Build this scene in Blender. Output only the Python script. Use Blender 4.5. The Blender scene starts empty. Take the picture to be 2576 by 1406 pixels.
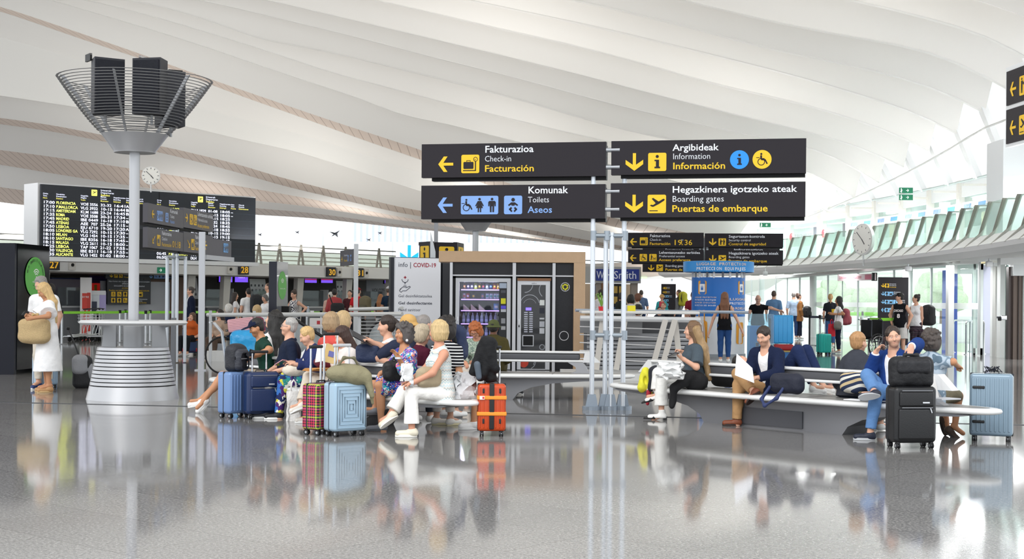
import bpy, math, random
import numpy as np
from mathutils import Vector, Matrix
# ---------------------------------------------------------------- camera, sky, exposure
FPX, CAMH, HOR, ROLL = 3600.0, 1.4, 755.0, 0.008
scene = bpy.context.scene
COL = scene.collection
cam = bpy.data.cameras.new('camera'); cam_ob = bpy.data.objects.new('camera', cam); COL.objects.link(cam_ob)
cam.sensor_fit = 'HORIZONTAL'; cam.sensor_width = 36.0; cam.lens = 36.0*FPX/2576.0
cam.shift_y = (HOR-703.0)/2576.0; cam.clip_start = 0.1; cam.clip_end = 400
_c, _s = math.cos(ROLL), math.sin(ROLL)
cam_ob.matrix_world = Matrix(((_c,-_s,0,0),(0,0,-1,0),(_s,_c,0,CAMH),(0,0,0,1)))
scene.camera = cam_ob
world = bpy.data.worlds.new('World'); scene.world = world; world.use_nodes = True
_bg = world.node_tree.nodes['Background']; _bg.inputs[0].default_value = (0.93,0.965,1.0,1); _bg.inputs[1].default_value = 1.25
vs = scene.view_settings
vs.view_transform = 'Standard'; vs.look = 'None'; vs.gamma = 1.0; vs.use_curve_mapping = False; vs.exposure = 0.62; UPL = 74
scene.cycles.max_bounces = 7; scene.cycles.diffuse_bounces = 4; scene.cycles.glossy_bounces = 4
scene.cycles.transmission_bounces = 6; scene.cycles.transparent_max_bounces = 12
scene.cycles.caustics_reflective = False; scene.cycles.caustics_refractive = False
scene.cycles.use_adaptive_sampling = True; scene.cycles.adaptive_threshold = 0.02
scene.cycles.use_denoising = True
_sun = bpy.data.lights.new('sun','SUN'); _sun.energy = 0.8; _sun.angle = 0.6; _sun.color = (1,0.97,0.93)
_sun_ob = bpy.data.objects.new('sun', _sun); COL.objects.link(_sun_ob)
_sun_ob.rotation_euler = (math.radians(48), 0, math.radians(-28))
random.seed(7); np.random.seed(7)
# ---------------------------------------------------------------- pixel -> place
def ray(px, py):
    u, w = px-1288.0, HOR-py
    return (u-ROLL*w)/FPX, (w+ROLL*u)/FPX
def P(px, py, D):
    a, b = ray(px, py); return Vector((a*D, D, CAMH+b*D))
def S(px, py, z=0.0):
    a, b = ray(px, py); D = (z-CAMH)/b; return Vector((a*D, D, z))
def PX(px, py, X):
    a, b = ray(px, py); D = X/a; return Vector((X, D, CAMH+b*D))
def V(*a): return Vector(a)
# ---------------------------------------------------------------- materials
def lin(h):
    if isinstance(h, (tuple, list)): return (h[0],h[1],h[2],1)
    h = h.lstrip('#'); r = []
    if len(h) == 3: h = ''.join(c*2 for c in h)
    for i in (0,2,4):
        c = int(h[i:i+2],16)/255; r.append(c/12.92 if c <= 0.04045 else ((c+0.055)/1.055)**2.4)
    return (*r,1)
_MC = {}
def mat(col, rough=0.5, metal=0.0, emit=0.0, alpha=1.0, bump=0.0, bscale=20.0, var=0.0, vscale=8.0, spec=0.5, coat=0.0):
    key = (str(col),rough,metal,emit,alpha,bump,bscale,var,vscale,spec,coat)
    if key in _MC: return _MC[key]
    m = bpy.data.materials.new('surface'); m.use_nodes = True; nt = m.node_tree; b = nt.nodes['Principled BSDF']
    c = lin(col); b.inputs['Base Color'].default_value = c; b.inputs['Roughness'].default_value = rough
    b.inputs['Metallic'].default_value = metal; b.inputs['Specular IOR Level'].default_value = spec
    b.inputs['Coat Weight'].default_value = coat
    if emit: b.inputs['Emission Color'].default_value = c; b.inputs['Emission Strength'].default_value = emit
    if alpha < 1: b.inputs['Alpha'].default_value = alpha
    if bump or var:
        tc = nt.nodes.new('ShaderNodeTexCoord'); n = nt.nodes.new('ShaderNodeTexNoise'); n.inputs['Detail'].default_value = 4
        nt.links.new(tc.outputs['Object'], n.inputs['Vector'])
        if bump:
            n.inputs['Scale'].default_value = bscale
            bp = nt.nodes.new('ShaderNodeBump'); bp.inputs['Strength'].default_value = bump; bp.inputs['Distance'].default_value = 0.02
            nt.links.new(n.outputs[0], bp.inputs['Height']); nt.links.new(bp.outputs[0], b.inputs['Normal'])
        if var:
            n2 = nt.nodes.new('ShaderNodeTexNoise'); n2.inputs['Scale'].default_value = vscale; n2.inputs['Detail'].default_value = 5
            nt.links.new(tc.outputs['Object'], n2.inputs['Vector'])
            mx = nt.nodes.new('ShaderNodeMix'); mx.data_type = 'RGBA'
            mx.inputs['A'].default_value = tuple(max(0,v*(1-var)) for v in c[:3])+(1,)
            mx.inputs['B'].default_value = tuple(min(1,v*(1+var)) for v in c[:3])+(1,)
            nt.links.new(n2.outputs[0], mx.inputs['Factor']); nt.links.new(mx.outputs['Result'], b.inputs['Base Color'])
    _MC[key] = m; return m
def cloth(col, var=0.15, bump=0.9, bscale=11.0): return mat(col, 0.85, 0, bump=bump, bscale=bscale, var=var, vscale=10, spec=0.2)
def glass(tint='#dfeee9', a=0.25, rough=0.02, ior=1.5):
    key = ('glass',tint,a,rough,ior)
    if key in _MC: return _MC[key]
    m = bpy.data.materials.new('glass'); m.use_nodes = True; nt = m.node_tree; nt.nodes.clear()
    o = nt.nodes.new('ShaderNodeOutputMaterial'); t = nt.nodes.new('ShaderNodeBsdfTransparent'); t.inputs[0].default_value = lin(tint)
    g = nt.nodes.new('ShaderNodeBsdfGlossy'); g.inputs['Roughness'].default_value = rough
    d = nt.nodes.new('ShaderNodeBsdfDiffuse'); d.inputs[0].default_value = lin(tint)
    lw = nt.nodes.new('ShaderNodeLayerWeight'); lw.inputs[0].default_value = 0.5
    pw = nt.nodes.new('ShaderNodeMath'); pw.operation = 'POWER'; pw.inputs[1].default_value = 5.0; nt.links.new(lw.outputs['Facing'], pw.inputs[0])
    fr = nt.nodes.new('ShaderNodeMath'); fr.operation = 'MULTIPLY_ADD'; fr.inputs[1].default_value = min(0.9,(ior-1)*1.8); fr.inputs[2].default_value = (ior-1)*0.07; nt.links.new(pw.outputs[0], fr.inputs[0])
    m1 = nt.nodes.new('ShaderNodeMixShader'); m1.inputs[0].default_value = a
    nt.links.new(t.outputs[0], m1.inputs[1]); nt.links.new(d.outputs[0], m1.inputs[2])
    m2 = nt.nodes.new('ShaderNodeMixShader'); nt.links.new(fr.outputs[0], m2.inputs[0])
    nt.links.new(m1.outputs[0], m2.inputs[1]); nt.links.new(g.outputs[0], m2.inputs[2]); nt.links.new(m2.outputs[0], o.inputs[0])
    _MC[key] = m; return m
def pattern(kind, cols, scale=10.0, rough=0.8, bump=0.25, rot=(0,0,0)):
    """Cloth and print patterns that stay on their thing: stripes, zigzag, patches, plaid, diamonds."""
    key = (kind,str(cols),scale,rough,bump,rot)
    if key in _MC: return _MC[key]
    m = bpy.data.materials.new('pattern'); m.use_nodes = True; nt = m.node_tree; L = nt.links.new; b = nt.nodes['Principled BSDF']
    b.inputs['Roughness'].default_value = rough; b.inputs['Specular IOR Level'].default_value = 0.25
    tc = nt.nodes.new('ShaderNodeTexCoord'); mp = nt.nodes.new('ShaderNodeMapping'); mp.inputs['Rotation'].default_value = rot
    L(tc.outputs['Object'], mp.inputs['Vector'])
    ramp = nt.nodes.new('ShaderNodeValToRGB'); ramp.color_ramp.interpolation = 'CONSTANT'
    cr = ramp.color_ramp; cr.elements[0].color = lin(cols[0]); cr.elements[1].color = lin(cols[-1]); cr.elements[1].position = (len(cols)-1)/len(cols)
    for i in range(1, len(cols)-1): cr.elements.new(i/len(cols)).color = lin(cols[i])
    def math_(op, a, bv=None):
        n = nt.nodes.new('ShaderNodeMath'); n.operation = op
        for k, v in ((0,a),(1,bv)):
            if v is None: continue
            if isinstance(v, (int,float)): n.inputs[k].default_value = v
            else: L(v, n.inputs[k])
        return n.outputs[0]
    sp = nt.nodes.new('ShaderNodeSeparateXYZ'); L(mp.outputs[0], sp.inputs[0])
    if kind in ('stripes','zigzag'):
        v = math_('MULTIPLY', sp.outputs[2], scale)
        if kind == 'zigzag':
            q = math_('PINGPONG', math_('ADD', sp.outputs[0], sp.outputs[1]), 0.02); v = math_('ADD', v, math_('MULTIPLY', q, scale))
        L(math_('FRACT', v), ramp.inputs[0]); out = ramp.outputs[0]
    elif kind in ('patches','camo'):
        if kind == 'patches':
            n = nt.nodes.new('ShaderNodeTexVoronoi'); n.inputs['Scale'].default_value = scale
            nz = nt.nodes.new('ShaderNodeTexNoise'); nz.inputs['Scale'].default_value = scale*0.9; L(mp.outputs[0], nz.inputs['Vector'])
            va = nt.nodes.new('ShaderNodeVectorMath'); va.operation = 'MULTIPLY_ADD'; va.inputs[1].default_value = (0.16,)*3
            L(nz.outputs['Color'], va.inputs[0]); L(mp.outputs[0], va.inputs[2]); L(va.outputs[0], n.inputs['Vector'])
            s2 = nt.nodes.new('ShaderNodeSeparateColor'); L(n.outputs['Color'], s2.inputs[0]); L(s2.outputs[0], ramp.inputs[0])
        else:
            n = nt.nodes.new('ShaderNodeTexNoise'); n.inputs['Scale'].default_value = scale; L(mp.outputs[0], n.inputs['Vector'])
            L(math_('MULTIPLY_ADD', n.outputs[0], 2.2) if False else math_('SUBTRACT', math_('MULTIPLY', n.outputs[0], 2.4), 0.7), ramp.inputs[0])
        out = ramp.outputs[0]
    elif kind == 'diamonds':
        a = math_('PINGPONG', math_('MULTIPLY', math_('ADD', sp.outputs[0], sp.outputs[1]), scale), 0.5)
        c = math_('PINGPONG', math_('MULTIPLY', sp.outputs[2], scale*0.6), 0.5)
        L(math_('ADD', a, c), ramp.inputs[0]); out = ramp.outputs[0]
    else:  # plaid
        r2 = nt.nodes.new('ShaderNodeValToRGB'); r2.color_ramp.interpolation = 'CONSTANT'; c2 = r2.color_ramp
        c2.elements[0].color = lin(cols[0]); c2.elements[1].color = lin(cols[-1]); c2.elements[1].position = (len(cols)-1)/len(cols)
        for i in range(1, len(cols)-1): c2.elements.new(i/len(cols)).color = lin(cols[i])
        L(math_('FRACT', math_('MULTIPLY', math_('ADD', sp.outputs[0], sp.outputs[1]), scale)), ramp.inputs[0])
        L(math_('FRACT', math_('MULTIPLY', sp.outputs[2], scale)), r2.inputs[0])
        mx = nt.nodes.new('ShaderNodeMix'); mx.data_type = 'RGBA'; mx.inputs['Factor'].default_value = 0.5
        L(ramp.outputs[0], mx.inputs['A']); L(r2.outputs[0], mx.inputs['B']); out = mx.outputs['Result']
    L(out, b.inputs['Base Color'])
    if bump:
        n = nt.nodes.new('ShaderNodeTexNoise'); n.inputs['Scale'].default_value = 14; L(tc.outputs['Object'], n.inputs['Vector'])
        bp = nt.nodes.new('ShaderNodeBump'); bp.inputs['Strength'].default_value = bump; bp.inputs['Distance'].default_value = 0.02
        L(n.outputs[0], bp.inputs['Height']); L(bp.outputs[0], b.inputs['Normal'])
    _MC[key] = m; return m
WHITE = mat('#f1f1ef', 0.45); STEEL = mat('#b9bcc0', 0.32, 0.75); ALU = mat('#d3d6d9', 0.35, 0.35); DARK = mat('#15171c', 0.45)
BLACK = mat('#0b0b0d', 0.5, spec=.3); CHROME = mat('#d8d8da', 0.18, 1.0); RUBBER = mat('#141415', 0.7); GREY = mat('#8b8d92', 0.45, 0.3)
SIGNG = mat('#231f25', 0.5, spec=.25); YEL = mat('#f3c515', 0.5); SKYB = mat('#7ea6e2', 0.5); LETW = mat('#e9edf6', 0.5)
# ---------------------------------------------------------------- objects
RM = {}
def tag(o, label=None, cat=None, group=None, kind=None):
    if label: o['label'] = label
    if cat: o['category'] = cat
    if group: o['group'] = group
    if kind: o['kind'] = kind
    return o
def thing(name, label, cat, loc=(0,0,0), rz=0.0, group=None):
    o = bpy.data.objects.new(name, None); COL.objects.link(o); o.empty_display_size = 0.1
    o.location = loc; o.rotation_euler = (0,0,rz)
    RM[o.name] = Matrix.Translation(Vector(loc)) @ Matrix.Rotation(rz,4,'Z')
    return tag(o, label, cat, group)
def struct(name, parent=None):
    o = bpy.data.objects.new(name, None); COL.objects.link(o); RM[o.name] = Matrix.Identity(4)
    if parent: o.parent = parent
    else: o['kind'] = 'structure'
    return o
def link(name, me, parent=None, label=None):
    o = bpy.data.objects.new(name, me); COL.objects.link(o)
    if parent is not None: o.parent = parent; RM[o.name] = RM[parent.name]
    else: RM[o.name] = Matrix.Identity(4)
    if label: o['label'] = label
    return o
def copy_tree(o, parent=None):
    c = o.copy(); COL.objects.link(c); RM[c.name] = RM[o.name]
    if parent is not None: c.parent = parent
    for ch in list(o.children): copy_tree(ch, c)
    return c
def frame(d, up=(0,0,1)):
    """matrix whose z column is direction d"""
    z = Vector(d).normalized(); u = Vector(up)
    if abs(z.dot(u)) > 0.98: u = Vector((0,1,0))
    x = u.cross(z).normalized(); y = z.cross(x); return Matrix((x,y,z)).transposed()
class MB:
    def __init__(s): s.v = []; s.f = []; s.m = []
    def add(s, vs_, fs, mi=0):
        n = len(s.v); s.v += [tuple(p) for p in vs_]; s.f += [tuple(i+n for i in f) for f in fs]; s.m += [mi]*len(fs); return s
    def box(s, c, size, R=None, mi=0):
        c = Vector(c); a,b,d = size[0]/2,size[1]/2,size[2]/2
        vs_ = [Vector((x,y,z)) for z in (-d,d) for y in (-b,b) for x in (-a,a)]
        if R is not None: vs_ = [R @ p for p in vs_]
        return s.add([p+c for p in vs_], [(0,2,3,1),(4,5,7,6),(0,1,5,4),(2,6,7,3),(0,4,6,2),(1,3,7,5)], mi)
    def rbox(s, c, size, r=0.03, R=None, mi=0, n=3):
        """box with rounded edges, as a sphere-swept grid"""
        c = Vector(c); h = Vector(size)/2; r = min(r, *[x*0.999 for x in h]); core = [h[i]-r for i in range(3)]
        m = 2*n+2; idx = {}; vs_ = []; fs = []
        def coord(i): # 0..m-1 -> angle on -1..1
            if i <= n: return -1, math.tan((i/n-1)*math.pi/4)
            return 1, math.tan(((i-n-1)/n)*math.pi/4)
        for ax in range(3):
            for sg in (-1,1):
                g = []
                for i in range(m):
                    row = []
                    for j in range(m):
                        si, a = coord(i); sj, b = coord(j)
                        d = [0,0,0]; d[ax] = sg; d[(ax+1)%3] = a; d[(ax+2)%3] = b
                        p = [0,0,0]; p[ax] = sg*core[ax]; p[(ax+1)%3] = si*core[(ax+1)%3]; p[(ax+2)%3] = sj*core[(ax+2)%3]
                        q = Vector(p)+Vector(d).normalized()*r
                        k = tuple(round(t,5) for t in q)
                        if k not in idx: idx[k] = len(vs_); vs_.append(q)
                        row.append(idx[k])
                    g.append(row)
                for i in range(m-1):
                    for j in range(m-1):
                        q = (g[i][j],g[i+1][j],g[i+1][j+1],g[i][j+1])
                        if len(set(q)) == 4: fs.append(q if sg > 0 else q[::-1])
        if R is not None: vs_ = [R @ p for p in vs_]
        return s.add([p+c for p in vs_], fs, mi)
    def cyl(s, p0, p1, r0, r1=None, n=14, cap=True, mi=0):
        p0, p1 = Vector(p0), Vector(p1); r1 = r0 if r1 is None else r1; M = frame(p1-p0)
        vs_ = []
        for p, r in ((p0,r0),(p1,r1)):
            for i in range(n):
                a = 2*math.pi*i/n; vs_.append(p + M @ Vector((r*math.cos(a), r*math.sin(a), 0)))
        fs = [(i,(i+1)%n,n+(i+1)%n,n+i) for i in range(n)]
        if cap: fs += [tuple(range(n))[::-1], tuple(range(n,2*n))]
        return s.add(vs_, fs, mi)
    def tube(s, pts, r, n=8, closed=False, mi=0, flat=1.0, up=(0,0,1)):
        pts = [Vector(p) for p in pts]; N = len(pts); vs_ = []
        for i, p in enumerate(pts):
            a = pts[(i-1)%N] if (closed or i > 0) else p; b = pts[(i+1)%N] if (closed or i < N-1) else p
            M = frame(b-a, up); rr = r[i] if isinstance(r, (list,tuple)) else r
            for k in range(n):
                t = 2*math.pi*k/n; vs_.append(p + M @ Vector((rr*math.cos(t), rr*flat*math.sin(t), 0)))
        fs = []
        for i in range(N if closed else N-1):
            j = (i+1)%N
            for k in range(n): fs.append((i*n+k, i*n+(k+1)%n, j*n+(k+1)%n, j*n+k))
        if not closed: fs += [tuple(range(n))[::-1], tuple(range((N-1)*n,N*n))]
        return s.add(vs_, fs, mi)
    def lathe(s, prof, c=(0,0,0), n=32, mi=0, sx=1.0, sy=1.0):
        c = Vector(c); vs_ = []; N = len(prof)
        for r, z in prof:
            for i in range(n):
                a = 2*math.pi*i/n; vs_.append(c+Vector((r*sx*math.cos(a), r*sy*math.sin(a), z)))
        fs = [(i*n+k, i*n+(k+1)%n, (i+1)*n+(k+1)%n, (i+1)*n+k) for i in range(N-1) for k in range(n)]
        if prof[0] == prof[-1]: return s.add(vs_, fs, mi)
        if prof[0][0] > 1e-6: fs.append(tuple(range(n))[::-1])
        if prof[-1][0] > 1e-6: fs.append(tuple(range((N-1)*n,N*n)))
        return s.add(vs_, fs, mi)
    def ball(s, c, rx, ry=None, rz=None, n=16, mi=0, R=None):
        ry = ry or rx; rz = rz or rx; c = Vector(c); m = n//2; vs_ = []
        for j in range(m+1):
            t = math.pi*j/m
            for i in range(n):
                a = 2*math.pi*i/n; p = Vector((rx*math.sin(t)*math.cos(a), ry*math.sin(t)*math.sin(a), -rz*math.cos(t)))
                vs_.append(c + (R @ p if R is not None else p))
        fs = [(j*n+i, j*n+(i+1)%n, (j+1)*n+(i+1)%n, (j+1)*n+i) for j in range(m) for i in range(n)]
        return s.add(vs_, fs, mi)
    def grid(s, rows, closed=False, mi=0):
        n = len(rows[0]); vs_ = [p for r in rows for p in r]; fs = []
        for i in range(len(rows)-1):
            for k in range(n if closed else n-1):
                fs.append((i*n+k, i*n+(k+1)%n, (i+1)*n+(k+1)%n, (i+1)*n+k))
        return s.add(vs_, fs, mi)
    def prism(s, poly, o, ex, ey, depth, mi=0):
        """2D outline poly in the plane (ex, ey) at o, thickened both ways along the normal"""
        o, ex, ey = Vector(o), Vector(ex), Vector(ey); nz = ex.cross(ey).normalized(); n = len(poly)
        a = [o+ex*p[0]+ey*p[1]+nz*depth/2 for p in poly]; b = [o+ex*p[0]+ey*p[1]-nz*depth/2 for p in poly]
        return s.add(a+b, [tuple(range(n)), tuple(range(n,2*n))[::-1]]+[(n+i,n+(i+1)%n,(i+1)%n,i) for i in range(n)], mi)
    def build(s, name, mats, parent=None, world=False, smooth=True, label=None, bevel=0.0, angle=35):
        me = bpy.data.meshes.new(name); v = s.v
        if world and parent is not None:
            I = RM[parent.name].inverted(); v = [tuple(I @ Vector(p)) for p in v]
        me.from_pydata(v, [], s.f)
        if not isinstance(mats, (list,tuple)): mats = [mats]
        for m in mats: me.materials.append(m)
        if len(mats) > 1: me.polygons.foreach_set('material_index', s.m)
        if smooth:
            me.polygons.foreach_set('use_smooth', [True]*len(me.polygons)); me.set_sharp_from_angle(angle=math.radians(angle))
        me.update()
        o = link(name, me, parent, label)
        if bevel:
            b = o.modifiers.new('bevel','BEVEL'); b.width = bevel; b.segments = 2; b.limit_method = 'ANGLE'
        return o
# ---------------------------------------------------------------- lettering and flat signs
FIT = []
def text(parent, s, o, ex, ey, x, y, h, w, m, bold=0.0, align='LEFT', lines=1.0, off=0.004, key=None):
    """writing on the plane (ex, ey) at o: left edge x, base line y, capital height h, fitted to width w (0: natural)"""
    cu = bpy.data.curves.new('line', 'FONT'); cu.body = s; cu.size = 1.0; cu.align_x = align; cu.fill_mode = 'FRONT'; pass
    cu.resolution_u = 2; cu.space_line = lines; cu.offset = bold; cu.materials.append(m)
    ob = bpy.data.objects.new('line', cu); COL.objects.link(ob); ex = Vector(ex).normalized(); ey = Vector(ey).normalized(); nz = ex.cross(ey)
    pos = Vector(o)+ex*x+ey*y+nz*off
    I = RM[parent.name].inverted() if parent is not None else Matrix.Identity(4)
    M = I @ Matrix(((ex.x,ey.x,nz.x,pos.x),(ex.y,ey.y,nz.y,pos.y),(ex.z,ey.z,nz.z,pos.z),(0,0,0,1)))
    FIT.append((ob, M, h, w, key, parent, m)); return ob
def fit_all():
    """fit each line to its measured width and turn it into plain mesh; letters that share a key become one line"""
    bpy.context.view_layer.update(); dg = bpy.context.evaluated_depsgraph_get(); lines = {}
    for ob, M, h, w, key, par, m in FIT:
        me = bpy.data.meshes.new_from_object(ob.evaluated_get(dg)); n = len(me.vertices)
        if not n: continue
        v = np.empty(n*3,np.float32); me.vertices.foreach_get('co', v); v = v.reshape(-1,3); wd = v[:,0].max()-v[:,0].min()
        sy = h/0.727; sx = sy if not w or wd < 1e-6 else w/wd
        me.transform(M @ Matrix.Diagonal((sx,sy,1,1))); nm = 'lettering'
        if key is None:
            me.materials.clear(); me.materials.append(m); link(nm, me, par)
        else:
            L_ = lines.setdefault(key, ([],[],par,m)); k = len(L_[0]); L_[0].extend(tuple(q.co) for q in me.vertices); L_[1].extend(tuple(i+k for i in p.vertices) for p in me.polygons)
    for vs_, fs, par, m in lines.values():
        me = bpy.data.meshes.new('lettering'); me.from_pydata(vs_, [], fs); me.materials.append(m); link('lettering', me, par)
    for f in FIT: bpy.data.objects.remove(f[0])
def rrect(cx, cy, w, h, r, n=5):
    pts = []
    for qx, qy, a0 in ((1,1,0),(-1,1,90),(-1,-1,180),(1,-1,270)):
        for i in range(n+1):
            a = math.radians(a0+90*i/n); pts.append((cx+qx*(w/2-r)+r*math.cos(a), cy+qy*(h/2-r)+r*math.sin(a)))
    return pts
def disc(cx, cy, r, n=28, ry=None): return [(cx+r*math.cos(2*math.pi*i/n), cy+(ry or r)*math.sin(2*math.pi*i/n)) for i in range(n)]
def bar(x0, y0, x1, y1, w):
    d = Vector((x1-x0,y1-y0)); n = Vector((-d.y,d.x)).normalized()*w/2
    return [(x0+n.x,y0+n.y),(x0-n.x,y0-n.y),(x1-n.x,y1-n.y),(x1+n.x,y1+n.y)]
def arc(cx, cy, r, a0, a1, w, n=18):
    o = [(cx+(r+w/2)*math.cos(math.radians(a0+(a1-a0)*i/n)), cy+(r+w/2)*math.sin(math.radians(a0+(a1-a0)*i/n))) for i in range(n+1)]
    i_ = [(cx+(r-w/2)*math.cos(math.radians(a0+(a1-a0)*i/n)), cy+(r-w/2)*math.sin(math.radians(a0+(a1-a0)*i/n))) for i in range(n+1)]
    return o+i_[::-1]
def decal(name, polys, m, parent, o, ex, ey, off=0.004, world=True, th=0.002):
    """flat cut-out shapes lying on a face; polys: outlines in metres on (ex, ey)"""
    if name in ('dash','ring_print','case_line') and len(polys) > 1: return [decal(name, [p], m, parent, o, ex, ey, off) for p in polys]
    b = MB(); ex = Vector(ex).normalized(); ey = Vector(ey).normalized(); nz = ex.cross(ey)
    for p in polys:
        b.prism(p, Vector(o)+nz*off, ex, ey, th)
    return b.build(name, m, parent, world=world, smooth=False)
def xf(polys, x, y, k): return [[(x+a*k, y+b*k) for a, b in p] for p in polys]
# pictograms in a unit square, y up
AR_L = [[(0,.5),(.37,1),(.62,1),(.34,.59),(1,.59),(1,.41),(.34,.41),(.62,0),(.37,0)]]
AR_D = [[(.5,0),(1,.37),(1,.62),(.59,.34),(.59,1),(.41,1),(.41,.34),(0,.62),(0,.37)]]
AR_R = [[(1-a,b) for a,b in AR_L[0]]]
AR_DL = [[(0,0),(.62,0),(.44,.16),(.16,.16),(.16,.2),(1,.88),(.88,1),(.2,.32),(.2,.3),(.16,.62),(0,.62)]]
AR_DR = [[(1-a,b) for a,b in AR_DL[0]]]
PIC = {
 'info': [disc(.5,.8,.085), [(.35,.62),(.6,.62),(.6,.24),(.66,.24),(.66,.15),(.35,.15),(.35,.24),(.43,.24),(.43,.54),(.35,.54)]],
 'case': [rrect(.4,.42,.56,.38,.05), bar(.3,.62,.3,.68,.03), bar(.5,.62,.5,.68,.03), bar(.29,.68,.51,.68,.03), bar(.1,.14,.82,.14,.05), bar(.79,.12,.79,.66,.06),
          arc(.79,.75,.11,0,360,.03), bar(.79,.75,.74,.7,.03)],
 'plane': [[(.12,.42),(.2,.46),(.3,.44),(.44,.54),(.22,.78),(.3,.83),(.6,.63),(.85,.78),(.93,.76),(.9,.68),(.62,.5),(.3,.34),(.22,.36)], bar(.1,.13,.55,.13,.045)],
 'wheel': [disc(.45,.86,.07,14), [(.38,.77),(.5,.77),(.5,.58),(.66,.58),(.66,.51),(.42,.5),(.38,.55)], bar(.44,.5,.72,.47,.1), bar(.7,.48,.84,.2,.09), arc(.45,.34,.22,100,390,.05), bar(.12,.62,.34,.62,.04)],
 'woman': [disc(.5,.9,.09,14), [(.38,.78),(.62,.78),(.8,.45),(.72,.42),(.62,.6),(.74,.3),(.62,.3),(.62,.02),(.53,.02),(.53,.3),(.47,.3),(.47,.02),(.38,.02),(.38,.3),(.26,.3),(.38,.6),(.28,.42),(.2,.45)]],
 'man': [disc(.5,.9,.09,14), [(.32,.78),(.68,.78),(.76,.7),(.76,.42),(.68,.42),(.66,.68),(.64,.02),(.53,.02),(.53,.42),(.47,.42),(.47,.02),(.36,.02),(.34,.68),(.32,.42),(.24,.42),(.24,.7)]],
 'baby': [disc(.5,.78,.1,16), [(.4,.64),(.6,.64),(.78,.5),(.73,.44),(.6,.52),(.58,.46),(.42,.46),(.4,.52),(.27,.44),(.22,.5)], bar(.42,.36,.3,.24,.1), bar(.31,.28,.44,.14,.09), bar(.58,.36,.7,.24,.1), bar(.69,.28,.56,.14,.09)],
 'guard': [disc(.3,.84,.07,12), [(.2,.75),(.4,.75),(.5,.62),(.58,.72),(.6,.64),(.5,.5),(.4,.6),(.38,.12),(.31,.12),(.3,.4),(.27,.12),(.2,.12)], disc(.72,.84,.07,12), [(.62,.75),(.8,.75),(.88,.5),(.8,.46),(.8,.12),(.73,.12),(.71,.4),(.69,.12),(.62,.12),(.64,.5)]],
 'pram': [disc(.3,.84,.07,12), [(.22,.74),(.36,.74),(.5,.56),(.46,.5),(.36,.6),(.38,.14),(.31,.14),(.29,.4),(.2,.14),(.14,.16),(.23,.45)], [(.5,.5),(.56,.34),(.86,.34),(.88,.56),(.76,.44),(.6,.44),(.54,.52)], disc(.62,.2,.06,12), disc(.82,.2,.06,12)],
}
class Sign:
    """a flat sign face: o is its lower left corner, ex along, ey up (seen from the camera); w, h in metres"""
    def __init__(s, parent, o, ex, ey, w, h): s.p, s.o, s.ex, s.ey, s.w, s.h = parent, Vector(o), Vector(ex).normalized(), Vector(ey).normalized(), w, h
    def shape(s, polys, m, name='symbol', off=0.004): return decal(name, polys, m, s.p, s.o, s.ex, s.ey, off)
    def arrow(s, which, x, y, k, m): return s.shape(xf(which, x*s.w, y*s.h, k*s.h), m, 'arrow')
    def icon(s, names, x, y, k, bg, fg, round_=False, wide=1.0):
        """tile of height k (share of h) at x, y with pictograms cut in the dark colour"""
        H = k*s.h; X, Y = x*s.w, y*s.h; W = H*wide
        s.shape([disc(X+W/2,Y+H/2,H/2) if round_ else rrect(X+W/2,Y+H/2,W,H,H*0.09)], bg, 'pictogram_tile')
        for i, nm in enumerate(names if isinstance(names, (list,tuple)) else [names]):
            n = len(names) if isinstance(names, (list,tuple)) else 1
            kk = H*(0.8 if n > 1 or round_ else 1.0); cx = X+W*(i+0.5)/n-kk/2
            s.shape(xf(PIC[nm], cx, Y+H/2-kk/2, kk), fg, 'pictogram', off=0.0065)
    def txt(s, t, x, y, h, w, m, bold=0.0, **k): return text(s.p, t, s.o, s.ex, s.ey, x*s.w, y*s.h, h*s.h, w*s.w, m, bold, **k)
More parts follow.
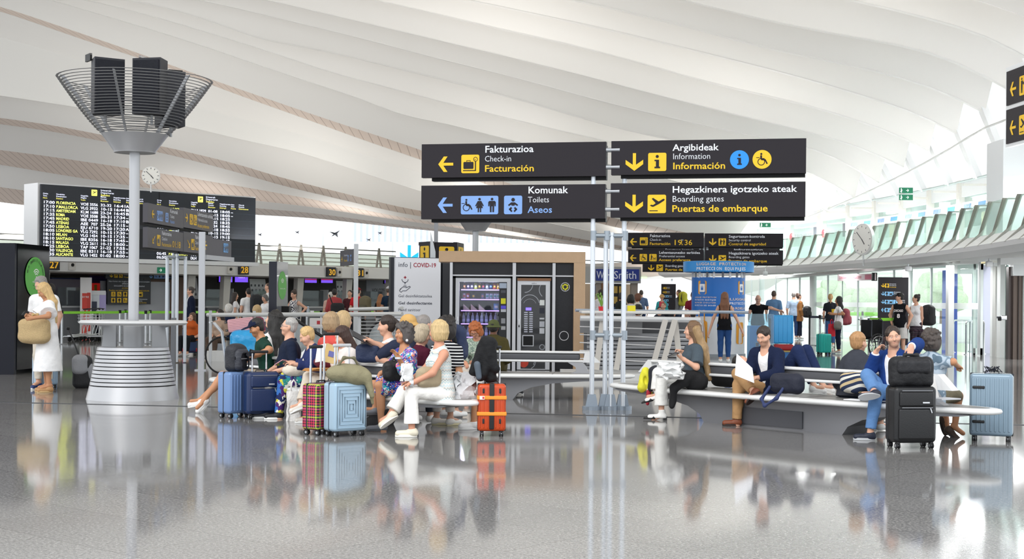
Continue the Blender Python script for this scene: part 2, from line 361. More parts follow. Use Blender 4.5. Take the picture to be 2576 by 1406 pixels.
# ---------------------------------------------------------------- people: one smooth surface from blended limbs
QF, QB = 0.0075, 0.015      # grid step of near and far figures
def A_(v): return np.array(v, dtype=np.float32)
def sdf_rc(X, a, b, r1, r2, flat):
    ba = b-a; l2 = float(ba@ba)+1e-9; pa = X-a; t = np.clip((pa@ba)/l2, 0, 1)
    d = np.linalg.norm(pa-t[...,None]*ba, axis=-1)-(r1+(r2-r1)*t)
    if flat:
        n = ba/math.sqrt(l2)
        if flat & 1: d = np.maximum(d, (X-b)@n)
        if flat & 2: d = np.maximum(d, -((X-a)@n))
    return d
def sdf_el(X, c, R, rad):
    q = (X-c)@R; k0 = np.linalg.norm(q/rad, axis=-1); k1 = np.linalg.norm(q/(rad*rad), axis=-1)
    return k0*(k0-1.0)/np.maximum(k1,1e-6)
class Vol:
    def __init__(s, h): s.h = h; s.p = []
    def rc(s, a, b, r1, r2=None, k=0.03, flat=0, op='u'): s.p.append(('rc',A_(a),A_(b),float(r1),float(r1 if r2 is None else r2),flat,k,op)); return s
    def el(s, c, rad, R=None, k=0.03, op='u'): s.p.append(('el',A_(c),A_(np.eye(3) if R is None else R),A_(rad),k,op)); return s
    def cut(s, p, n): s.p.append(('cut',A_(p),A_(n))); return s
    def _aabb(s, q):
        if q[0] == 'rc': r = max(q[3],q[4]); return np.minimum(q[1],q[2])-r, np.maximum(q[1],q[2])+r
        e = np.abs(q[2])@q[3]; return q[1]-e, q[1]+e
    def mesh(s, wob=0.0):
        h = s.h; bs = [s._aabb(q) for q in s.p if q[0] != 'cut' and q[-1] == 'u']
        lo = np.min([b[0] for b in bs],0)-3*h; hi = np.max([b[1] for b in bs],0)+3*h
        n = np.ceil((hi-lo)/h).astype(int)+1; D = np.full(n, 0.5, np.float32)
        ax = [lo[i]+h*np.arange(n[i], dtype=np.float32) for i in range(3)]
        for q in s.p:
            if q[0] == 'cut':
                g = (ax[0][:,None,None]-q[1][0])*q[2][0]+(ax[1][None,:,None]-q[1][1])*q[2][1]+(ax[2][None,None,:]-q[1][2])*q[2][2]
                D = np.maximum(D, g.astype(np.float32)); continue
            k, op = q[-2], q[-1]; a, b = s._aabb(q); pad = k+2.5*h
            i0 = np.maximum(((a-pad-lo)/h).astype(int),0); i1 = np.minimum(((b+pad-lo)/h).astype(int)+2, n)
            if (i1 <= i0).any(): continue
            sl = tuple(slice(i0[i],i1[i]) for i in range(3))
            X = np.stack(np.meshgrid(ax[0][sl[0]],ax[1][sl[1]],ax[2][sl[2]],indexing='ij'),-1)
            d = sdf_rc(X,q[1],q[2],q[3],q[4],q[5]) if q[0] == 'rc' else sdf_el(X,q[1],q[2],q[3])
            o = D[sl]
            if op == 'u':
                hh = np.maximum(k-np.abs(o-d),0)/max(k,1e-6); D[sl] = np.minimum(o,d)-hh*hh*k*0.25
            else:
                d = -d; hh = np.maximum(k-np.abs(o-d),0)/max(k,1e-6); D[sl] = np.maximum(o,d)+hh*hh*k*0.25
        if wob:
            D += wob*(np.sin(ax[0]*38)[:,None,None]*np.sin(ax[1]*41+1)[None,:,None]*np.sin(ax[2]*33+2)[None,None,:]).astype(np.float32)
        return nets(D, lo, h)
def nets(D, lo, h):
    S_ = D < 0; nx, ny, nz = D.shape
    c = np.zeros((nx-1,ny-1,nz-1), np.int8)
    for a in (0,1):
        for b in (0,1):
            for d in (0,1): c += S_[a:nx-1+a, b:ny-1+b, d:nz-1+d]
    act = (c > 0) & (c < 8); ii = np.argwhere(act); idm = np.full(act.shape, -1, np.int32); idm[act] = np.arange(len(ii))
    cor = [(a,b,d) for a in (0,1) for b in (0,1) for d in (0,1)]
    val = np.stack([D[ii[:,0]+a, ii[:,1]+b, ii[:,2]+d] for a,b,d in cor],1)
    acc = np.zeros((len(ii),3), np.float32); cnt = np.zeros(len(ii), np.float32)
    for i in range(8):
        for j in range(i+1,8):
            if sum(abs(cor[i][t]-cor[j][t]) for t in range(3)) != 1: continue
            v0, v1 = val[:,i], val[:,j]; m = (v0 < 0) != (v1 < 0)
            t = np.where(m, v0/np.where(m, v0-v1, 1), 0)
            p = np.array(cor[i],np.float32)+t[:,None]*(np.array(cor[j],np.float32)-np.array(cor[i],np.float32))
            acc += p*m[:,None]; cnt += m
    vs_ = lo+h*(ii+acc/np.maximum(cnt,1)[:,None])
    F_ = []
    for axn in range(3):
        u, w = (axn+1)%3, (axn+2)%3
        s0 = [slice(None)]*3; s1 = [slice(None)]*3; s0[axn] = slice(0,-1); s1[axn] = slice(1,None)
        e = S_[tuple(s0)] != S_[tuple(s1)]; q = np.argwhere(e)
        ok = (q[:,u] > 0) & (q[:,w] > 0) & (q[:,u] < D.shape[u]-1) & (q[:,w] < D.shape[w]-1); q = q[ok]
        ins = S_[q[:,0],q[:,1],q[:,2]]
        def g(du, dw):
            r = q.copy(); r[:,u] += du; r[:,w] += dw; return idm[r[:,0],r[:,1],r[:,2]]
        quad = np.stack([g(-1,-1),g(0,-1),g(0,0),g(-1,0)],1); quad[~ins] = quad[~ins][:,::-1]; F_.append(quad)
    F_ = np.concatenate(F_); return vs_.astype(np.float32), F_[(F_ >= 0).all(1)]
def np_mesh(name, v, f, mats):
    me = bpy.data.meshes.new(name); me.vertices.add(len(v)); me.vertices.foreach_set('co', np.ascontiguousarray(v,np.float32).ravel())
    me.loops.add(f.size); me.loops.foreach_set('vertex_index', np.ascontiguousarray(f,np.int32).ravel())
    me.polygons.add(len(f)); me.polygons.foreach_set('loop_start', np.arange(0,f.size,4,dtype=np.int32))
    me.polygons.foreach_set('use_smooth', np.ones(len(f),bool))
    for m in (mats if isinstance(mats,(list,tuple)) else [mats]): me.materials.append(m)
    me.update(calc_edges=True); return me
def skin_mat():
    if 'skin' in _MC: return _MC['skin']
    m = bpy.data.materials.new('skin'); m.use_nodes = True; nt = m.node_tree; b = nt.nodes['Principled BSDF']
    a = nt.nodes.new('ShaderNodeVertexColor'); a.layer_name = 'tone'; nt.links.new(a.outputs[0], b.inputs['Base Color'])
    b.inputs['Roughness'].default_value = 0.5; b.inputs['Specular IOR Level'].default_value = 0.35
    b.inputs['Subsurface Weight'].default_value = 0.0; _MC['skin'] = m; return m
def hair_mat(col):
    key = ('hair',col)
    if key in _MC: return _MC[key]
    m = bpy.data.materials.new('hair'); m.use_nodes = True; nt = m.node_tree; b = nt.nodes['Principled BSDF']; L = nt.links.new
    b.inputs['Roughness'].default_value = 0.55; c = lin(col)
    tc = nt.nodes.new('ShaderNodeTexCoord'); mp = nt.nodes.new('ShaderNodeMapping'); mp.inputs['Scale'].default_value = (1,1,0.12)
    n = nt.nodes.new('ShaderNodeTexNoise'); n.inputs['Scale'].default_value = 95; n.inputs['Detail'].default_value = 3
    L(tc.outputs['Object'], mp.inputs[0]); L(mp.outputs[0], n.inputs['Vector'])
    mx = nt.nodes.new('ShaderNodeMix'); mx.data_type = 'RGBA'
    mx.inputs['A'].default_value = tuple(v*0.45 for v in c[:3])+(1,); mx.inputs['B'].default_value = tuple(min(1,v*1.5+0.01) for v in c[:3])+(1,)
    L(n.outputs[0], mx.inputs['Factor']); L(mx.outputs['Result'], b.inputs['Base Color'])
    bp = nt.nodes.new('ShaderNodeBump'); bp.inputs['Strength'].default_value = 0.7; bp.inputs['Distance'].default_value = 0.012
    L(n.outputs[0], bp.inputs['Height']); L(bp.outputs[0], b.inputs['Normal']); _MC[key] = m; return m
EYEW = mat('#e9e4de', 0.25); IRIS = mat('#2a1c14', 0.2); LENS = mat('#20242a', 0.15)
SKIN = {'l':'#d8a78d','p':'#e2b59b','m':'#c08a66','t':'#a06d4c','d':'#6b4530','r':'#cf957a'}
def axes(heading):
    """heading in degrees: 0 away from the camera (+Y), 90 to the left (-X), 180 towards it, -90 to the right"""
    a = math.radians(heading); return V(-math.sin(a), math.cos(a), 0), V(math.cos(a), math.sin(a), 0)
def on_ray(px, py, sgn, par, L):
    """point on the pixel's ray at bone length L from its parent joint, nearer (sgn 1) or farther (-1)"""
    a, b = ray(px, py); d = V(a,1,b).normalized(); o = V(0,0,CAMH); t0 = (par-o).dot(d); m = (o+d*t0-par).length
    if m >= L*0.999: return o+d*t0
    return o+d*(t0-sgn*math.sqrt(L*L-m*m)*abs(sgn))
LEN = {'th':0.43,'sh':0.42,'ua':0.285,'fa':0.25}
def person(label, head, D, pose='stand', hd=180, s=None, sex='f', skin='l', hair=('short','#3a2a1e'), top=None, bottom=None, shoes='#e8e8e6', far=False,
           lean=0, side=0, face=None, tilt=0, roll=0, J=None, hands=None, fat=0.0, extra=None, group=None, sh=None, eyes=True, beard=None, glasses=None, hat=None, vest=None, curl=0.9):
    """head: pixel of the head's middle; D: its distance; hd: body heading; face: head heading; J: joints given as (px, py, sgn) or points"""
    h = QB if far else QF; J = J or {}; hands = hands or {}
    f, r = axes(hd); fs, rs = axes(sh if sh is not None else hd); ff, rf = axes(face if face is not None else (sh if sh is not None else hd))
    Hc = P(head[0], head[1], D)
    if s is None:
        c_ = math.cos(math.radians(lean)); s = Hc.z/1.665 if pose == 'stand' else min(1.04, max(0.84, (Hc.z-0.45)/(0.595*c_+0.105*math.cos(math.radians(tilt)))))
    up = V(0,0,1)*math.cos(math.radians(lean)) + f*math.sin(math.radians(lean)); up = (up+r*math.tan(math.radians(side))).normalized()
    nk = 'nk' in J
    tl = math.radians(tilt); hu = (V(0,0,1)*math.cos(tl)+ff*math.sin(tl)); hf = (ff*math.cos(tl)-V(0,0,1)*math.sin(tl))
    rr = math.radians(roll); hr = (rf*math.cos(rr)+hu*math.sin(rr)); hu = (hu*math.cos(rr)-rf*math.sin(rr))
    def res(v, par, L): return Vector(v) if isinstance(v, Vector) else on_ray(v[0],v[1],v[2],par,L)
    Nb = res(J['nk'], Hc, 0.19*s) if nk else Hc-hu*0.105*s-up*0.095*s-hf*0.015*s
    Pc = res(J['pe'], Nb, 0.50*s) if 'pe' in J else Nb-up*0.50*s
    sp = (Nb-Pc).normalized()
    hw = 0.085*s; sw = (0.178 if sex == 'm' else 0.155 if sex == 'f' else 0.14)*s
    shp = Nb-sp*0.062*s
    if pose == 'sit' and 'pe' not in J and Pc.z < .44: Pc = V(Pc.x,Pc.y,.44); sp = (Nb-Pc).normalized()
    K = {'hr':Pc+r*hw-sp*0.02*s,'hl':Pc-r*hw-sp*0.02*s,'sr':shp+rs*sw,'sl':shp-rs*sw}
    for q in ('sr','sl'):
        if q in J: K[q] = res(J[q], Nb, sw)
    for sd, sg in (('r',1),('l',-1)):
        hip = K['h'+sd]
        if pose == 'sit':
            kn = hip+f*0.42*s+r*sg*0.02+V(0,0,0.01); an = V(kn.x,kn.y,0.085)+f*0.02
        else:
            kn = hip+V(0,0,-0.43)*s+f*0.02*s+r*sg*0.01; an = kn+V(0,0,-0.42)*s-f*0.03*s
        kd, ad = kn-hip, an-kn
        K['k'+sd] = res(J['k'+sd], hip, LEN['th']*s) if 'k'+sd in J else hip+kd
        if 'a'+sd in J: K['a'+sd] = res(J['a'+sd], K['k'+sd], LEN['sh']*s)
        elif pose == 'sit': K['a'+sd] = V(K['k'+sd].x,K['k'+sd].y,0.085)+f*0.02
        else: K['a'+sd] = K['k'+sd]+ad
        shd = K['s'+sd]
        el = shd-sp*0.27*s+rs*sg*0.06*s-fs*0.03*s if 'e'+sd not in J else res(J['e'+sd], shd, LEN['ua']*s)
        K['e'+sd] = el
        if 'w'+sd in J: K['w'+sd] = res(J['w'+sd], el, LEN['fa']*s)
        else: K['w'+sd] = el+((fs*0.23+V(0,0,-0.06)-rs*sg*0.1) if pose == 'sit' else (fs*0.07-V(0,0,0.235)))*s
        if 'e'+sd not in J and 'w'+sd in J: # bend the elbow to reach the hand
            w = Vector(J['w'+sd]) if isinstance(J['w'+sd], Vector) else on_ray(J['w'+sd][0],J['w'+sd][1],J['w'+sd][2],shd,0.44*s)
            L1, L2 = LEN['ua']*s, LEN['fa']*s; dv = w-shd; dl = min(dv.length,(L1+L2)*0.995); dn = dv.normalized(); w = shd+dn*dl
            a = (L1*L1-L2*L2+dl*dl)/(2*dl); hh = math.sqrt(max(L1*L1-a*a,0)); pole = (-V(0,0,1)*0.9-fs*0.35+rs*sg*0.45); pole = (pole-dn*pole.dot(dn)).normalized()
            K['e'+sd] = shd+dn*a+pole*hh; K['w'+sd] = w
    base = V(Pc.x,Pc.y,0); root = thing('person', label, 'person', base, 0, group); O = A_(base)
    def L_(p): return A_(p)-O
    Rm = lambda x,y,z: np.array([[x[i],y[i],z[i]] for i in range(3)],np.float32)
    B = Vol(h); k = 0.04*s
    fp = sp.cross(r)*-1 if sp.cross(r).dot(f) < 0 else sp.cross(r); fp = fp.normalized()
    fc = sp.cross(rs); fc = (fc if fc.dot(fs) > 0 else -fc).normalized()
    def torso(vol, g=0.0, lo=True, kk=k):
        if lo: vol.el(L_(Pc+sp*0.02*s), ((0.158+fat*0.4)*s+g,(0.112+fat*0.5)*s+g,0.125*s+g), Rm(r,fp,sp), kk)
        vol.el(L_(Pc+sp*0.19*s+fp*fat*0.6), ((0.13+fat*0.7)*s+g,(0.098+fat)*s+g,0.17*s+g), Rm(r,fp,sp), kk)
        vol.el(L_(Pc+sp*0.35*s), ((0.152 if sex=='m' else 0.135)*s+fat*0.4*s+g,(0.108+fat*0.4)*s+g,0.165*s+g), Rm(rs,fc,sp), kk)
        vol.rc(L_(K['sr']*0.8+shp*0.2), L_(K['sl']*0.8+shp*0.2), 0.052*s+g, None, kk)
        for q in ('sr','sl'): vol.rc(L_(Nb+sp*0.01*s), L_(K[q]*0.8+Nb*0.2), 0.042*s+g*0.3, 0.042*s+g*0.7, kk)
        if sex == 'f':
            for sg in (1,-1): vol.el(L_(Pc+sp*0.335*s+fc*0.075*s+rs*sg*0.065*s), (0.062*s+g,)*3, None, 0.04)
        vol.rc(L_(Nb-sp*0.05*s), L_(Nb+sp*0.02*s), 0.075*s+g*0.5, 0.056*s+g*0.3, kk)
    def arm(vol, sd, g=0.0, t=2.0, flat=0, ga=None, kk=0.03):
        a, e, w = K['s'+sd], K['e'+sd], K['w'+sd]; u = min(t,1); q = 0.007*s if sex == 'm' else 0
        vol.rc(L_(a), L_(a+(e-a)*u), 0.047*s+q+g, (0.047-0.009*u)*s+q+g+(ga or 0), kk, flat if t <= 1 else 0)
        if t > 1: vol.rc(L_(e), L_(e+(w-e)*(t-1)), 0.039*s+q+g, (0.039-0.011*(t-1))*s+q*(2-t)+g+(ga or 0), kk, flat)
    def leg(vol, sd, g=0.0, t=2.0, flat=0, fl=0.0, kk=0.03):
        a, n, e = K['h'+sd], K['k'+sd], K['a'+sd]; u = min(t,1)
        vol.rc(L_(a), L_(a+(n-a)*u), (0.088+fat*0.2)*s+g, (0.088-0.032*u)*s+g+(fl if t <= 1 else 0), kk, flat if t <= 1 else 0)
        if t > 1:
            vol.rc(L_(n), L_(n+(e-n)*(t-1)), 0.056*s+g, (0.056-0.02*(t-1))*s+g+fl, kk, flat)
            if not flat or fl < 0.01:
                ax_ = (e-n).normalized(); bk = -(f-ax_*f.dot(ax_)).normalized() if abs(f.dot(ax_)) < 0.95 else V(0,0,0)
                vol.rc(L_(n+(e-n)*0.12+bk*0.012*s), L_(n+(e-n)*0.5+bk*0.018*s), 0.048*s+g, 0.04*s+g, kk)
    torso(B); hs = s*(1.0 if sex != 'c' else 1.08)
    B.rc(L_(Nb-sp*0.03*s), L_(Hc-hu*0.05*hs-hf*0.012*hs), (0.062 if sex=='m' else 0.051)*s, (0.058 if sex=='m' else 0.048)*s, 0.035)
    for sd in 'rl': arm(B,sd); leg(B,sd)
    HP = lambda x,y,z: L_(Hc+hr*x*hs+hf*y*hs+hu*z*hs); HR = Rm(hr,hf,hu)
    B.el(HP(0,-0.012,0.022), (0.074*hs,0.096*hs,0.094*hs), HR, 0.02)
    B.rc(HP(0,0.03,-0.022), HP(0,0.056,-0.083), 0.062*hs, (0.036 if sex=='m' else 0.03)*hs, 0.03)
    for sg in (1,-1): B.rc(HP(sg*0.04,0.02,-0.04), HP(sg*0.02,0.05,-0.08), 0.032*hs, 0.026*hs, 0.02)
    if not far or eyes:
        for sg in (1,-1):
            B.el(HP(sg*0.031,0.093,0.006), (0.019*hs,0.014*hs,0.013*hs), HR, 0.012, 's')
            B.el(HP(sg*0.077,-0.006,-0.008), (0.012*hs,0.021*hs,0.032*hs), HR, 0.008)
            B.rc(HP(sg*0.022,0.0815,0.0135), HP(sg*0.043,0.0785,0.0125), 0.0052*hs, 0.005*hs, 0.003)
            B.rc(HP(sg*0.022,0.0805,-0.0065), HP(sg*0.043,0.0775,-0.0055), 0.0048*hs, 0.0045*hs, 0.003)
            B.el(HP(sg*0.043,0.06,-0.03), (0.028*hs,0.026*hs,0.026*hs), HR, 0.02)
            B.rc(HP(sg*0.012,0.082,0.029), HP(sg*0.044,0.073,0.029), 0.0115*hs, 0.009*hs, 0.012)
        B.rc(HP(0,0.083,0.012), HP(0,0.102,-0.028), 0.008*hs, 0.0135*hs, 0.012)
        B.rc(HP(-0.013,0.083,-0.058), HP(0.013,0.083,-0.058), 0.0095*hs, None, 0.008)
        B.rc(HP(-0.02,0.09,-0.0585), HP(0.02,0.09,-0.0585), 0.0022*hs, None, 0.002, op='s')
    # hands: palm, four fingers of unequal length, thumb from the side of the palm
    for sd, sg in (('r',1),('l',-1)):
        w = K['w'+sd]; d = (w-K['e'+sd]).normalized(); hh = hands.get(sd, {})
        if 'd' in hh: d = Vector(hh['d']).normalized()
        if 'to' in hh: d = (res(hh['to'], w, 0.17*s)-w).normalized()
        nrm = Vector(hh.get('n', (fs*0.2-rs*sg) if pose == 'stand' else V(0,0,-1))); nrm = nrm-d*nrm.dot(d)
        nrm = nrm.normalized() if nrm.length > 0.1 else frame(d).col[0].normalized()
        ac = d.cross(nrm).normalized(); th = hh.get('thumb'); c_ = hh.get('curl', curl)
        tb = Vector(th) if th is not None else (fs*0.6+V(0,0,0.8) if pose == 'sit' else fs)
        if ac.dot(tb) < 0: ac = -ac     # ac points to the thumb side
        q = s*(1.0 if sex != 'f' else 0.92)
        B.el(L_(w+d*0.048*q), (0.040*q,0.055*q,0.0175*q), Rm(ac,d,nrm), 0.015)
        B.rc(L_(w-d*0.01), L_(w+d*0.03*q), 0.026*s, 0.024*s, 0.015)
        if not far:
            for i, (off, ln) in enumerate(((0.029,0.072),(0.010,0.080),(-0.009,0.074),(-0.027,0.058))):
                b0 = w+d*0.085*q+ac*off*q; p = b0; dd = d; a0 = c_*(0.75+0.12*i)
                for j, (fr, rd) in enumerate(((0.45,0.0088),(0.32,0.0080),(0.23,0.0070))):
                    ang = a0*(0.55,1.0,0.7)[j]; dd = (dd*math.cos(ang)+nrm*math.sin(ang)).normalized() if True else dd
                    nrm2 = nrm; e_ = p+dd*ln*fr*q; B.rc(L_(p), L_(e_), rd*q, rd*q*0.93, 0.005); p = e_
                    nrm = (nrm-dd*nrm.dot(dd)).normalized() if abs(nrm.dot(dd)) < 0.98 else nrm
                nrm = Vector(nrm2)
                nrm = Vector(hh.get('n', (fs*0.2-rs*sg) if pose == 'stand' else V(0,0,-1))); nrm = (nrm-d*nrm.dot(d)); nrm = nrm.normalized() if nrm.length > 0.1 else frame(d).col[0].normalized()
            t0 = w+d*0.028*q+ac*0.028*q; t1 = t0+(d*0.7+ac*0.6+nrm*0.35).normalized()*0.042*q; t2 = t1+(d*0.9+nrm*0.45+ac*0.1).normalized()*0.034*q
            B.rc(L_(t0), L_(t1), 0.0125*q, 0.0105*q, 0.012); B.rc(L_(t1), L_(t2), 0.0105*q, 0.0085*q, 0.006)
        else: B.el(L_(w+d*0.115*q+nrm*0.012), (0.032*q,0.045*q,0.016*q), Rm(ac,d,nrm), 0.015)
    toe = {}
    for sd in 'rl':
        a = K['a'+sd]; td = Vector(J['t'+sd]) if isinstance(J.get('t'+sd), Vector) else None
        if td is None:
            if 't'+sd in J: td = (on_ray(*J['t'+sd],a,0.17*s)-a)
            else: td = f*0.97+V(0,0,-0.25 if a.z > 0.13 else -0.36)
        toe[sd] = td.normalized()
        B.rc(L_(a-toe[sd]*0.03*s+V(0,0,-0.02)*s), L_(a+toe[sd]*0.13*s), 0.034*s, 0.028*s, 0.02)
    v, fc_ = B.mesh(); me = np_mesh('body', v, fc_, skin_mat())
    # natural tone: lips, brows, stubble (in the head's own axes)
    c = np.tile(np.array(lin(SKIN.get(skin,skin)),np.float32),(len(v),1)); q = (v-L_(Hc))@HR/hs
    x, y, z = np.abs(q[:,0]), q[:,1], q[:,2]; near = (np.abs(q) < 0.16).all(1)
    def paint(m, col, a): c[m & near,:3] = c[m & near,:3]*(1-a)+np.array(lin(col)[:3],np.float32)*a
    if beard: paint((y > 0.0)&(z < -0.03)&(z > -0.15)&(y > 0.02+(z+0.12)*0.0)&~((x < 0.022)&(np.abs(z+0.058) < 0.012)), beard, 0.32)
    paint((y > 0.06)&(x < 0.021)&(np.abs(z+0.058) < 0.0085), '#b0605a' if sex == 'f' else '#a8665a', 0.75 if sex == 'f' else 0.45)
    paint((y > 0.06)&(x > 0.012)&(x < 0.05)&(np.abs(z-0.033+0.12*(x-0.03)**2*20) < 0.0055), hair[1], 0.65)
    paint((y > 0.05)&(x > 0.012)&(x < 0.05)&(np.abs(z-0.012) < 0.012)&(z > 0.012), '#5c3a2c', 0.25)
    ca = me.color_attributes.new('tone','FLOAT_COLOR','POINT'); ca.data.foreach_set('color', c.ravel())
    link('body', me, root)
    if eyes and not far:
        e = MB()
        for sg in (1,-1):
            ec = HP(sg*0.0315,0.0745,0.005); e.ball(ec, 0.0122*hs, n=12, mi=0); e.ball(ec+(A_(hf)*0.0068*hs), 0.0064*hs, n=10, mi=1)
        e.build('eyes', [EYEW, IRIS], root)
    def part(nm, vol, m, wob=0.0, parent=root, lab=None):
        vv, ff_ = vol.mesh(wob)
        if len(vv): return link(nm, np_mesh(nm, vv, ff_, m), parent, lab)
    hg = h*1.15 if not far else h
    # clothes: the body's own shape grown outwards and cut at neck, cuffs, waist, hems
    if top:
        m, sl = top['m'], top.get('sleeve',0.55); g = top.get('g',0.016); T = Vol(hg); torso(T, g, lo=True)
        hem = top.get('hem',0.0)
        if top.get('skirt'): # dress or long skirt: hangs from the hips, or lies over the thighs
            t = top['skirt']
            if pose == 'sit':
                for sd in 'rl': leg(T, sd, g+0.02, t, 1, 0.02, kk=0.09)
            else:
                lowc = (K['ar']+K['al'])*0.5; b_ = Pc+(lowc-Pc)*t; T.rc(L_(Pc+sp*0.05*s), L_(b_), 0.15*s, top.get('flare',0.22)*s, 0.05, 1)
        else:
            for sg in (1,-1): T.rc(L_(Pc+sp*0.12*s+r*sg*0.04*s), L_(Pc-sp*(0.1+hem)*s+r*sg*0.064*s), (0.095+fat*0.6)*s+g, (0.112+fat*0.45)*s+g, 0.04)
            T.cut(L_(Pc+sp*(-0.08-hem)*s), A_(-sp))
        if sl <= 0.05:
            for q in ('sr','sl'): T.el(L_(K[q]+(K[q]-Nb)*0.25), (0.085*s,)*3, None, 0.01, 's')
        else:
            for sd in 'rl': arm(T, sd, g, sl, 1, top.get('loose',0.0))
        nd = top.get('neck',0.07); T.el(L_(Nb+sp*0.05*s+fc*(0.02+top.get('vee',0)*0.3)), (nd*s,(nd*0.9+top.get('vee',0)*0.4)*s,(0.075+top.get('vee',0))*s), Rm(rs,fc,sp), 0.006, 's')
        if top.get('backcut'): T.el(L_(Nb-fc*0.08*s), (0.09*s,0.07*s,top['backcut']), Rm(rs,fc,sp), 0.01, 's')
        t_ob = part(top.get('name','top'), T, m, top.get('wob',0.0015 if not far else 0.0), lab=top.get('label'))
        if top.get('collar'):
            C = Vol(h); C.rc(L_(Nb-sp*0.005*s-fc*0.03*s), L_(Nb+sp*0.035*s-fc*0.02*s), 0.075*s, 0.068*s, 0.01, 3)
            C.rc(L_(Nb-sp*0.1*s-fc*0.0*s), L_(Nb+sp*0.1*s-fc*0.005*s), 0.054*s, 0.056*s, 0.006, 0, 's')
            C.el(L_(Nb+fc*0.08*s-sp*0.0*s), (0.028*s,0.06*s,0.09*s), Rm(rs,fc,sp), 0.01, 's'); part('collar', C, top['collar'] if not isinstance(top['collar'],bool) else m)
    if vest: # open jacket over the top
        m = vest['m']; T = Vol(hg); torso(T, 0.034); hem = vest.get('hem',0.1)
        if pose == 'sit':
            for sd in 'rl': leg(T, sd, 0.035, 0.3, 1)
        if pose != 'sit':
            for sg in (1,-1): T.rc(L_(Pc+sp*0.12*s+r*sg*0.045*s), L_(Pc-sp*(0.1+hem)*s+r*sg*0.06*s), (0.1+fat*0.6)*s+0.03, (0.112+fat*0.45)*s+0.03, 0.04)
        T.cut(L_(Pc+sp*(-0.08-hem)*s), A_(-sp))
        for sd in 'rl': arm(T, sd, 0.026, vest.get('sleeve',1.9), 1)
        o_ = vest.get('open',0.05)
        T.rc(L_(Nb+fc*0.12*s+sp*0.03), L_(Pc+sp*0.05+fc*(0.2+fat)*s), (0.06+o_)*s, 0.03+o_*0.8, 0.01, 0, 's')
        T.el(L_(Nb+sp*0.06*s+fc*0.03), (0.072*s,0.07*s,0.075*s), Rm(rs,fc,sp), 0.006, 's')
        part(vest.get('name','jacket'), T, m, 0.0015 if not far else 0.0, lab=vest.get('label'))
        if vest.get('lapel'):
            C = Vol(h)
            for sg in (1,-1):
                C.rc(L_(Nb-fc*0.045*s+sp*0.015*s), L_(Nb+rs*sg*0.072*s+fc*0.035*s), 0.026*s, 0.026*s, 0.02)
                0 and C.rc(L_(Nb+rs*sg*0.072*s+fc*0.035*s), L_(Pc+sp*0.3*s+fc*(0.122+fat*0.9)*s+rs*sg*(0.06+o_*0.7)*s), 0.026*s, 0.018*s, 0.02)
            part('lapel', C, m)
    if bottom:
        m, t = bottom['m'], bottom.get('len',1.88); g = bottom.get('g',0.014); T = Vol(hg)
        T.el(L_(Pc+sp*0.015*s), ((0.158+fat*0.4)*s+g,(0.112+fat*0.5)*s+g,0.125*s+g), Rm(r,fp,sp), k)
        T.cut(L_(Pc+sp*bottom.get('waist',0.11)*s), A_(sp))
        for sd in 'rl': leg(T, sd, g, t, 1, bottom.get('flare',0.004))
        part(bottom.get('name','trousers'), T, m, 0.0015 if not far else 0.0, lab=bottom.get('label'))
    if shoes:
        kd = shoes if isinstance(shoes, dict) else {'c':shoes}
        for sd in 'rl':
            if kd.get('only') and sd not in kd['only']: continue
            a = K['a'+sd]; d = toe[sd]; sv = V(0,0,1)-d*d.z
            if J.get('n'+sd): sv = Vector(J['n'+sd])-d*Vector(J['n'+sd]).dot(d)
            elif a.z > 0.14 or abs(d.z) > 0.6: sv = (K['k'+sd]-a); sv = sv-d*sv.dot(d)
            if a.z < 0.14 and abs(d.z) < 0.6: d = V(d.x,d.y,0).normalized(); sv = V(0,0,1)
            sv = sv.normalized(); sx_ = d.cross(sv); bt = a-sv*(0.083 if a.z > 0.14 else a.z-0.002)*(s if a.z > 0.14 else 1)
            T = Vol(h); q = 1.0*s; heel = kd.get('heel',0)
            T.rc(L_(bt-d*0.035*q+sv*0.045*q), L_(bt+d*0.155*q+sv*0.036*q), 0.040*q, kd.get('tip',0.038)*q, 0.03)
            T.rc(L_(bt-d*0.01*q+sv*0.06*q), L_(bt-d*0.005*q+sv*(0.09+kd.get('high',0))*q), 0.045*q, 0.046*q, 0.03, 1)
            if kd.get('tip'): T.rc(L_(bt+d*0.1*q+sv*0.03*q), L_(bt+d*0.23*q+sv*0.02*q), 0.035*q, 0.01*q, 0.03)
            T.cut(L_(bt+sv*(0.012+heel*0.012)*q), A_(-sv)); o_ = part(kd.get('name','shoe'), T, mat(kd['c'],0.55,bump=0.15,bscale=40))
            if o_ is None: continue
            if kd.get('sole'):
                Q = MB(); cr = Matrix((sx_,d,sv)).transposed(); pl = []
                for i in range(24):
                    t_ = 2*math.pi*i/24; yy = math.sin(t_); pl.append((math.cos(t_)*(0.044+0.006*yy)*q, 0.065*q+yy*0.128*q))
                Q.prism(pl, V(*L_(bt+sv*0.014*q)), sx_, d, 0.028*q); Q.build('sole', mat(kd['sole'],0.6), o_)
            if heel: MB().box(V(*L_(bt-d*0.05*q+sv*0.025*q)), (0.055*q,0.05*q,0.05*q), Matrix((sx_,d,sv)).transposed()).build('heel', mat(kd['c2'] if 'c2' in kd else kd['c'],0.5), o_)
            if 'toe' in kd:
                T = Vol(h); T.rc(L_(bt+d*0.11*q+sv*0.03*q), L_(bt+d*0.235*q+sv*0.02*q), 0.042*q, 0.013*q, 0.02); T.cut(L_(bt+sv*0.01*q), A_(-sv)); part('toe_cap', T, mat(kd['toe'],0.4), parent=o_)
    st, hc = hair
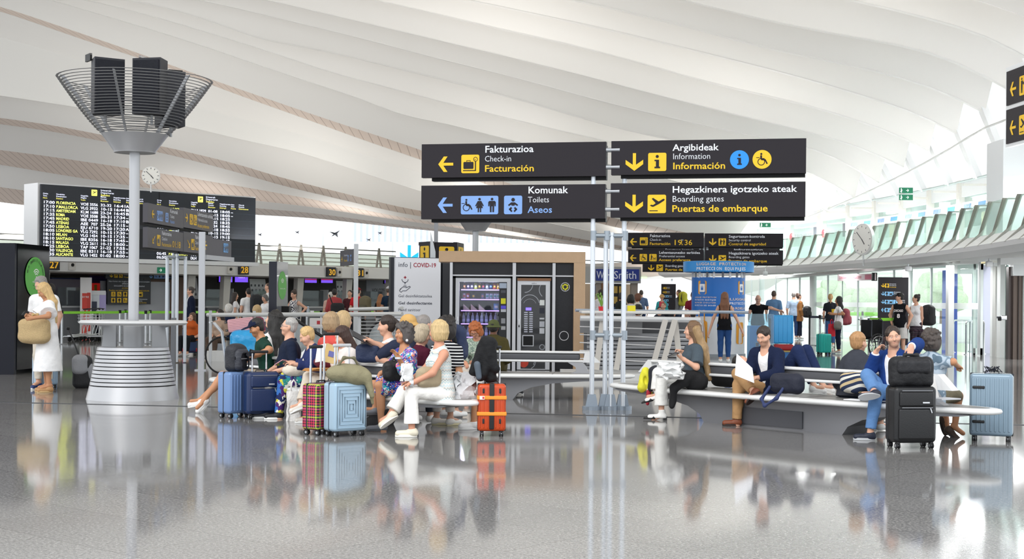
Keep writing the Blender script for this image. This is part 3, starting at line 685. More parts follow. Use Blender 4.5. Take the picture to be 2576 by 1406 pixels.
    if st != 'bald':
        T = Vol(h); big = {'curly':0.022,'afro':0.05,'bob':0.008,'short':0.0,'crop':-0.006,'wavy':0.01,'long':0.006,'pony':0.0,'bun':0.0,'thin':-0.009}.get(st,0)
        T.el(HP(0,-0.02,0.028), ((0.083+big)*hs,(0.100+big)*hs,(0.098+big)*hs), HR, 0.02)
        if st in ('bob','curly','wavy','afro'):
            for sg in (1,-1): T.el(HP(sg*(0.052+big*0.7),-0.022,-0.035), ((0.042+big*0.5)*hs,(0.066+big*0.6)*hs,(0.075+big)*hs), HR, 0.03)
            T.el(HP(0,-0.055,-0.04), (0.075*hs,(0.055+big)*hs,(0.07+big)*hs), HR, 0.03)
        else: T.el(HP(0,-0.045,-0.025), (0.068*hs,0.055*hs,0.06*hs), HR, 0.03)
        if st in ('long','wavy'):
            ln = {'long':0.33,'wavy':0.25}[st]
            bk = Nb-fc*0.085*s
            for sg in (-1,0,1):
                p0 = HP(sg*0.05,-0.06,-0.02); p1 = L_(bk+rs*sg*0.07*s-sp*0.0*s); p2 = L_(bk-fc*0.035*s+rs*sg*0.075*s-sp*ln*s)
                T.rc(p0, p1, 0.05*hs, 0.052*hs, 0.03); T.rc(p1, p2, 0.052*hs, 0.026*hs, 0.03)
            for sg in (1,-1): T.rc(HP(sg*0.066,0.0,-0.01), L_(Nb+rs*sg*0.085*s-fc*0.02*s-sp*0.05*s), 0.03*hs, 0.03*hs, 0.03)
        if st == 'pony':
            for sg in (0,): T.rc(HP(0,-0.12,0.05), HP(0,-0.16,-0.02), 0.026*hs, 0.034*hs, 0.02); T.rc(HP(0,-0.16,-0.02), HP(0,-0.15,-0.2), 0.034*hs, 0.014*hs, 0.02)
        if st == 'bun': T.el(HP(0,-0.085,0.105), (0.043*hs,)*3, None, 0.012)
        if not far:
            rg = random.Random(sum(map(ord,label))); bx, by, bz = 0.083+big, 0.100+big, 0.098+big
            if st == 'curly':
                for i in range(110):
                    d = V(rg.gauss(0,1),rg.gauss(0,1),rg.gauss(0,1)).normalized()
                    if d.y > 0.3 and d.z < 0.5: continue
                    lo = -0.075 if d.z < -0.2 else 0
                    T.el(HP(d.x*bx*1.0, -0.02+d.y*by*1.0, 0.028+d.z*bz+lo*0.5), (0.021*hs,)*3, None, 0.006)
            elif st != 'thin':
                n = 34; te = {'bob':118,'long':120,'wavy':120}.get(st,88)
                for i in range(n):
                    az = -165+330*i/(n-1)+rg.uniform(-4,4); ca, sa = math.cos(math.radians(az)), math.sin(math.radians(az)); t1 = te if abs(az) < 140 else 48; p = None
                    for j in range(5):
                        th = math.radians(12+(t1-12)*j/4); tw = rg.uniform(-.05,.05); ex_ = 0.012 if j == 4 else 0.0
                        q = HP((bx*math.sin(th)+0.0)*math.sin(math.radians(az)+tw), -0.02-by*math.sin(th)*math.cos(math.radians(az)+tw), 0.028+bz*math.cos(th)-(0.035 if st in ('bob','long','wavy') and j > 2 else 0)*(j-2))
                        if p is not None: T.rc(p, q, 0.0125*hs, (0.0125 if j < 4 else 0.006)*hs, 0.006)
                        p = q
        T.el(HP(0,0.088,-0.04), (0.078*hs,0.064*hs,(0.113 if st != 'thin' else 0.13)*hs), HR, 0.012, 's')
        T.el(HP(0,0.06,-0.12), (0.09*hs,0.09*hs,0.075*hs), HR, 0.012, 's')
        if st in ('short','crop','thin','pony','bun'):
            for sg in (1,-1): T.el(HP(sg*0.085,0.012,-0.03), (0.03*hs,0.034*hs,0.045*hs), HR, 0.01, 's')
        if st == 'thin': T.el(HP(0,0.075,0.1), (0.05*hs,0.07*hs,0.05*hs), HR, 0.015, 's')
        part('hair', T, hair_mat(hc), {'curly':0.008,'afro':0.01,'wavy':0.006}.get(st,0.0025))
    if glasses:
        G = MB()
        for sg in (1,-1):
            cc = V(*HP(sg*0.033,0.102,0.004)); G.tube([cc+hr*0.026*hs*math.cos(t*math.pi/8)+hu*0.019*hs*math.sin(t*math.pi/8) for t in range(16)], 0.0022, 6, True)
            G.tube([V(*HP(sg*0.058,0.1,0.008)), V(*HP(sg*0.08,0.05,0.01)), V(*HP(sg*0.082,-0.01,0.005))], 0.0025, 6)
        G.tube([V(*HP(-0.008,0.106,0.006)), V(*HP(0.008,0.106,0.006))], 0.0022, 6); G.build('glasses', mat(glasses,0.3,0.4), root)
    if hat:
        kd, hcq = hat; T = Vol(h)
        if kd == 'cap':
            T.el(HP(0,-0.008,0.035), (0.092*hs,0.112*hs,0.1*hs), HR, 0.02); T.cut(HP(0,0,0.045), A_(-hu)); T.el(HP(0,0.13,0.05), (0.078*hs,0.085*hs,0.012*hs), HR, 0.015)
        else:
            T.el(HP(0,-0.008,0.06), (0.096*hs,0.112*hs,0.085*hs), HR, 0.02); T.cut(HP(0,0,0.03), A_(-hu)); br = 0.145 if kd == 'bucket' else 0.17
            T.rc(HP(0,-0.005,0.05), HP(0,-0.005,0.005), 0.09*hs, br*hs, 0.02, 3)
            T.el(HP(0,-0.005,-0.03), (0.085*hs,0.105*hs,0.085*hs), HR, 0.004, 's')
        part('hat', T, cloth(hcq))
    if extra: extra(root, K, dict(Hc=Hc,hf=hf,hu=hu,hr=hr,Nb=Nb,Pc=Pc,sp=sp,fc=fc,rs=rs,f=f,r=r,HP=HP,O=base))
    return root, K
# ---------------------------------------------------------------- floor
def floor_mat():
    m = bpy.data.materials.new('polished granite'); m.use_nodes = True; nt = m.node_tree; b = nt.nodes['Principled BSDF']; L = nt.links.new
    tc = nt.nodes.new('ShaderNodeTexCoord'); mp = nt.nodes.new('ShaderNodeMapping'); mp.inputs['Rotation'].default_value = (0,0,math.radians(41))
    L(tc.outputs['Object'], mp.inputs[0])
    n1 = nt.nodes.new('ShaderNodeTexNoise'); n1.inputs['Scale'].default_value = 55; n1.inputs['Detail'].default_value = 3; L(tc.outputs['Object'], n1.inputs['Vector'])
    n2 = nt.nodes.new('ShaderNodeTexNoise'); n2.inputs['Scale'].default_value = 0.7; n2.inputs['Detail'].default_value = 2; L(mp.outputs[0], n2.inputs['Vector'])
    r1 = nt.nodes.new('ShaderNodeValToRGB'); r1.color_ramp.elements[0].position = 0.32; r1.color_ramp.elements[1].position = 0.68
    r1.color_ramp.elements[0].color = lin('#646364'); r1.color_ramp.elements[1].color = lin('#a8a6a3'); L(n1.outputs[0], r1.inputs[0])
    bk = nt.nodes.new('ShaderNodeTexBrick'); bk.inputs['Scale'].default_value = 1.0; bk.inputs['Brick Width'].default_value = 1.5; bk.inputs['Row Height'].default_value = 0.75
    bk.inputs['Mortar Size'].default_value = 0.004; bk.inputs['Color1'].default_value = (1,1,1,1); bk.inputs['Color2'].default_value = (0.86,0.86,0.87,1); bk.inputs['Mortar'].default_value = (0.5,0.5,0.5,1)
    L(mp.outputs[0], bk.inputs['Vector'])
    mx = nt.nodes.new('ShaderNodeMix'); mx.data_type = 'RGBA'; mx.blend_type = 'MULTIPLY'; mx.inputs['Factor'].default_value = 1
    L(r1.outputs[0], mx.inputs['A']); L(bk.outputs['Color'], mx.inputs['B'])
    L(mx.outputs['Result'], b.inputs['Base Color'])
    b.inputs['Roughness'].default_value = 0.07; b.inputs['IOR'].default_value = 1.55
    return m
fl = MB().grid([[(x,y,0) for x in (-60,-20,0,16)] for y in (-6,20,60,120)]).build('floor', floor_mat()); tag(fl, kind='structure')
og = MB().grid([[(x,y,-0.01) for x in (16,40,90)] for y in (-6,60,160)]).build('ground', mat('#c9c9c6',0.9)); tag(og, kind='structure')
# steel joint strips let into the floor
jb = MB(); A, B_ = V(-9,19.3,0.002), V(6,16.6,0.002)
d_ = (B_-A).normalized(); n_ = V(-d_.y,d_.x,0)
jb.box((A+B_)/2, ((B_-A).length,0.025,0.004), frame(V(0,0,1), d_) if False else Matrix((d_,n_,V(0,0,1))).transposed())
jb.box((A+B_)/2-n_*0.06, ((B_-A).length,0.012,0.004), Matrix((d_,n_,V(0,0,1))).transposed())
tag(jb.build('trim_1', mat('#4c4d50',0.35,0.6)), kind='structure')
# ---------------------------------------------------------------- the vaulted roof: ribs run across the hall, a cove between each two
CEIL = mat('#f4f2ee', 0.6); CEIL_G = mat('#efeeea', 0.6)
def wood_mat():
    m = bpy.data.materials.new('slatted timber'); m.use_nodes = True; nt = m.node_tree; b = nt.nodes['Principled BSDF']; L = nt.links.new
    tc = nt.nodes.new('ShaderNodeTexCoord'); w = nt.nodes.new('ShaderNodeTexWave'); w.wave_type = 'BANDS'; w.bands_direction = 'X'; w.inputs['Scale'].default_value = 0.8
    L(tc.outputs['Object'], w.inputs[0]); r = nt.nodes.new('ShaderNodeValToRGB'); r.color_ramp.elements[0].position = 0.01; r.color_ramp.elements[1].position = 0.03
    r.color_ramp.elements[0].color = lin('#b7a294'); r.color_ramp.elements[1].color = lin('#e6d5c8'); L(w.outputs[0], r.inputs[0]); L(r.outputs[0], b.inputs['Base Color'])
    b.inputs['Roughness'].default_value = 0.6; return m
WOODS = wood_mat()
RIBS = [ # distance, picture trace of the lower edge, what follows
 (33.6, [(2153,0),(2338,45),(2488,87),(2576,132),(2640,180)], 'cove'),
 (36.0, [(1728,0),(1888,42),(2083,82),(2338,125),(2433,165),(2520,212),(2548,228)], 'cove'),
 (38.5, [(1448,0),(1638,45),(1788,82),(1913,120),(2073,150),(2238,185),(2358,222),(2418,245),(2471,278)], 'cove'),
 (40.9, [(1183,0),(1300,26),(1488,65),(1638,100),(1818,145),(1988,187),(2188,245),(2298,280),(2363,305),(2398,329)], 'cove'),
 (43.3, [(949,0),(1288,80),(1438,112),(1638,165),(1788,210),(2038,265),(2163,305),(2238,327),(2288,350),(2335,378)], 'cove'),
 (45.6, [(676,0),(805,31),(1288,145),(1438,182),(1638,235),(1838,285),(1988,320),(2113,352),(2188,377),(2270,419)], 'cove'),
 (47.9, [(505,0),(550,10),(714,49),(924,100),(1099,147),(1300,196),(1538,262),(1788,320),(2025,365),(2133,405),(2210,460)], 'cove'),
 (50.2, [(320,0),(400,12),(490,40),(560,62),(620,85),(653,107),(725,110),(840,133),(1099,197),(1300,250),(1560,325),(2030,425),(2090,455),(2153,500)], 'cove'),
 (52.6, [(220,0),(400,45),(640,118),(854,190),(924,206),(1099,253),(1300,304),(1700,395),(2030,490),(2078,530)], 'cove'),
 (55.2, [(130,0),(270,42),(400,80),(557,131),(686,176),(749,197),(907,248),(959,265),(1004,295),(1057,299),(1099,304),(1204,332),(1300,356),(1700,455),(2000,545)], 'cove'),
 (58.0, [(0,15),(210,86),(375,143),(438,167),(540,203),(645,239),(819,299),(1060,377),(1240,447),(1500,540),(1800,600)], 'wood'),
 (60.3, [(0,27),(215,102),(438,175),(557,224),(749,292),(924,356),(1060,402),(1240,470),(1500,562),(1800,620)], 'cove'),
 (63.0, [(0,92),(200,150),(490,268),(749,335),(924,390),(1100,450),(1400,545),(1700,610)], 'flank'),
 (63.6, [(0,240),(230,275),(460,315),(600,350),(750,382),(1060,482),(1200,525),(1500,585)], 'cove'),
 (66.5, [(0,296),(135,315),(270,342),(420,370),(600,413),(700,445),(1000,520),(1400,590)], 'wood'),
 (68.5, [(0,312),(135,331),(270,358),(420,387),(600,434),(700,465),(1000,535),(1400,600)], 'cove'),
 (72.5, [(0,377),(135,395),(330,424),(600,468),(780,500),(1000,545),(1400,605)], 'wood'),
 (76.0, [(0,414),(135,437),(330,468),(600,500),(780,520),(1000,553),(1400,608)], 'cove'),
 (79.0, [(0,470),(70,481),(330,505),(600,520),(780,535),(1000,565),(1400,610)], 'wood'),
 (82.0, [(0,508),(70,518),(330,530),(600,538),(780,548),(1000,572),(1400,612)], 'end')]
def gt(Y): return 11.39-0.0055*(Y-39)**2          # the gallery's curve on plan
def rib_curve(Y, pts, n=64):
    q = [P(x,y,Y) for x,y in pts]; X = np.array([p.x for p in q]); Z = np.array([p.z for p in q])
    o = np.argsort(X); X, Z = X[o], Z[o]; xr = min(gt(Y)+1.3, 12.7) if X[-1] > 9 else max(X[-1],9.0); xs = np.linspace(-34, xr, n)
    z = np.interp(xs, X, Z); m0 = min((Z[-1]-Z[0])/(X[-1]-X[0]), -0.02); sl = (Z[1]-Z[0])/(X[1]-X[0])
    z = np.where(xs < X[0], Z[0]+np.clip(sl,-0.3,-0.02)*(xs-X[0])*0.75, z); sr = (Z[-1]-Z[-2])/(X[-1]-X[-2])
    z = np.where(xs > X[-1], Z[-1]+sr*(xs-X[-1]), z)
    for _ in range(2): z[1:-1] = (z[:-2]+2*z[1:-1]+z[2:])/4
    return xs, z
ceil = struct('ceiling'); ceil['kind'] = 'structure'
for i, (Y, pts, kd) in enumerate(RIBS[:-1]):
    xa, za = rib_curve(Y, pts); Y2, p2, k2 = RIBS[i+1]; xb, zb = rib_curve(Y2, p2)
    L_ = lambda yy, t, dz: [(xa[j]*(1-t)+xb[j]*t, yy, za[j]*(1-t)+zb[j]*t+dz) for j in range(len(xa))]
    if kd == 'wood':
        MB().grid([[(xa[j],Y,za[j]) for j in range(64)], [(xb[j],Y2,zb[j]) for j in range(64)]]).build('timber_strip', WOODS, ceil); continue
    if kd == 'flank':
        MB().grid([[(xa[j],Y,za[j]) for j in range(64)], [(xb[j],Y2,zb[j]) for j in range(64)]]).build('vault_rib', CEIL_G, ceil); continue
    g = Y2-Y; dp = 1.9 if i < 10 else 0.7
    fw = 0.16
    MB().grid([L_(Y-0.02,0,0.35), L_(Y-0.02,0,0), L_(Y+fw,0.0,0.0), L_(Y+fw+0.03,0.0,0.05)]).build('vault_rib', CEIL_G, ceil, angle=30)
    rows = [L_(Y+fw+0.02,0.02,0.04), L_(Y+fw+0.06,0.05,dp*0.9)]
    for t in (0.12,0.2,0.3,0.42,0.55,0.7,0.85,1.0):
        rows.append(L_(Y+g*t, t, dp*(1-t**1.7)))
    MB().grid(rows).build('vault_shell', CEIL, ceil, angle=50)
# the part of the roof above and behind the viewpoint, same ribs repeated
xs0, zs0 = rib_curve(33.6, RIBS[0][1])
rows = []
for k in range(9):
    Y = 33.6-2.4*(k+1); rows += [[(xs0[j],Y+2.35,zs0[j]) for j in range(64)], [(xs0[j],Y+2.2,zs0[j]+0.9) for j in range(64)], [(xs0[j],Y+1.0,zs0[j]+0.7) for j in range(64)], [(xs0[j],Y,zs0[j]) for j in range(64)]]
MB().grid(rows).build('vault_shell', CEIL, ceil, angle=30)
# ---------------------------------------------------------------- right side: struts, upper glazing, gallery, ground floor
wr = struct('wall_right'); WP = mat('#f3f4f4', 0.5); WPG = mat('#e6e8e8',0.5)
sb = []
YS = [33.6,36.0,38.5,40.9,43.3,45.6,47.9,50.2,52.6,55.2]
for Y in YS:
    x1 = gt(Y)+1.95; zf = 6.6-max(0,(Y-38.5))*0.105
    b = MB(); top = V(gt(Y)+0.25, Y+0.1, zf+2.6); bot = V(x1, Y+0.1, 5.0); d = (top-bot).normalized()
    b.box((top+bot)/2, (0.16,0.34,(top-bot).length), Matrix((V(d.z,0,-d.x),V(0,1,0),d)).transposed()); b.box((top+bot)/2+V(0.16,0.30,0), (0.10,0.12,(top-bot).length), Matrix((V(d.z,0,-d.x),V(0,1,0),d)).transposed())
    b.build('strut', WP, wr, smooth=False)
rows = [[(gt(Y)+1.95,Y,4.98), (gt(Y)+1.5,Y,6.3-max(0,Y-38.5)*0.08), (gt(Y)+0.75,Y,7.8-max(0,Y-38.5)*0.1), (gt(Y)+0.2,Y,9.3-max(0,Y-38.5)*0.1)] for Y in np.linspace(29,58,30)]
MB().grid([[(x+0.35,y,z) for x,y,z in r] for r in rows]).build('upper_panel', glass('#ffffff',0.72,0.3), wr)
# glazing triangles between the struts, given a white glow for the bright sky
for Y in (35.0,37.4,39.8,42.2):
    p = MB(); zc = 6.25-max(0,Y-38.5)*0.1; xx = gt(Y)+1.72
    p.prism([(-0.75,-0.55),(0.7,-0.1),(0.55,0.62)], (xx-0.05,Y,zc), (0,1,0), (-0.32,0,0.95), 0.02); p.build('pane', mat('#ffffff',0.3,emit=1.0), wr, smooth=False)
rd = MB(); rd.tube([V(gt(Y)+1.2,Y,6.1-max(0,Y-38.5)*0.09) for Y in np.linspace(30,57,24)], 0.03, 6); rd.build('tie_rod', mat('#d9d9d6',0.4,0.3), wr)
cols = [31.6,34.4,37.2,39.9,42.5,45.1,47.6,50.1,52.6,55.4,58.6,62]
GLW = glass('#dcebe7',0.22,.02,1.2)
MB().grid([[(gt(Y)+1.95,Y,4.98) for Y in np.linspace(29,66,40)], [(gt(Y)+1.95,Y,4.55) for Y in np.linspace(29,66,40)], [(gt(Y)+2.1,Y,4.55) for Y in np.linspace(29,66,40)]]).build('trim_2', WP, wr)
rail = MB(); rail.tube([V(gt(Y)+1.9,Y,5.0) for Y in np.linspace(29,66,30)], 0.035, 6); rail.build('gutter', mat('#b9c7c4',0.4), wr)
for i, Y in enumerate(cols):
    b = MB(); b.box((gt(Y)+2.05,Y,3.8), (0.32,0.30,2.5)); b.box((gt(Y)+1.6,Y-0.02,4.72),(0.9,0.06,0.06)); b.build('column', mat('#ece9e2',0.5), wr, smooth=False)
    if i+1 < len(cols):
        Y2 = cols[i+1]
        w = MB(); w.add([(gt(Y)+2.05,Y,2.75),(gt(Y2)+2.05,Y2,2.75),(gt(Y2)+2.05,Y2,4.55),(gt(Y)+2.05,Y,4.55)], [(0,1,2,3)]); w_ = w.build('window_%d'%(i+1), GLW); tag(w_, kind='structure')
        # frosted lower band of each pane
        MB().add([(gt(Y)+2.02,Y+.16,2.8),(gt(Y2)+2.02,Y2-.16,2.8),(gt(Y2)+2.02,Y2-.16,3.65),(gt(Y)+2.02,Y+.16,3.65)], [(0,1,2,3)]).build('pane', glass('#e8f0ef',0.65), w_)
# rooms behind the gallery windows
rm = MB()
rm.grid([[(gt(Y)+5.2,Y,2.7) for Y in np.linspace(29,66,20)], [(gt(Y)+5.2,Y,5.0) for Y in np.linspace(29,66,20)]]); rm.build('partition', mat('#dfe7e4',0.6), wr)
MB().grid([[(gt(Y)+2.1,Y,4.75) for Y in np.linspace(29,66,20)], [(gt(Y)+5.2,Y,4.75) for Y in np.linspace(29,66,20)]]).build('ceiling_panel', mat('#eef1ef',0.6), wr)
for k, (Y, c, w_) in enumerate(((33.2,'#7f98a3',1.1),(36.0,'#c5ccd0',0.9),(38.6,'#8fa6b0',1.0),(40.8,'#b98a8a',0.7),(43.5,'#9fb6b4',1.2),(46.2,'#c9b58c',0.8),(49.0,'#a6bcc6',1.0),(51.6,'#c8cfd0',1.2),(54.0,'#b9a37b',0.7))):
    MB().rbox((gt(Y)+4.4,Y,3.55),(0.5,w_,1.7),0.03).build('cabinet', mat(c,0.6), wr)
for k, Y in enumerate((34.5,37.5,41,44.5,48,52)):
    tag(MB().box((gt(Y)+3.4,Y,4.70),(0.25,1.3,0.06)).build('strip_light', mat('#ffffff',0.5,emit=3.0)), 'white ceiling strip light in the room behind the gallery windows', 'ceiling light', 'strip lights in the gallery rooms')
for Y in range(31,64,4):  # fill lights added in the rooms and over the walkway to brighten both
    l = bpy.data.lights.new('gallery_fill','AREA'); l.shape = 'RECTANGLE'; l.size = .4; l.size_y = 2.0; l.energy = 60
    o = bpy.data.objects.new('gallery_fill', l); COL.objects.link(o); o.location = (gt(Y)+3.4,Y,4.66); l2 = o.copy(); COL.objects.link(l2); l2.location = (gt(Y)+1.2,Y,4.5)
for Y in range(34,66,5):  # unseen fill lights added under the soffit to brighten the piers
    l = bpy.data.lights.new('soffit_fill','AREA'); l.shape = 'RECTANGLE'; l.size = .4; l.size_y = 2.5; l.energy = 55
    o = bpy.data.objects.new('soffit_fill', l); COL.objects.link(o); o.location = (gt(Y)+.5,Y,2.45)
# gallery slab, parapet and soffit
gs = struct('wall_gallery'); NY = np.linspace(27.5,66,48)
MB().grid([[(13.6 if Y < 54 else gt(Y)+3.2,Y,2.62) for Y in NY], [(gt(Y)-0.35,Y,2.50) for Y in NY]]).build('soffit', mat('#d9dad9',0.6), gs)
MB().grid([[(gt(Y)-0.35,Y,2.50) for Y in NY], [(gt(Y)-0.62,Y,2.62) for Y in NY], [(gt(Y)-0.66,Y,2.72) for Y in NY], [(gt(Y)-0.30,Y,2.98) for Y in NY], [(gt(Y)-0.18,Y,2.98) for Y in NY], [(gt(Y)-0.18,Y,2.72) for Y in NY],[(13.6 if Y < 54 else gt(Y)+3.2,Y,2.72) for Y in NY]]).build('parapet', mat('#f6f6f6',0.4), gs, angle=30)
FIN = mat('#77756c',0.45,0.4); FINL = mat('#a3a19a',0.45,0.3)
YF = [28.6+1.2*k for k in range(26)]
gl = thing('glass_balustrade', 'long curved glass balustrade with leaning grey metal posts along the upper gallery', 'balustrade', (gt(40)-0.3,40,2.98))
for Y in YF:
    b = MB(); b.prism([(-0.30,0.0),(-0.23,0.0),(0.05,0.82),(-0.06,0.82)], (gt(Y)-0.05,Y,2.96), (1,0,0), (0,0,1), 0.07); b.prism([(-0.06,0.80),(0.22,0.80),(0.22,0.83),(-0.06,0.83)], (gt(Y)-0.05,Y,2.96), (1,0,0), (0,0,1), 0.06)
    o = b.build('post', FIN, gl, world=True, smooth=False)
    MB().prism([(-0.66,-0.26),(-0.24,0.02),(-0.2,0.20),(-0.32,0.06)], (gt(Y)-0.02,Y,2.96), (1,0,0), (0,0,1), 0.09).build('bracket', FINL, o, world=True, smooth=False)
for a, c in zip(YF[:-1], YF[1:]):
    MB().prism([(0,0),(1,0),(1,1),(0,1)], (gt(a)-0.30,a+.03,2.98), (gt(c)-gt(a),c-a-.06,0), (0.26,0,0.8), 0.012).build('glass_panel', glass('#e6f2ee',0.22,0.05,1.1), gl, world=True, smooth=False)
# ground floor under the gallery
gf = struct('wall_ground'); WG = glass('#e2f0ea',0.10,0.01,1.25)
for k, (a, c) in enumerate(((38.6,43),(43,47),(47,51.5),(51.5,56),(56,61),(61,66),(66,72),(72,80))):
    xa, xc = 12.6-0.02*max(0,a-44), 12.6-0.02*max(0,c-44)
    w = MB().add([(xa,a,0.05),(xc,c,0.05),(xc,c,2.5),(xa,a,2.5)], [(0,1,2,3)]).build('window_%d'%(20+k), WG); tag(w, kind='structure')
    MB().box((xa,a,1.28),(0.06,0.07,2.5)).build('window_frame', mat('#cfd3d3',0.4,0.3), w, smooth=False)
    if k % 2 == 1: MB().box(((xa+xc)/2,(a+c)/2,1.28),(0.03,0.05,2.5)).build('mullion', mat('#aab4b2',0.4,0.3), w, smooth=False)
    MB().add([(xa-.01,a+.1,1.25),(xc-.01,c-.1,1.25),(xc-.01,c-.1,1.42),(xa-.01,a+.1,1.42)], [(0,1,2,3)]).build('frosted_band', glass('#eef2f2',0.7), w)
MB().box((12.3,52,2.53),(0.5,27,0.10)).build('header', mat('#e3e4e3',0.5), gf, smooth=False)
for Y in (44.2,58,70): MB().cyl((12.2,Y,0),(12.2,Y,2.55),0.14,n=16).build('column', mat('#d6dad9',0.4), gf)
# white piers and doors beside the lift
def pier(px0, px1, D, z0, z1, m, dep=0.25, par=gf, nm='pier', y=764):
    a, c = P(px0,y,D), P(px1,y,D); MB().box(((a.x+c.x)/2,D+dep/2,(z0+z1)/2),(abs(c.x-a.x),dep,z1-z0)).build(nm, m, par, smooth=False)
WD = mat('#eef0f0',0.45)
pier(2386,2400,39.2,0,2.5,mat('#d9dcda',0.5)); pier(2400,2449,40.5,2.25,2.55,WD)
pier(2475,2499,40.6,0,2.5,mat('#dcdcf0',0.6),nm='wall_panel'); pier(2452,2475,40.6,0,2.5,mat('#cfcfe6',0.6),nm='wall_panel')
d1 = MB(); a = P(2449,764,39.4); d1.box((a.x+0.22,39.4,1.25),(0.07,0.07,2.5)); d1.box((a.x+0.22-.2,39.4,1.25),(0.06,0.07,2.5)); d1.box((a.x+0.12,39.4,0.09),(0.26,0.07,0.18)); d1.box((a.x+0.12,39.4,2.42),(0.26,0.07,0.16))
o = d1.build('door_1', WD, smooth=False); tag(o, kind='structure'); MB().box((a.x+0.12,39.42,1.25),(0.2,0.02,2.3)).build('pane', glass('#e2e9e8',0.5), o)
pier(2499,2516,38.2,0,2.5,WD); pier(2516,2533,37.4,0,2.5,mat('#e4e8e6',0.5)); pier(2504,2508,38.0,0,2.4,mat('#b8b8b4',0.4))
# lift with steel jambs
lf = struct('door_2'); lf['kind'] = 'structure'
pier(2537,2549,36.4,0,2.35,mat('#4f4745',0.3,0.6),par=lf,nm='door_frame'); pier(2549,2576,36.3,0,2.12,mat('#5d524b',0.32,0.6),dep=0.3,par=lf,nm='door_leaf'); pier(2562,2563.5,36.25,0,2.12,mat('#2e2826',0.4),dep=0.05,par=lf,nm='door_gap')
pier(2549,2576,36.2,2.12,2.4,mat('#cfd2d2',0.35,0.3),par=lf,nm='door_head'); pier(2576,2640,36.2,0,2.6,mat('#dfe6e3',0.5))
pier(2530,2537,36.6,0,2.4,glass('#cfe3dc',0.5),par=lf,nm='glass_panel',dep=0.05); pier(2516,2580,36.15,2.4,2.62,WD)
# white wall above, beside the gallery
pier(2521,2640,34.6,2.98,5.4,mat('#eef1f3',0.5),dep=1.2,nm='wall_panel')
# blue pillar and things outside the glass
tag(MB().box((15.6,51,1.3),(0.42,0.42,2.6)).build('pillar', mat('#1248b8',0.5), smooth=False), kind='structure')
for k, (x, y, s_, c) in enumerate(((24,60,2.2,'#c6d6b8'),(27,75,2.8,'#c6d6b8'),(22,90,2.4,'#c6d6b8'),(30,100,3.4,'#c6d6b8'),(26,118,3.2,'#c6d6b8'))):  # foliage colour paled to stand in for the strong outdoor light
    s_ *= .55; t = thing('tree', ['round green tree nearest beyond the glass doors','broad green tree second beyond the glass doors','pale green tree between the two taller trees outside','tall green tree standing far outside the glass','faint green tree farthest outside the glass'][k], 'tree', (x,y,0), 0, None)
    b = MB(); rng = random.Random(k)
    for _ in range(14): b.ball((rng.uniform(-1,1)*s_*0.6, rng.uniform(-1,1)*s_*0.6, s_*1.2+rng.uniform(-1,1)*s_*0.45), s_*0.42, n=10)
    b.build('foliage', mat(c,0.9,bump=1,bscale=6,var=0.3), t); MB().cyl((0,0,0),(0,0,s_),0.12,0.08).build('trunk', mat('#6d5a48',0.9), t)
# ---------------------------------------------------------------- far side: check-in hall under the canopy, glazed far wall
CA, CB = V(-21.5,44.6,0), V(-3.2,66.2,0)            # line of the check-in canopy on plan
cd = (CB-CA).normalized(); cn = V(cd.y,-cd.x,0)      # cn points into the hall
cR = Matrix((cd,cn,V(0,0,1))).transposed()
wl = struct('wall_left')
def along(px, off=0.0):
    """point of the check-in line (moved off metres into the hall) seen at column px"""
    a, _ = ray(px, 755); o = CA+cn*off; t = (a*o.y-o.x)/(cd.x-a*cd.y); return o+cd*t
def cbox(nm, px, off, z, size, m, par=wl, **k): return MB().box(along(px,off)+V(0,0,z), size, cR).build(nm, m, par, smooth=False, **k)
cl = (CB-CA).length; cm = (CA+CB)/2
MB().box(cm+V(0,0,2.52), (cl+8,0.5,0.46), cR).build('canopy_beam', mat('#e6e6e4',0.5), wl, smooth=False)
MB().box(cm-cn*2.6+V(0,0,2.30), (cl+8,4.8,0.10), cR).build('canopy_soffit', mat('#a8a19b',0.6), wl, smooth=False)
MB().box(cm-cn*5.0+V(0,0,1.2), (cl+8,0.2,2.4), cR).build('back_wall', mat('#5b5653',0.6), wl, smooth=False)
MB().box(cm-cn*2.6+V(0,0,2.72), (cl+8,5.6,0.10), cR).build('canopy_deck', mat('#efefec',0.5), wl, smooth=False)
for px in (100,470,560,745,868,975): # leaning white canopy legs
    p = along(px,-0.4); MB().prism([(-0.12,0),(0.12,0),(0.34,2.4),(-0.02,2.4)], p, cd, V(0,0,1), 0.25).build('canopy_leg', mat('#c9c6c0',0.5), wl, smooth=False)
MB().box(cm-cn*5.6+V(0,0,3.15), (cl+8,0.02,0.85), cR).build('upper_band', glass('#f2f6ee',.4,.1,1.2), wl, smooth=False)
for k in range(3): MB().box(cm-cn*(5.3-0.1*k)+V(0,0,2.95+0.19*k), (cl+8,0.08,0.05), cR).build('louvre', mat('#bfc3ba',0.5), wl, smooth=False)
MB().box(V(-27,46,4.1), (12,1.2,1.1), cR).build('duct_box', mat('#d6d6d2',0.6), wl, smooth=False)
MB().box(V(-27.5,45,3.1), (12,0.6,0.5), cR).build('ledge', mat('#aeb2a8',0.6), wl, smooth=False)
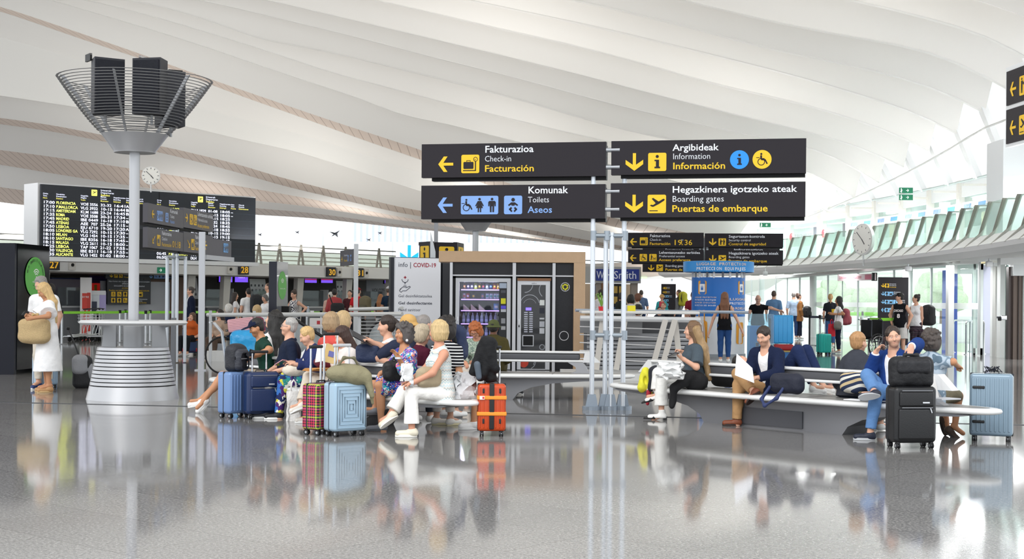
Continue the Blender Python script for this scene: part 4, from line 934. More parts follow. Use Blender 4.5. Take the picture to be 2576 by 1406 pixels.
# far glazed wall: posts, rails, panes
fw = struct('wall_back'); FWY = 86.0
for k in range(9):
    x0, x1 = -24+4.2*k, -24+4.2*(k+1)
    w = MB().add([(x0,FWY,2.6),(x1,FWY,2.6),(x1,FWY,7.2),(x0,FWY,7.2)], [(0,1,2,3)]).build('window_%d'%(30+k), glass('#f2f7fa',0.10,0.01)); tag(w, kind='structure')
    MB().box((x0,FWY,4.9),(0.10,0.12,4.6)).build('mullion', mat('#e3e8ec',0.5), w, smooth=False)
for k in range(26): # pale building facade lines outside the far glass
    MB().box((-11+0.42*k+(2.5 if k > 12 else 0),FWY+14,6.6),(0.16,0.2,2.4)).build('facade_fin', mat('#cfd6ea',0.6), fw, smooth=False)
MB().box((-1,FWY,3.0),(50,0.4,0.5)).build('sill_beam', mat('#e4e4e0',0.5), fw, smooth=False)
# walkway rail above the check-in canopy: two rails on pairs of leaning struts
rl = thing('walkway_railing', 'long grey railing on pairs of leaning struts above the check-in canopy', 'railing', cm+V(0,0,2.77))
q0 = CA+cd*4-cn*1.6; q1 = CB+cd*22-cn*1.6
for z, r_ in ((3.62,0.028),(3.42,0.022)): MB().tube([q0+V(0,0,z), q1+V(0,0,z-0.05)], r_, 8).build('rail', mat('#8c8d8a',0.4,0.4), rl, world=True)
for px in (690-40,702,756,812,868,952,1000,1075,1150,1210,1290,1400,1440):
    a, _ = ray(px,755); o = CA-cn*1.6; t = (a*o.y-o.x)/(cd.x-a*cd.y); p = o+cd*t
    b = MB()
    for s_ in (-1,1): b.prism([(-0.05,0),(0.05,0),(0.05+0.30*s_*0.5,0.95),(-0.03+0.30*s_*0.5,0.95)], p+V(0,0,2.77)+cd*0.3*s_*-0.5, cd, V(0,0,1), 0.05)
    b.build('strut', mat('#8f8c84',0.45,0.3), rl, world=True, smooth=False)
# ---------------------------------------------------------------- loudspeaker columns
BRUSH = mat('#b0b1b4',0.36,0.55); SLAT = mat('#9c9ea1',0.4,0.25)
def fill_uplight(parent, z, e):  # unseen fill light added over a basket to brighten the vault
    l = bpy.data.lights.new('fill_uplight','AREA'); l.shape = 'DISK'; l.size = 1.1; l.energy = e; l.color = (1,0.955,0.90)
    o = bpy.data.objects.new('fill_uplight', l); COL.objects.link(o); o.parent = parent; o.location = (0,0,z); o.rotation_euler = (math.pi,0,0); return o
def basket(root, zc, k=1.0):
    MB().lathe([(.28*k,zc),(.285*k,zc+.02),(.44*k,zc+.235*k),(.45*k,zc+.25*k)]).build('cone', BRUSH, root)
    b = MB(); n = 22
    for i in range(n):
        t = i/(n-1); r = k*(.46+.58*t**0.86); z = zc+k*(.27+.74*t); e = 0.022*k
        b.lathe([(r-e,z),(r,z+.0055*k),(r+e*.6,z+.001),(r,z-.0055*k),(r-e,z)], n=40)
    b.build('louvre_basket', SLAT, root, angle=50)
    for i in range(6):
        a = i*math.pi/3+0.5; c, s_ = math.cos(a), math.sin(a)
        MB().prism([(.40*k,zc+.25*k),(.46*k,zc+.25*k),(1.02*k,zc+1.0*k),(.96*k,zc+1.0*k)], (0,0,0), (c,s_,0), (0,0,1), 0.02).build('basket_rib', SLAT, root, smooth=False)
col = thing('speaker_column', 'silver loudspeaker column with louvred basket on top and round standing table', 'column', V(ray(335,900)[0]*19.75,19.75,0))
b = MB(); pr = lambda z: .615-.19*z+.05*max(0,(.2-z))
b.lathe([(pr(0),0.0),(pr(.12),.12),(pr(.185),.185),(pr(.185)-.03,.185)], n=48)
for i in range(10):
    z = .20+i*.0525; b.lathe([(pr(z)-.03,z),(pr(z),z),(pr(z+.04),z+.04),(pr(z+.04)-.03,z+.04)], n=48)
b.build('slatted_base', BRUSH, col, angle=40); MB().lathe([(pr(0)-.07,.02),(pr(.7)-.08,.70)], n=40).build('core', mat('#1a1b1d',0.6), col)
for a in (0.2,1.57,2.95):
    c, s_ = math.cos(a), math.sin(a); MB().prism([(.25,.64),(.47,.64),(.43,.98),(.60,1.03),(.25,1.03)], (0,0,0), (c,s_,0), (0,0,1), 0.035).build('bracket', SLAT, col, smooth=False)
b = MB(); b.lathe([(.34,1.02),(.70,1.02),(.735,1.05),(.70,1.08),(.34,1.08),(.34,1.02)], n=56); b.build('table_ring', mat('#d9dbdd',0.35,0.15), col, angle=50)
MB().cyl((0,0,.6),(0,0,3.42),.071,n=24).build('pole', BRUSH, col); MB().lathe([(.14,.66),(.14,1.0),(.10,1.03)], n=24).build('collar', SLAT, col)
basket(col, 3.39); fill_uplight(col, 4.7, UPL)
for k, (dx, dy, rz, lab) in enumerate(((-.38,-.10,35,'black box loudspeaker in the basket, left of the pair showing above the rim'),(.26,-.12,-14,'black box loudspeaker in the basket, facing forward with a perforated grille'),(.44,.22,-60,'black box loudspeaker sunk lowest behind the forward one in the basket'))):
    z0 = 3.98 if k < 2 else 3.86
    t = thing('loudspeaker', lab, 'speaker', Vector(col.location)+V(dx,dy,z0-.12), math.radians(rz))
    MB().prism([(-.21,-.16),(.21,-.16),(.15,.16),(-.15,.16)], (0,0,.42), (1,0,0), (0,1,0), .76).build('cabinet', mat('#23252d',0.6,bump=.3,bscale=60), t, smooth=False)
    MB().box((0,-.165,.42),(.38,.02,.70)).build('grille', mat('#1c1f29',0.5,0.3,bump=.6,bscale=300), t); MB().box((-.20,.12,.82),(.03,.2,.1)).build('bracket', BLACK, t)
    MB().cyl((0,0,-.1),(0,0,.05),.02,n=8).build('stem', SLAT, t)
c2 = thing('speaker_column', 'distant grey loudspeaker column rising behind the vending kiosk', 'column', P(1195,755,40).xy.to_3d() if False else V(P(1195,755,40).x,40,0))
MB().cyl((0,0,0),(0,0,3.42),.085,n=16).build('pole', BRUSH, c2); basket(c2, 3.32); fill_uplight(c2, 4.5, UPL)
for x in (-18,-10,-2,6):   # grid of unseen fill lights added to brighten the vault, without fittings
    for y in (12,22,32,42,52,62,74):
        l = bpy.data.lights.new('fill_uplight','AREA'); l.shape = 'DISK'; l.size = 3.2; l.energy = UPL; l.color = (1,0.965,0.92)
        o = bpy.data.objects.new('fill_uplight', l); COL.objects.link(o); o.location = (x+(y%20)*.1,y,3.5); o.rotation_euler = (math.pi,0,0)
# ---------------------------------------------------------------- direction signs
def face(parent, xl, Dl, xr, Dr, yt, yb, th=0.10, m=SIGNG, name='panel', back=True):
    """board whose upper left corner is seen at (xl, yt), lower left at yb; runs to column xr at distance Dr"""
    a = P(xl,yt,Dl); zb = P(xl,yb,Dl).z; u, _ = ray(xr,755); e = V(u*Dr,Dr,0); d = V(e.x-a.x,Dr-Dl,0); w = d.length; ex = d.normalized(); nz = ex.cross(V(0,0,1)); h = a.z-zb
    c = V(a.x,Dl,zb)+ex*w/2+V(0,0,h/2)-nz*th/2; R = Matrix((ex,-nz,V(0,0,1))).transposed()
    p = MB().box(c,(w,th,h),R).build(name, m, parent, world=True, smooth=False)
    if back: MB().box(c-nz*(th/2+.075)+ex*0.05-V(0,0,.035),(w-.12,.12,h+.005),R).build('panel_back', BLACK, parent, world=True, smooth=False)
    return Sign(p, V(a.x,Dl,zb), ex, V(0,0,1), w, h), R
def frame_poles(root, spots, D, ztop, r=0.031, base=True, mids=()):
    for i, px in enumerate(spots):
        x = P(px,755,D).x; zt = ztop if i not in mids else 2.28
        p = MB().cyl((x,D+.15+(0.06 if i in mids and i%2 else 0),0.0),(x,D+.15+(0.06 if i in mids and i%2 else 0),zt),r,n=16).build('pole', mat('#d5dbe2',0.3,0.35), root, world=True)
        if base:
            f = MB(); yy = D+.15+(.06 if i in mids and i%2 else 0)+.013*i; f.prism([(-.085,.02),(.085,.02),(.05,.20),(-.05,.20)], (x,yy,0),(1,0,0),(0,0,1),.11); f.cyl((x,yy,0),(x,yy,.045+.002*i),.12,n=20); f.build('foot', mat('#8f9aa6',0.4,0.5), root, world=True, smooth=False)
ns = thing('direction_sign', 'large near direction sign with four dark panels on silver poles between the benches', 'sign', (P(1530,755,18.25).x,18,0))
frame_poles(ns, (1492,1526,1540,1571), 18.25, 3.35, mids=(1,2))
b = MB(); xs = [P(p,755,18.40).x for p in (1492,1526,1571)]
for z in (2.24,.96):
    b.cyl((xs[0],18.40,z),(xs[2],18.40,z),.03,n=12)
    for x in xs: b.cyl((x,18.40,z-.06),(x,18.40,z+.06),.04,n=14)
b.build('cross_tube', mat('#9aa4ad',0.4,0.5), ns, world=True)
for z in (3.33,3.11,2.80,2.57): MB().cyl((P(1505,755,18.33).x,18.33,z),(P(1556,755,18.33).x,18.27,z),.03,n=12).build('link_tube', mat('#a4a8ad',0.4,0.5), ns, world=True)
s, _ = face(ns, 1061,18.77, 1521.5,18.28, 363,447)
s.arrow(AR_L,.093,.165,.46,YEL); s.icon('case',.2205,.121,.548,YEL,SIGNG)
s.txt('Fakturazioa',.348,.726,.21,.262,LETW,.014); s.txt('Check-in',.348,.46,.178,.142,LETW,-.006); s.txt('Facturación',.347,.16,.20,.265,YEL,.014)
s, _ = face(ns, 1060,18.77, 1520.5,18.28, 467,551)
s.arrow(AR_L,.092,.18,.46,SKYB); s.icon(('wheel','woman','man'),.2205,.133,.548,SKYB,SIGNG,wide=2.08); s.icon('baby',.457,.133,.548,SKYB,SIGNG)
s.txt('Komunak',.586,.745,.21,.213,LETW,.014); s.txt('Toilets',.586,.479,.175,.113,LETW,-.006); s.txt('Aseos',.586,.173,.20,.132,SKYB,.014)
s, _ = face(ns, 1538,18.27, 2025,17.77, 355,440)
s.arrow(AR_D,.076,.114,.52,YEL); s.icon('info',.194,.10,.535,YEL,SIGNG); s.txt('Argibideak',.321,.69,.198,.239,LETW,.014); s.txt('Information',.321,.44,.18,.19,LETW,-.006); s.txt('Información',.321,.149,.2,.267,YEL,.014)
s.icon('info',.616,.133,.545,mat('#1791ee',0.5),SIGNG,True); s.icon('wheel',.7305,.133,.545,YEL,SIGNG,True)
s, _ = face(ns, 1536.5,18.27, 2024,17.77, 461,547)
s.arrow(AR_D,.077,.14,.52,YEL); s.icon('plane',.1945,.12,.535,YEL,SIGNG); s.txt('Hegazkinera igotzeko ateak',.321,.71,.198,.634,LETW,.014); s.txt('Boarding gates',.321,.447,.18,.263,LETW,-.006); s.txt('Puertas de embarque',.32,.156,.2,.488,YEL,.014)
# second sign, down the hall
fs_ = thing('direction_sign', 'direction sign with four dark panels farther down the hall, partly behind the blue luggage kiosk', 'sign', (P(1771,755,44.7).x,44.9,0))
frame_poles(fs_, (1762,1771,1780), 44.8, 3.4)
s, _ = face(fs_, 1580,44.9, 1769,44.6, 585,621)
s.arrow(AR_L,.025,.12,.48,YEL); s.icon('case',.157,.12,.55,YEL,SIGNG); s.txt('Fakturazioa',.289,.69,.2,.267,LETW,.014); s.txt('Check-in',.289,.43,.17,.147,LETW); s.txt('Facturación',.287,.14,.2,.271,YEL,.014)
s.txt('19',.593,.14,.38,.10,YEL,.01); s.txt('to',.702,.45,.13,.03,LETW); s.txt('a',.706,.14,.15,.022,YEL); s.txt('36',.743,.14,.38,.10,YEL,.01)
s, _ = face(fs_, 1773,44.6, 1969,44.3, 587,621.5)
s.arrow(AR_D,.056,.12,.52,YEL); s.icon('guard',.177,.1,.54,YEL,SIGNG); s.txt('Segurtasun-kontrola',.306,.69,.2,.46,LETW,.014); s.txt('Security control',.306,.43,.17,.278,LETW); s.txt('Control de seguridad',.304,.14,.2,.476,YEL,.014)
s, _ = face(fs_, 1580,44.9, 1769,44.6, 627.5,661)
s.arrow(AR_L,.025,.12,.48,YEL); s.icon('wheel',.155,.12,.55,YEL,SIGNG); s.icon('pram',.283,.12,.55,YEL,SIGNG); s.txt('Lehentasunezko sarbidea',.411,.69,.2,.54,LETW,.014); s.txt('Preferential access',.411,.43,.17,.338,LETW); s.txt('Acceso preferente',.41,.14,.2,.42,YEL,.014)
s, _ = face(fs_, 1773,44.6, 1969,44.3, 629,664)
s.arrow(AR_D,.056,.12,.52,YEL); s.icon('plane',.177,.1,.54,YEL,SIGNG); s.txt('Hegazkinera igotzeko ateak',.306,.69,.2,.634,LETW,.014); s.txt('Boarding gates',.306,.43,.17,.263,LETW); s.txt('Puertas de embarque',.304,.14,.2,.488,YEL,.014)
ts = thing('direction_sign', 'farthest dark direction sign, showing only below and between the panels of the one before it', 'sign', (P(1785,755,52).x,52,0))
frame_poles(ts, (1778,1786), 52.2, 3.3, base=False)
s, _ = face(ts, 1617,52, 1788,52, 619,641, back=False); s.txt('Segurtasun-kontrola',.33,.5,.25,.42,LETW,.014); s.txt('Security control',.33,.12,.2,.27,LETW)
s, _ = face(ts, 1617,52, 1788,52, 654,684, back=False); s.arrow(AR_D,.08,.1,.5,YEL); s.icon('plane',.20,.08,.55,YEL,SIGNG); s.txt('Boarding gates',.33,.44,.2,.27,LETW,.006); s.txt('Puertas de embarque',.33,.12,.22,.5,YEL,.014)
s, _ = face(ts, 1789,52, 1960,52, 619,641, back=False); s.txt('Information',.33,.5,.25,.42,LETW,.014)
# left cluster of turned signs
lc = thing('direction_sign', 'turned grey direction sign with four panels in front of the departures board', 'sign', (P(443,755,28).x,28.4,0))
G2 = mat('#55535a',0.5)
for i, px in enumerate((420,433,445,463)): MB().cyl((P(px,755,30.6).x,30.6+.1*(i%2),0.02),(P(px,755,30.6).x,30.6+.1*(i%2),2.28 if i in (0,3) else 3.25),.037,n=12).build('pole', mat('#d5dbe2',0.3,0.35), lc, world=True)
MB().cyl(P(418,646,30.6),P(465,648,30.6),.036,n=10).build('cross_tube', mat('#aab2ba',0.4,0.4), lc, world=True)
MB().box((P(437,755,28.1).x,28.1,.5),(.09,.09,1.0)).build('post', mat('#6a6c70',0.4,0.5), lc, world=True, smooth=False)
s, _ = face(lc, 372,28.0, 460,30.4, 510,559, m=G2); s.arrow(AR_L,.10,.26,.42,YEL); s.icon(('wheel','woman','man'),.235,.18,.52,SKYB,G2,wide=1.95); s.icon('baby',.47,.18,.5,SKYB,G2); s.txt('Komunak',.60,.72,.22,.22,LETW,.01); s.txt('Toilets',.60,.45,.18,.12,LETW); s.txt('Aseos',.60,.17,.2,.13,SKYB,.01)
s, _ = face(lc, 462,30.4, 535,32.6, 522,571.5, m=G2); s.arrow(AR_R,.05,.3,.42,YEL); s.icon('wheel',.19,.2,.54,YEL,G2); s.icon('pram',.32,.2,.54,YEL,G2); s.txt('Lehentasunezko sarbidea',.45,.72,.22,.52,LETW,.01); s.txt('Preferential access',.45,.45,.18,.33,LETW); s.txt('Acceso preferente',.45,.14,.2,.40,YEL,.01)
s, _ = face(lc, 372,28.0, 460,30.4, 571,622, m=G2); s.arrow(AR_DL,.12,.22,.4,YEL); s.icon('case',.24,.14,.55,YEL,G2); s.txt('Fakturazioa',.37,.72,.2,.27,LETW,.01); s.txt('Check-in',.37,.45,.18,.15,LETW); s.txt('Facturación',.37,.15,.2,.27,YEL,.01); s.txt('01:18',.67,.15,.36,.24,YEL,.005)
s, _ = face(lc, 462,30.4, 535,32.6, 582,633, m=G2); s.arrow(AR_DR,.12,.22,.4,YEL); s.icon('case',.24,.14,.55,YEL,G2); s.txt('Fakturazioa',.37,.72,.2,.27,LETW,.01); s.txt('Check-in',.37,.45,.18,.15,LETW); s.txt('Facturación',.37,.15,.2,.27,YEL,.01)
ls = thing('direction_sign', 'low toilets sign hung beside a broad grey steel post, left of the seated crowd', 'sign', (P(506,755,27.5).x,27.5,0))
MB().box((P(506,755,27.5).x,27.55,P(506,583,27.5).z/2),(.115,.06,P(506,583,27.5).z)).build('post', mat('#b9bbc0',0.38,0.5), ls, world=True, smooth=False); MB().box((P(506,755,27.5).x,27.55,.01),(.22,.16,.02)).build('foot', mat('#b9bbc0',0.38,0.5), ls, world=True, smooth=False)
s, _ = face(ls, 512,27.7, 581,29.4, 597,640, m=G2, back=False); s.arrow(AR_L,.02,.3,.5,YEL); s.icon(('wheel','woman','man'),.70,.25,.56,mat('#6aa7e0',0.5),G2,wide=1.6); MB().box(Vector(s.o)+s.ex*s.w/2-V(0,0,.05)+V(0,.06,0),(s.w,.1,.09),Matrix((s.ex,s.ex.cross(V(0,0,1))*-1,V(0,0,1))).transposed()).build('sill', mat('#b9bbc0',0.4,0.4), ls, world=True, smooth=False)
fsn = thing('direction_sign', 'small turned sign on a tall pale post before the check-in desks', 'sign', (P(893,755,40).x,40,0))
MB().box((P(894,755,40).x,40.1,P(894,613,40).z/2),(.12,.08,P(894,613,40).z)).build('post', mat('#d2d5d8',0.4,0.3), fsn, world=True, smooth=False)
s, _ = face(fsn, 856,42, 889,40.2, 631,669, m=G2, back=False); s.arrow(AR_R,.1,.25,.35,YEL); s.txt('Irteera',.30,.6,.14,.25,LETW); s.txt('Puertas',.30,.25,.16,.25,YEL); s.icon('man',.55,.25,.4,SKYB,G2); s.icon(('woman','man'),.75,.25,.4,SKYB,G2)
# big sign at the right edge, in a white frame
rs_ = thing('wall_sign', 'white framed sign with dark panels cut by the right edge, high on the wall', 'sign', (11.6,32.5,5))
xa, ya, xb, yb = 11.36, 33.0, 11.62, 29.4
ex = V(xb-xa,yb-ya,0); W_ = ex.length; ex = ex.normalized(); nz = ex.cross(V(0,0,1)); R = Matrix((ex,-nz,V(0,0,1))).transposed()
MB().box(V(xa,ya,0)+ex*W_/2+V(0,0,5.93)-nz*.06,(W_+.1,.10,1.84),R).build('frame', mat('#eef1f4',0.4), rs_, world=True, smooth=False)
MB().box(V(xa,ya,0)+ex*W_/2+V(0,0,5.4)-nz*.5,(W_,.3,.2),R).build('bracket', mat('#dfe3e6',0.4), rs_, world=True, smooth=False)
for z0, ic, t3 in ((5.96,'guard',('Segurtasun','Security','Control')),(5.08,'plane',('Hegazkinera','Boarding','Puertas'))):
    p = MB().box(V(xa,ya,0)+ex*(W_/2+.03)+V(0,0,z0+.39)-nz*.0,(W_-.06,.05,.78),R).build('panel', SIGNG, rs_, world=True, smooth=False)
    s = Sign(p, V(xa,ya,z0)+ex*.06+nz*.028, ex, V(0,0,1), W_, .78); s.arrow(AR_L,.06,.22,.42,YEL); s.icon(ic,.20,.16,.56,YEL,SIGNG)
    s.txt(t3[0],.38,.72,.19,.42,LETW,.01); s.txt(t3[1],.38,.45,.17,.3,LETW); s.txt(t3[2],.38,.15,.2,.3,YEL,.01)
# yellow information tower far behind the kiosk
it = thing('information_sign', 'dark cube sign with yellow letter i faces behind the vending kiosk', 'sign', (P(1105,755,36).x,36,0))
MB().box((P(1082,755,36).x+.12,36.3,1.8),(.10,.10,3.6)).build('post', SLAT, it, world=True)
for (x0, x1, d0, d1, ic) in ((1053,1082,36.6,36,'info'),(1096,1148,36,36.2,'info'),(1150,1166,36.2,37.2,'info')):
    s, _ = face(it, x0,d0, x1,d1, 609,668, back=False); s.shape([rrect(s.w*.52,s.h*.44,s.w*.72,s.h*.76,.04)], YEL, 'pictogram_tile'); s.shape(xf(PIC['info'],s.w*.52-s.h*.42,s.h*.02,s.h*.84), SIGNG, 'pictogram', .007)
s_ = thing('pointed_post', 'tall steel post with a slanted tip beside the yellow information sign', 'post', (P(1088,755,33).x,33,0))
MB().prism([(-.06,0),(.06,0),(.06,2.5),(-.05,2.95),(-.06,2.95)], (0,0,0),(1,0,0),(0,0,1),.06).build('post', mat('#c2c6c9',0.35,0.5), s_, smooth=False)
t = thing('screen_stand', 'pale lilac screen showing a blue down arrow behind the hand gel totem', 'screen', (P(1025,755,34).x,34,0))
s, _ = face(t, 996,34, 1053,34, 617,700, m=mat('#dcd8f0',0.4,emit=0.7), back=False, name='screen'); s.shape(xf(AR_D,s.w*.18,s.h*.45,s.h*.56), mat('#18b0ea',0.5,emit=0.6), 'arrow'); MB().box((P(1025,755,34).x,34.1,.95),(.2,.08,1.9)).build('post', ALU, t, world=True)
# ---------------------------------------------------------------- departures board and clocks
db = thing('departure_board', 'large black departures board with white and yellow flight rows above check-in', 'departure board', (P(372,755,48.6).x,48.6,2.6))
PNL = mat('#22252d',0.5); LEDW = mat('#e6e9ff',0.5,emit=1.6); LEDY = mat('#e9f06a',0.5,emit=1.5); LEDO = mat('#d8dcf0',0.5,emit=0.9); LEDY2 = mat('#e8e06a',0.5,emit=0.8)
s, R = face(db, 103,46.0, 641,51.6, 463,645, th=.08, m=mat('#1d232e',0.4), name='screen', back=False)
nzb = s.ex.cross(s.ey); MB().box(Vector(s.o)+s.ex*s.w/2+V(0,0,s.h/2)-nzb*.62+s.ex*.01,(s.w+.12,1.0,s.h+.10),R).build('cabinet', mat('#f3f4f6',0.4), db, world=True, smooth=False)
MB().box(Vector(s.o)+s.ex*s.w/2+V(0,0,-.07)-nzb*.4,(s.w+.14,1.1,.14),R).build('sill', mat('#eceef0',0.45), db, world=True, smooth=False)
MB().box(Vector(s.o)+s.ex*s.w*.523+V(0,0,s.h/2)+nzb*.003,(.02,.01,s.h),R).build('panel_joint', BLACK, db, world=True, smooth=False)
b = MB()
for k in range(7): b.box(Vector(s.o)+s.ex*s.w/2+V(0,0,s.h*(.09+.108*k))+nzb*.002,(s.w,.006,.008),R)
b.build('row_rule', mat('#3b4654',0.5), db, world=True, smooth=False)
# the rows: (left half share, right half share) columns
H0, RH = .736, .0552     # first base line, row pitch (shares of the height)
tf = lambda u: u*46.0/(51.6-5.6*u)
rowsL = ['17:00|FLORENCIA|VOE 3556|32-32|16:41|A1','17:10|P.MALLORCA|VLG 3932|10-15|16:44|B1','17:15|AMSTERDAM|KLM 1688|23-24|16:45|B1','17:35|ROMA|VOE 3508|30-31|17:34|-','17:45|MADRID|IBE 0449|16-18|17:10|B1','17:45|ATENAS|AEE  707|25-26|17:15|-','17:50|LISBOA|EJU 6710|19-20|17:20|A1','18:05|LONDRES GA|VLG 7292|10-15|17:30|-','18:10|MILAN|VLG 1454|10-15|17:35|-','18:10|SANTIAGO|IBE 8356|16-18|17:45|-','18:15|MALAGA|VLG 2611|10-15|18:00|-','18:25|LISBOA|TAP 1067|21-22|17:55|-','18:30|VALENCIA|IBE 8311|16-18|17:55|-','18:35|ALICANTE|VLG 1452|01-02|18:00|-']
rowsR = ['18:40|MUNICH|DLH 1829|01-08|18:05|-','18:45|BARCELONA|VLG 1423|10-15|18:05|-','18:55|SEVILLA|VLG 2513|10-15|18:25| ','19:00|ROMA|VOE 3508|30-32|18:35| ','19:15|PARIS|AFR 1277|23-24|18:45| ','19:25|MADRID|IBE 0441|16-18|18:55| ','19:35|IBIZA|VLG 3974|10-15|19:00| ','19:40|TENERIFE|VLG 3228|10-15|19:15| ','20:10|PORTO|TAP 0731|01-08|19:45| ','','','','06:45|P.MALLORCA|VOE','06:50|FRANKFURT|DLH']
for half, rows_ in enumerate((rowsL,rowsR)):
    cx_ = ((.0095,.0714,.1855,.2775,.338,.3965,.448),(.541,.597,.699,.779,.833,.885,.921))[half]; cw = (.0103,.0089)[half]
    for c in range(6):
        for i, r in enumerate(rows_):
            q = r.split('|')
            if len(q) <= c or not q[c].strip(): continue
            s.txt(q[c], tf(cx_[c]), H0-RH*i, .041, tf(cx_[c]+cw*len(q[c])*.97)-tf(cx_[c]), LEDY if c == 1 else LEDW, .006)
    for c, (a1, a2, a3) in enumerate((('Ordua','Time','Hora'),('Norabidea','Destination','Destino'),('Hegaldia','Flight','Vuelo'),('Mahaia','Counter','Mostrador'),('Hegazkineratze','Boarding','Embarque'),('Atea','Gate','Puerta'),('Oharrak','Remarks','Observaciones'))):
        for k, a in enumerate((a1,a2,a3)): s.txt(a, tf(cx_[c]), .865-.03*k, .02, .0036*len(a)+.003, LEDY2 if k == 2 else LEDO, .01)
    off, kx = ((0,.93),(.50,.90))[half]
    s.shape([rrect(s.w*(off+.245*kx),s.h*.925,s.h*.088,s.h*.088,.02)], LEDY2, 'pictogram_tile'); s.shape(xf(PIC['plane'],s.w*(off+.245*kx)-s.h*.04,s.h*.885,s.h*.08), PNL, 'pictogram', .007)
    for k, a in enumerate(('Irteerak','Departures','Salidas')): s.txt(a, off+.275*kx, .955-.034*k, .026, .0058*len(a), LEDY2 if k == 2 else LEDO, .01)
def clock(D, px, py, rad, rz, label, stem):
    c = P(px,py,D); t = thing('clock', label, 'clock', (c.x,c.y,c.z), rz)
    MB().cyl((0,-.05,0),(0,.05,0),rad,n=40).build('case', mat('#e4e4e2',0.35,0.2), t); f = MB().cyl((0,-.062,0),(0,-.052,0),rad*.9,n=40).build('dial', mat('#fbfaf4',0.4), t)
    b = MB()
    for k in range(12):
        a = k*math.pi/6; b.box((rad*.8*math.sin(a),-.064,rad*.8*math.cos(a)),(.02,.004,.05),Matrix.Rotation(a,3,'Y'))
    b.build('hour_mark', mat('#55575a',0.5), f, smooth=False)
    for a, l, w in ((math.radians(140),.42,.03),(math.radians(-48),.7,.02)): MB().box((rad*l/2*math.sin(a),-.068,rad*l/2*math.cos(a)),(w,.006,rad*l),Matrix.Rotation(a,3,'Y')).build('hand', mat('#4a4b4d',0.5), t, smooth=False)
    MB().cyl((0,0,-rad),(0,0,-stem),.025,n=10).build('stem', mat('#d9dada',0.4,0.3), t); return t
clock(47.5, 380,442, .30, 0.15, 'round white clock on a thin stem above the departures board', 0.55)
clock(43.3, 2172,602, .48, math.radians(-66), 'round white clock seen edge on before the gallery balustrade', 0.80)
# ---------------------------------------------------------------- totems
wt = thing('wifi_totem', 'tall glossy black totem with a green wireless disc behind the couple in white', 'totem', (P(80,755,26).x,26.2,0))
GB = mat('#0b0c0f',0.10,spec=.25)
pA, pB = P(45,755,25.6), P(125,755,27.0)
yt = P(58,612,25.6).z
ex = V(pB.x-pA.x,1.4,0); W_ = ex.length; ex = ex.normalized(); nz = ex.cross(V(0,0,1)); R = Matrix((ex,-nz,V(0,0,1))).transposed()
MB().box(V(pA.x,25.6,yt/2+.04)+ex*W_/2-nz*.06,(W_,.10,yt-.08),R).build('face', GB, wt, world=True, smooth=False)
MB().box(V(pA.x,25.6,yt/2)-nz*.19-ex*.05,(.09,.34,yt),R).build('side_frame', mat('#080c1c',0.25,spec=.25), wt, world=True, smooth=False); MB().box(V(pB.x,27.0,yt/2)-nz*.19,(.03,.3,yt),R).build('side_frame', mat('#080c1c',0.3,spec=.25), wt, world=True, smooth=False)
MB().box(V(pA.x,25.6,yt/2)+ex*W_/2-nz*.3,(W_,.06,yt),R).build('back', BLACK, wt, world=True, smooth=False)
sg = Sign(wt, V(pA.x,25.6,0), ex, V(0,0,1), W_, yt); GRN = mat('#5cb947',0.45)
cz = P(92,697,26.2).z; sg.shape([disc(W_*.52,cz,W_*.31,40,ry=.37)], GRN, 'green_disc')
WSH = mat('#f4f8f2',0.5)
sg.shape([arc(W_*.55,cz-.0,.05+.045*k,40,140,.02) for k in (0.3,1.2,2.1)]+[disc(W_*.55,cz,.018)], WSH, 'wireless_symbol', .008)
for k, ch in enumerate('WI-FI GRATIS E ILIMITADO'):
    a = math.radians(165-150*k/23); x, z = W_*.52+W_*.24*math.cos(a), cz+.285*math.sin(a)
    tx = V(math.sin(a)*ex.x, math.sin(a)*ex.y, -math.cos(a)); ty = V(math.cos(a)*ex.x, math.cos(a)*ex.y, math.sin(a))
    if ch != ' ': text(wt, ch, V(pA.x,25.6,0)+ex*x+V(0,0,z)+nz*.006, tx, ty, -.015, 0, .05, None, mat('#1c2a18',0.5), .012, key='wifi')
for k, (t_, w_) in enumerate((('RED AIRPORT',.26),('Sencillo y gratis',.22),('para todos',.16))): text(wt, t_, V(pA.x,25.6,cz-.10-.06*k)+ex*(W_*.52-w_/2)+nz*.006, ex, V(0,0,1), 0, 0, .028, w_, WSH if k == 0 else mat('#22331d',0.5))
t2 = thing('wifi_totem', 'farther black totem with a stretched green wireless disc before the check-in desks', 'totem', (P(700,755,36).x,36.3,0))
s, R = face(t2, 696,36, 724,36.9, 657.5,866, m=mat('#7d8088',0.2,coat=.5), back=False); nz = s.ex.cross(s.ey)
MB().box((P(686,755,36).x,36.25,P(686,657.5,36).z/2),(.20,.5,P(686,657.5,36).z)).build('side_frame', mat('#0c1228',0.3), t2, world=True, smooth=False)
MB().box(V(P(686,755,36).x+.2,36.6,.6),(.3,.4,1.2)).build('foot', BLACK, t2, world=True, smooth=False)
zc = P(708,718,36.5).z; s.shape([disc(s.w*.5,zc-s.o.z,s.w*.36,32,ry=.36)], GRN, 'green_disc'); s.shape([arc(s.w*.5,zc-s.o.z+.02,.05+.05*k,40,140,.018) for k in (.3,1.1,1.9)], WSH, 'wireless_symbol', .008)
text(t2, 'WI-FI', V(*s.o)+s.ex*s.w*.28+V(0,0,zc-s.o.z-.1), s.ex, s.ey, 0, 0, .035, s.w*.44, WSH, off=.01)
ct = thing('info_totem', 'white and dark framed health notice totem with the hand gel drawing', 'totem', (P(1050,755,31).x,31.1,0))
s, R = face(ct, 995,31.0, 1108,31.35, 648,930, m=mat('#e6e8ee',0.4,emit=.12), th=.1, back=False, name='poster'); nz = s.ex.cross(s.ey)
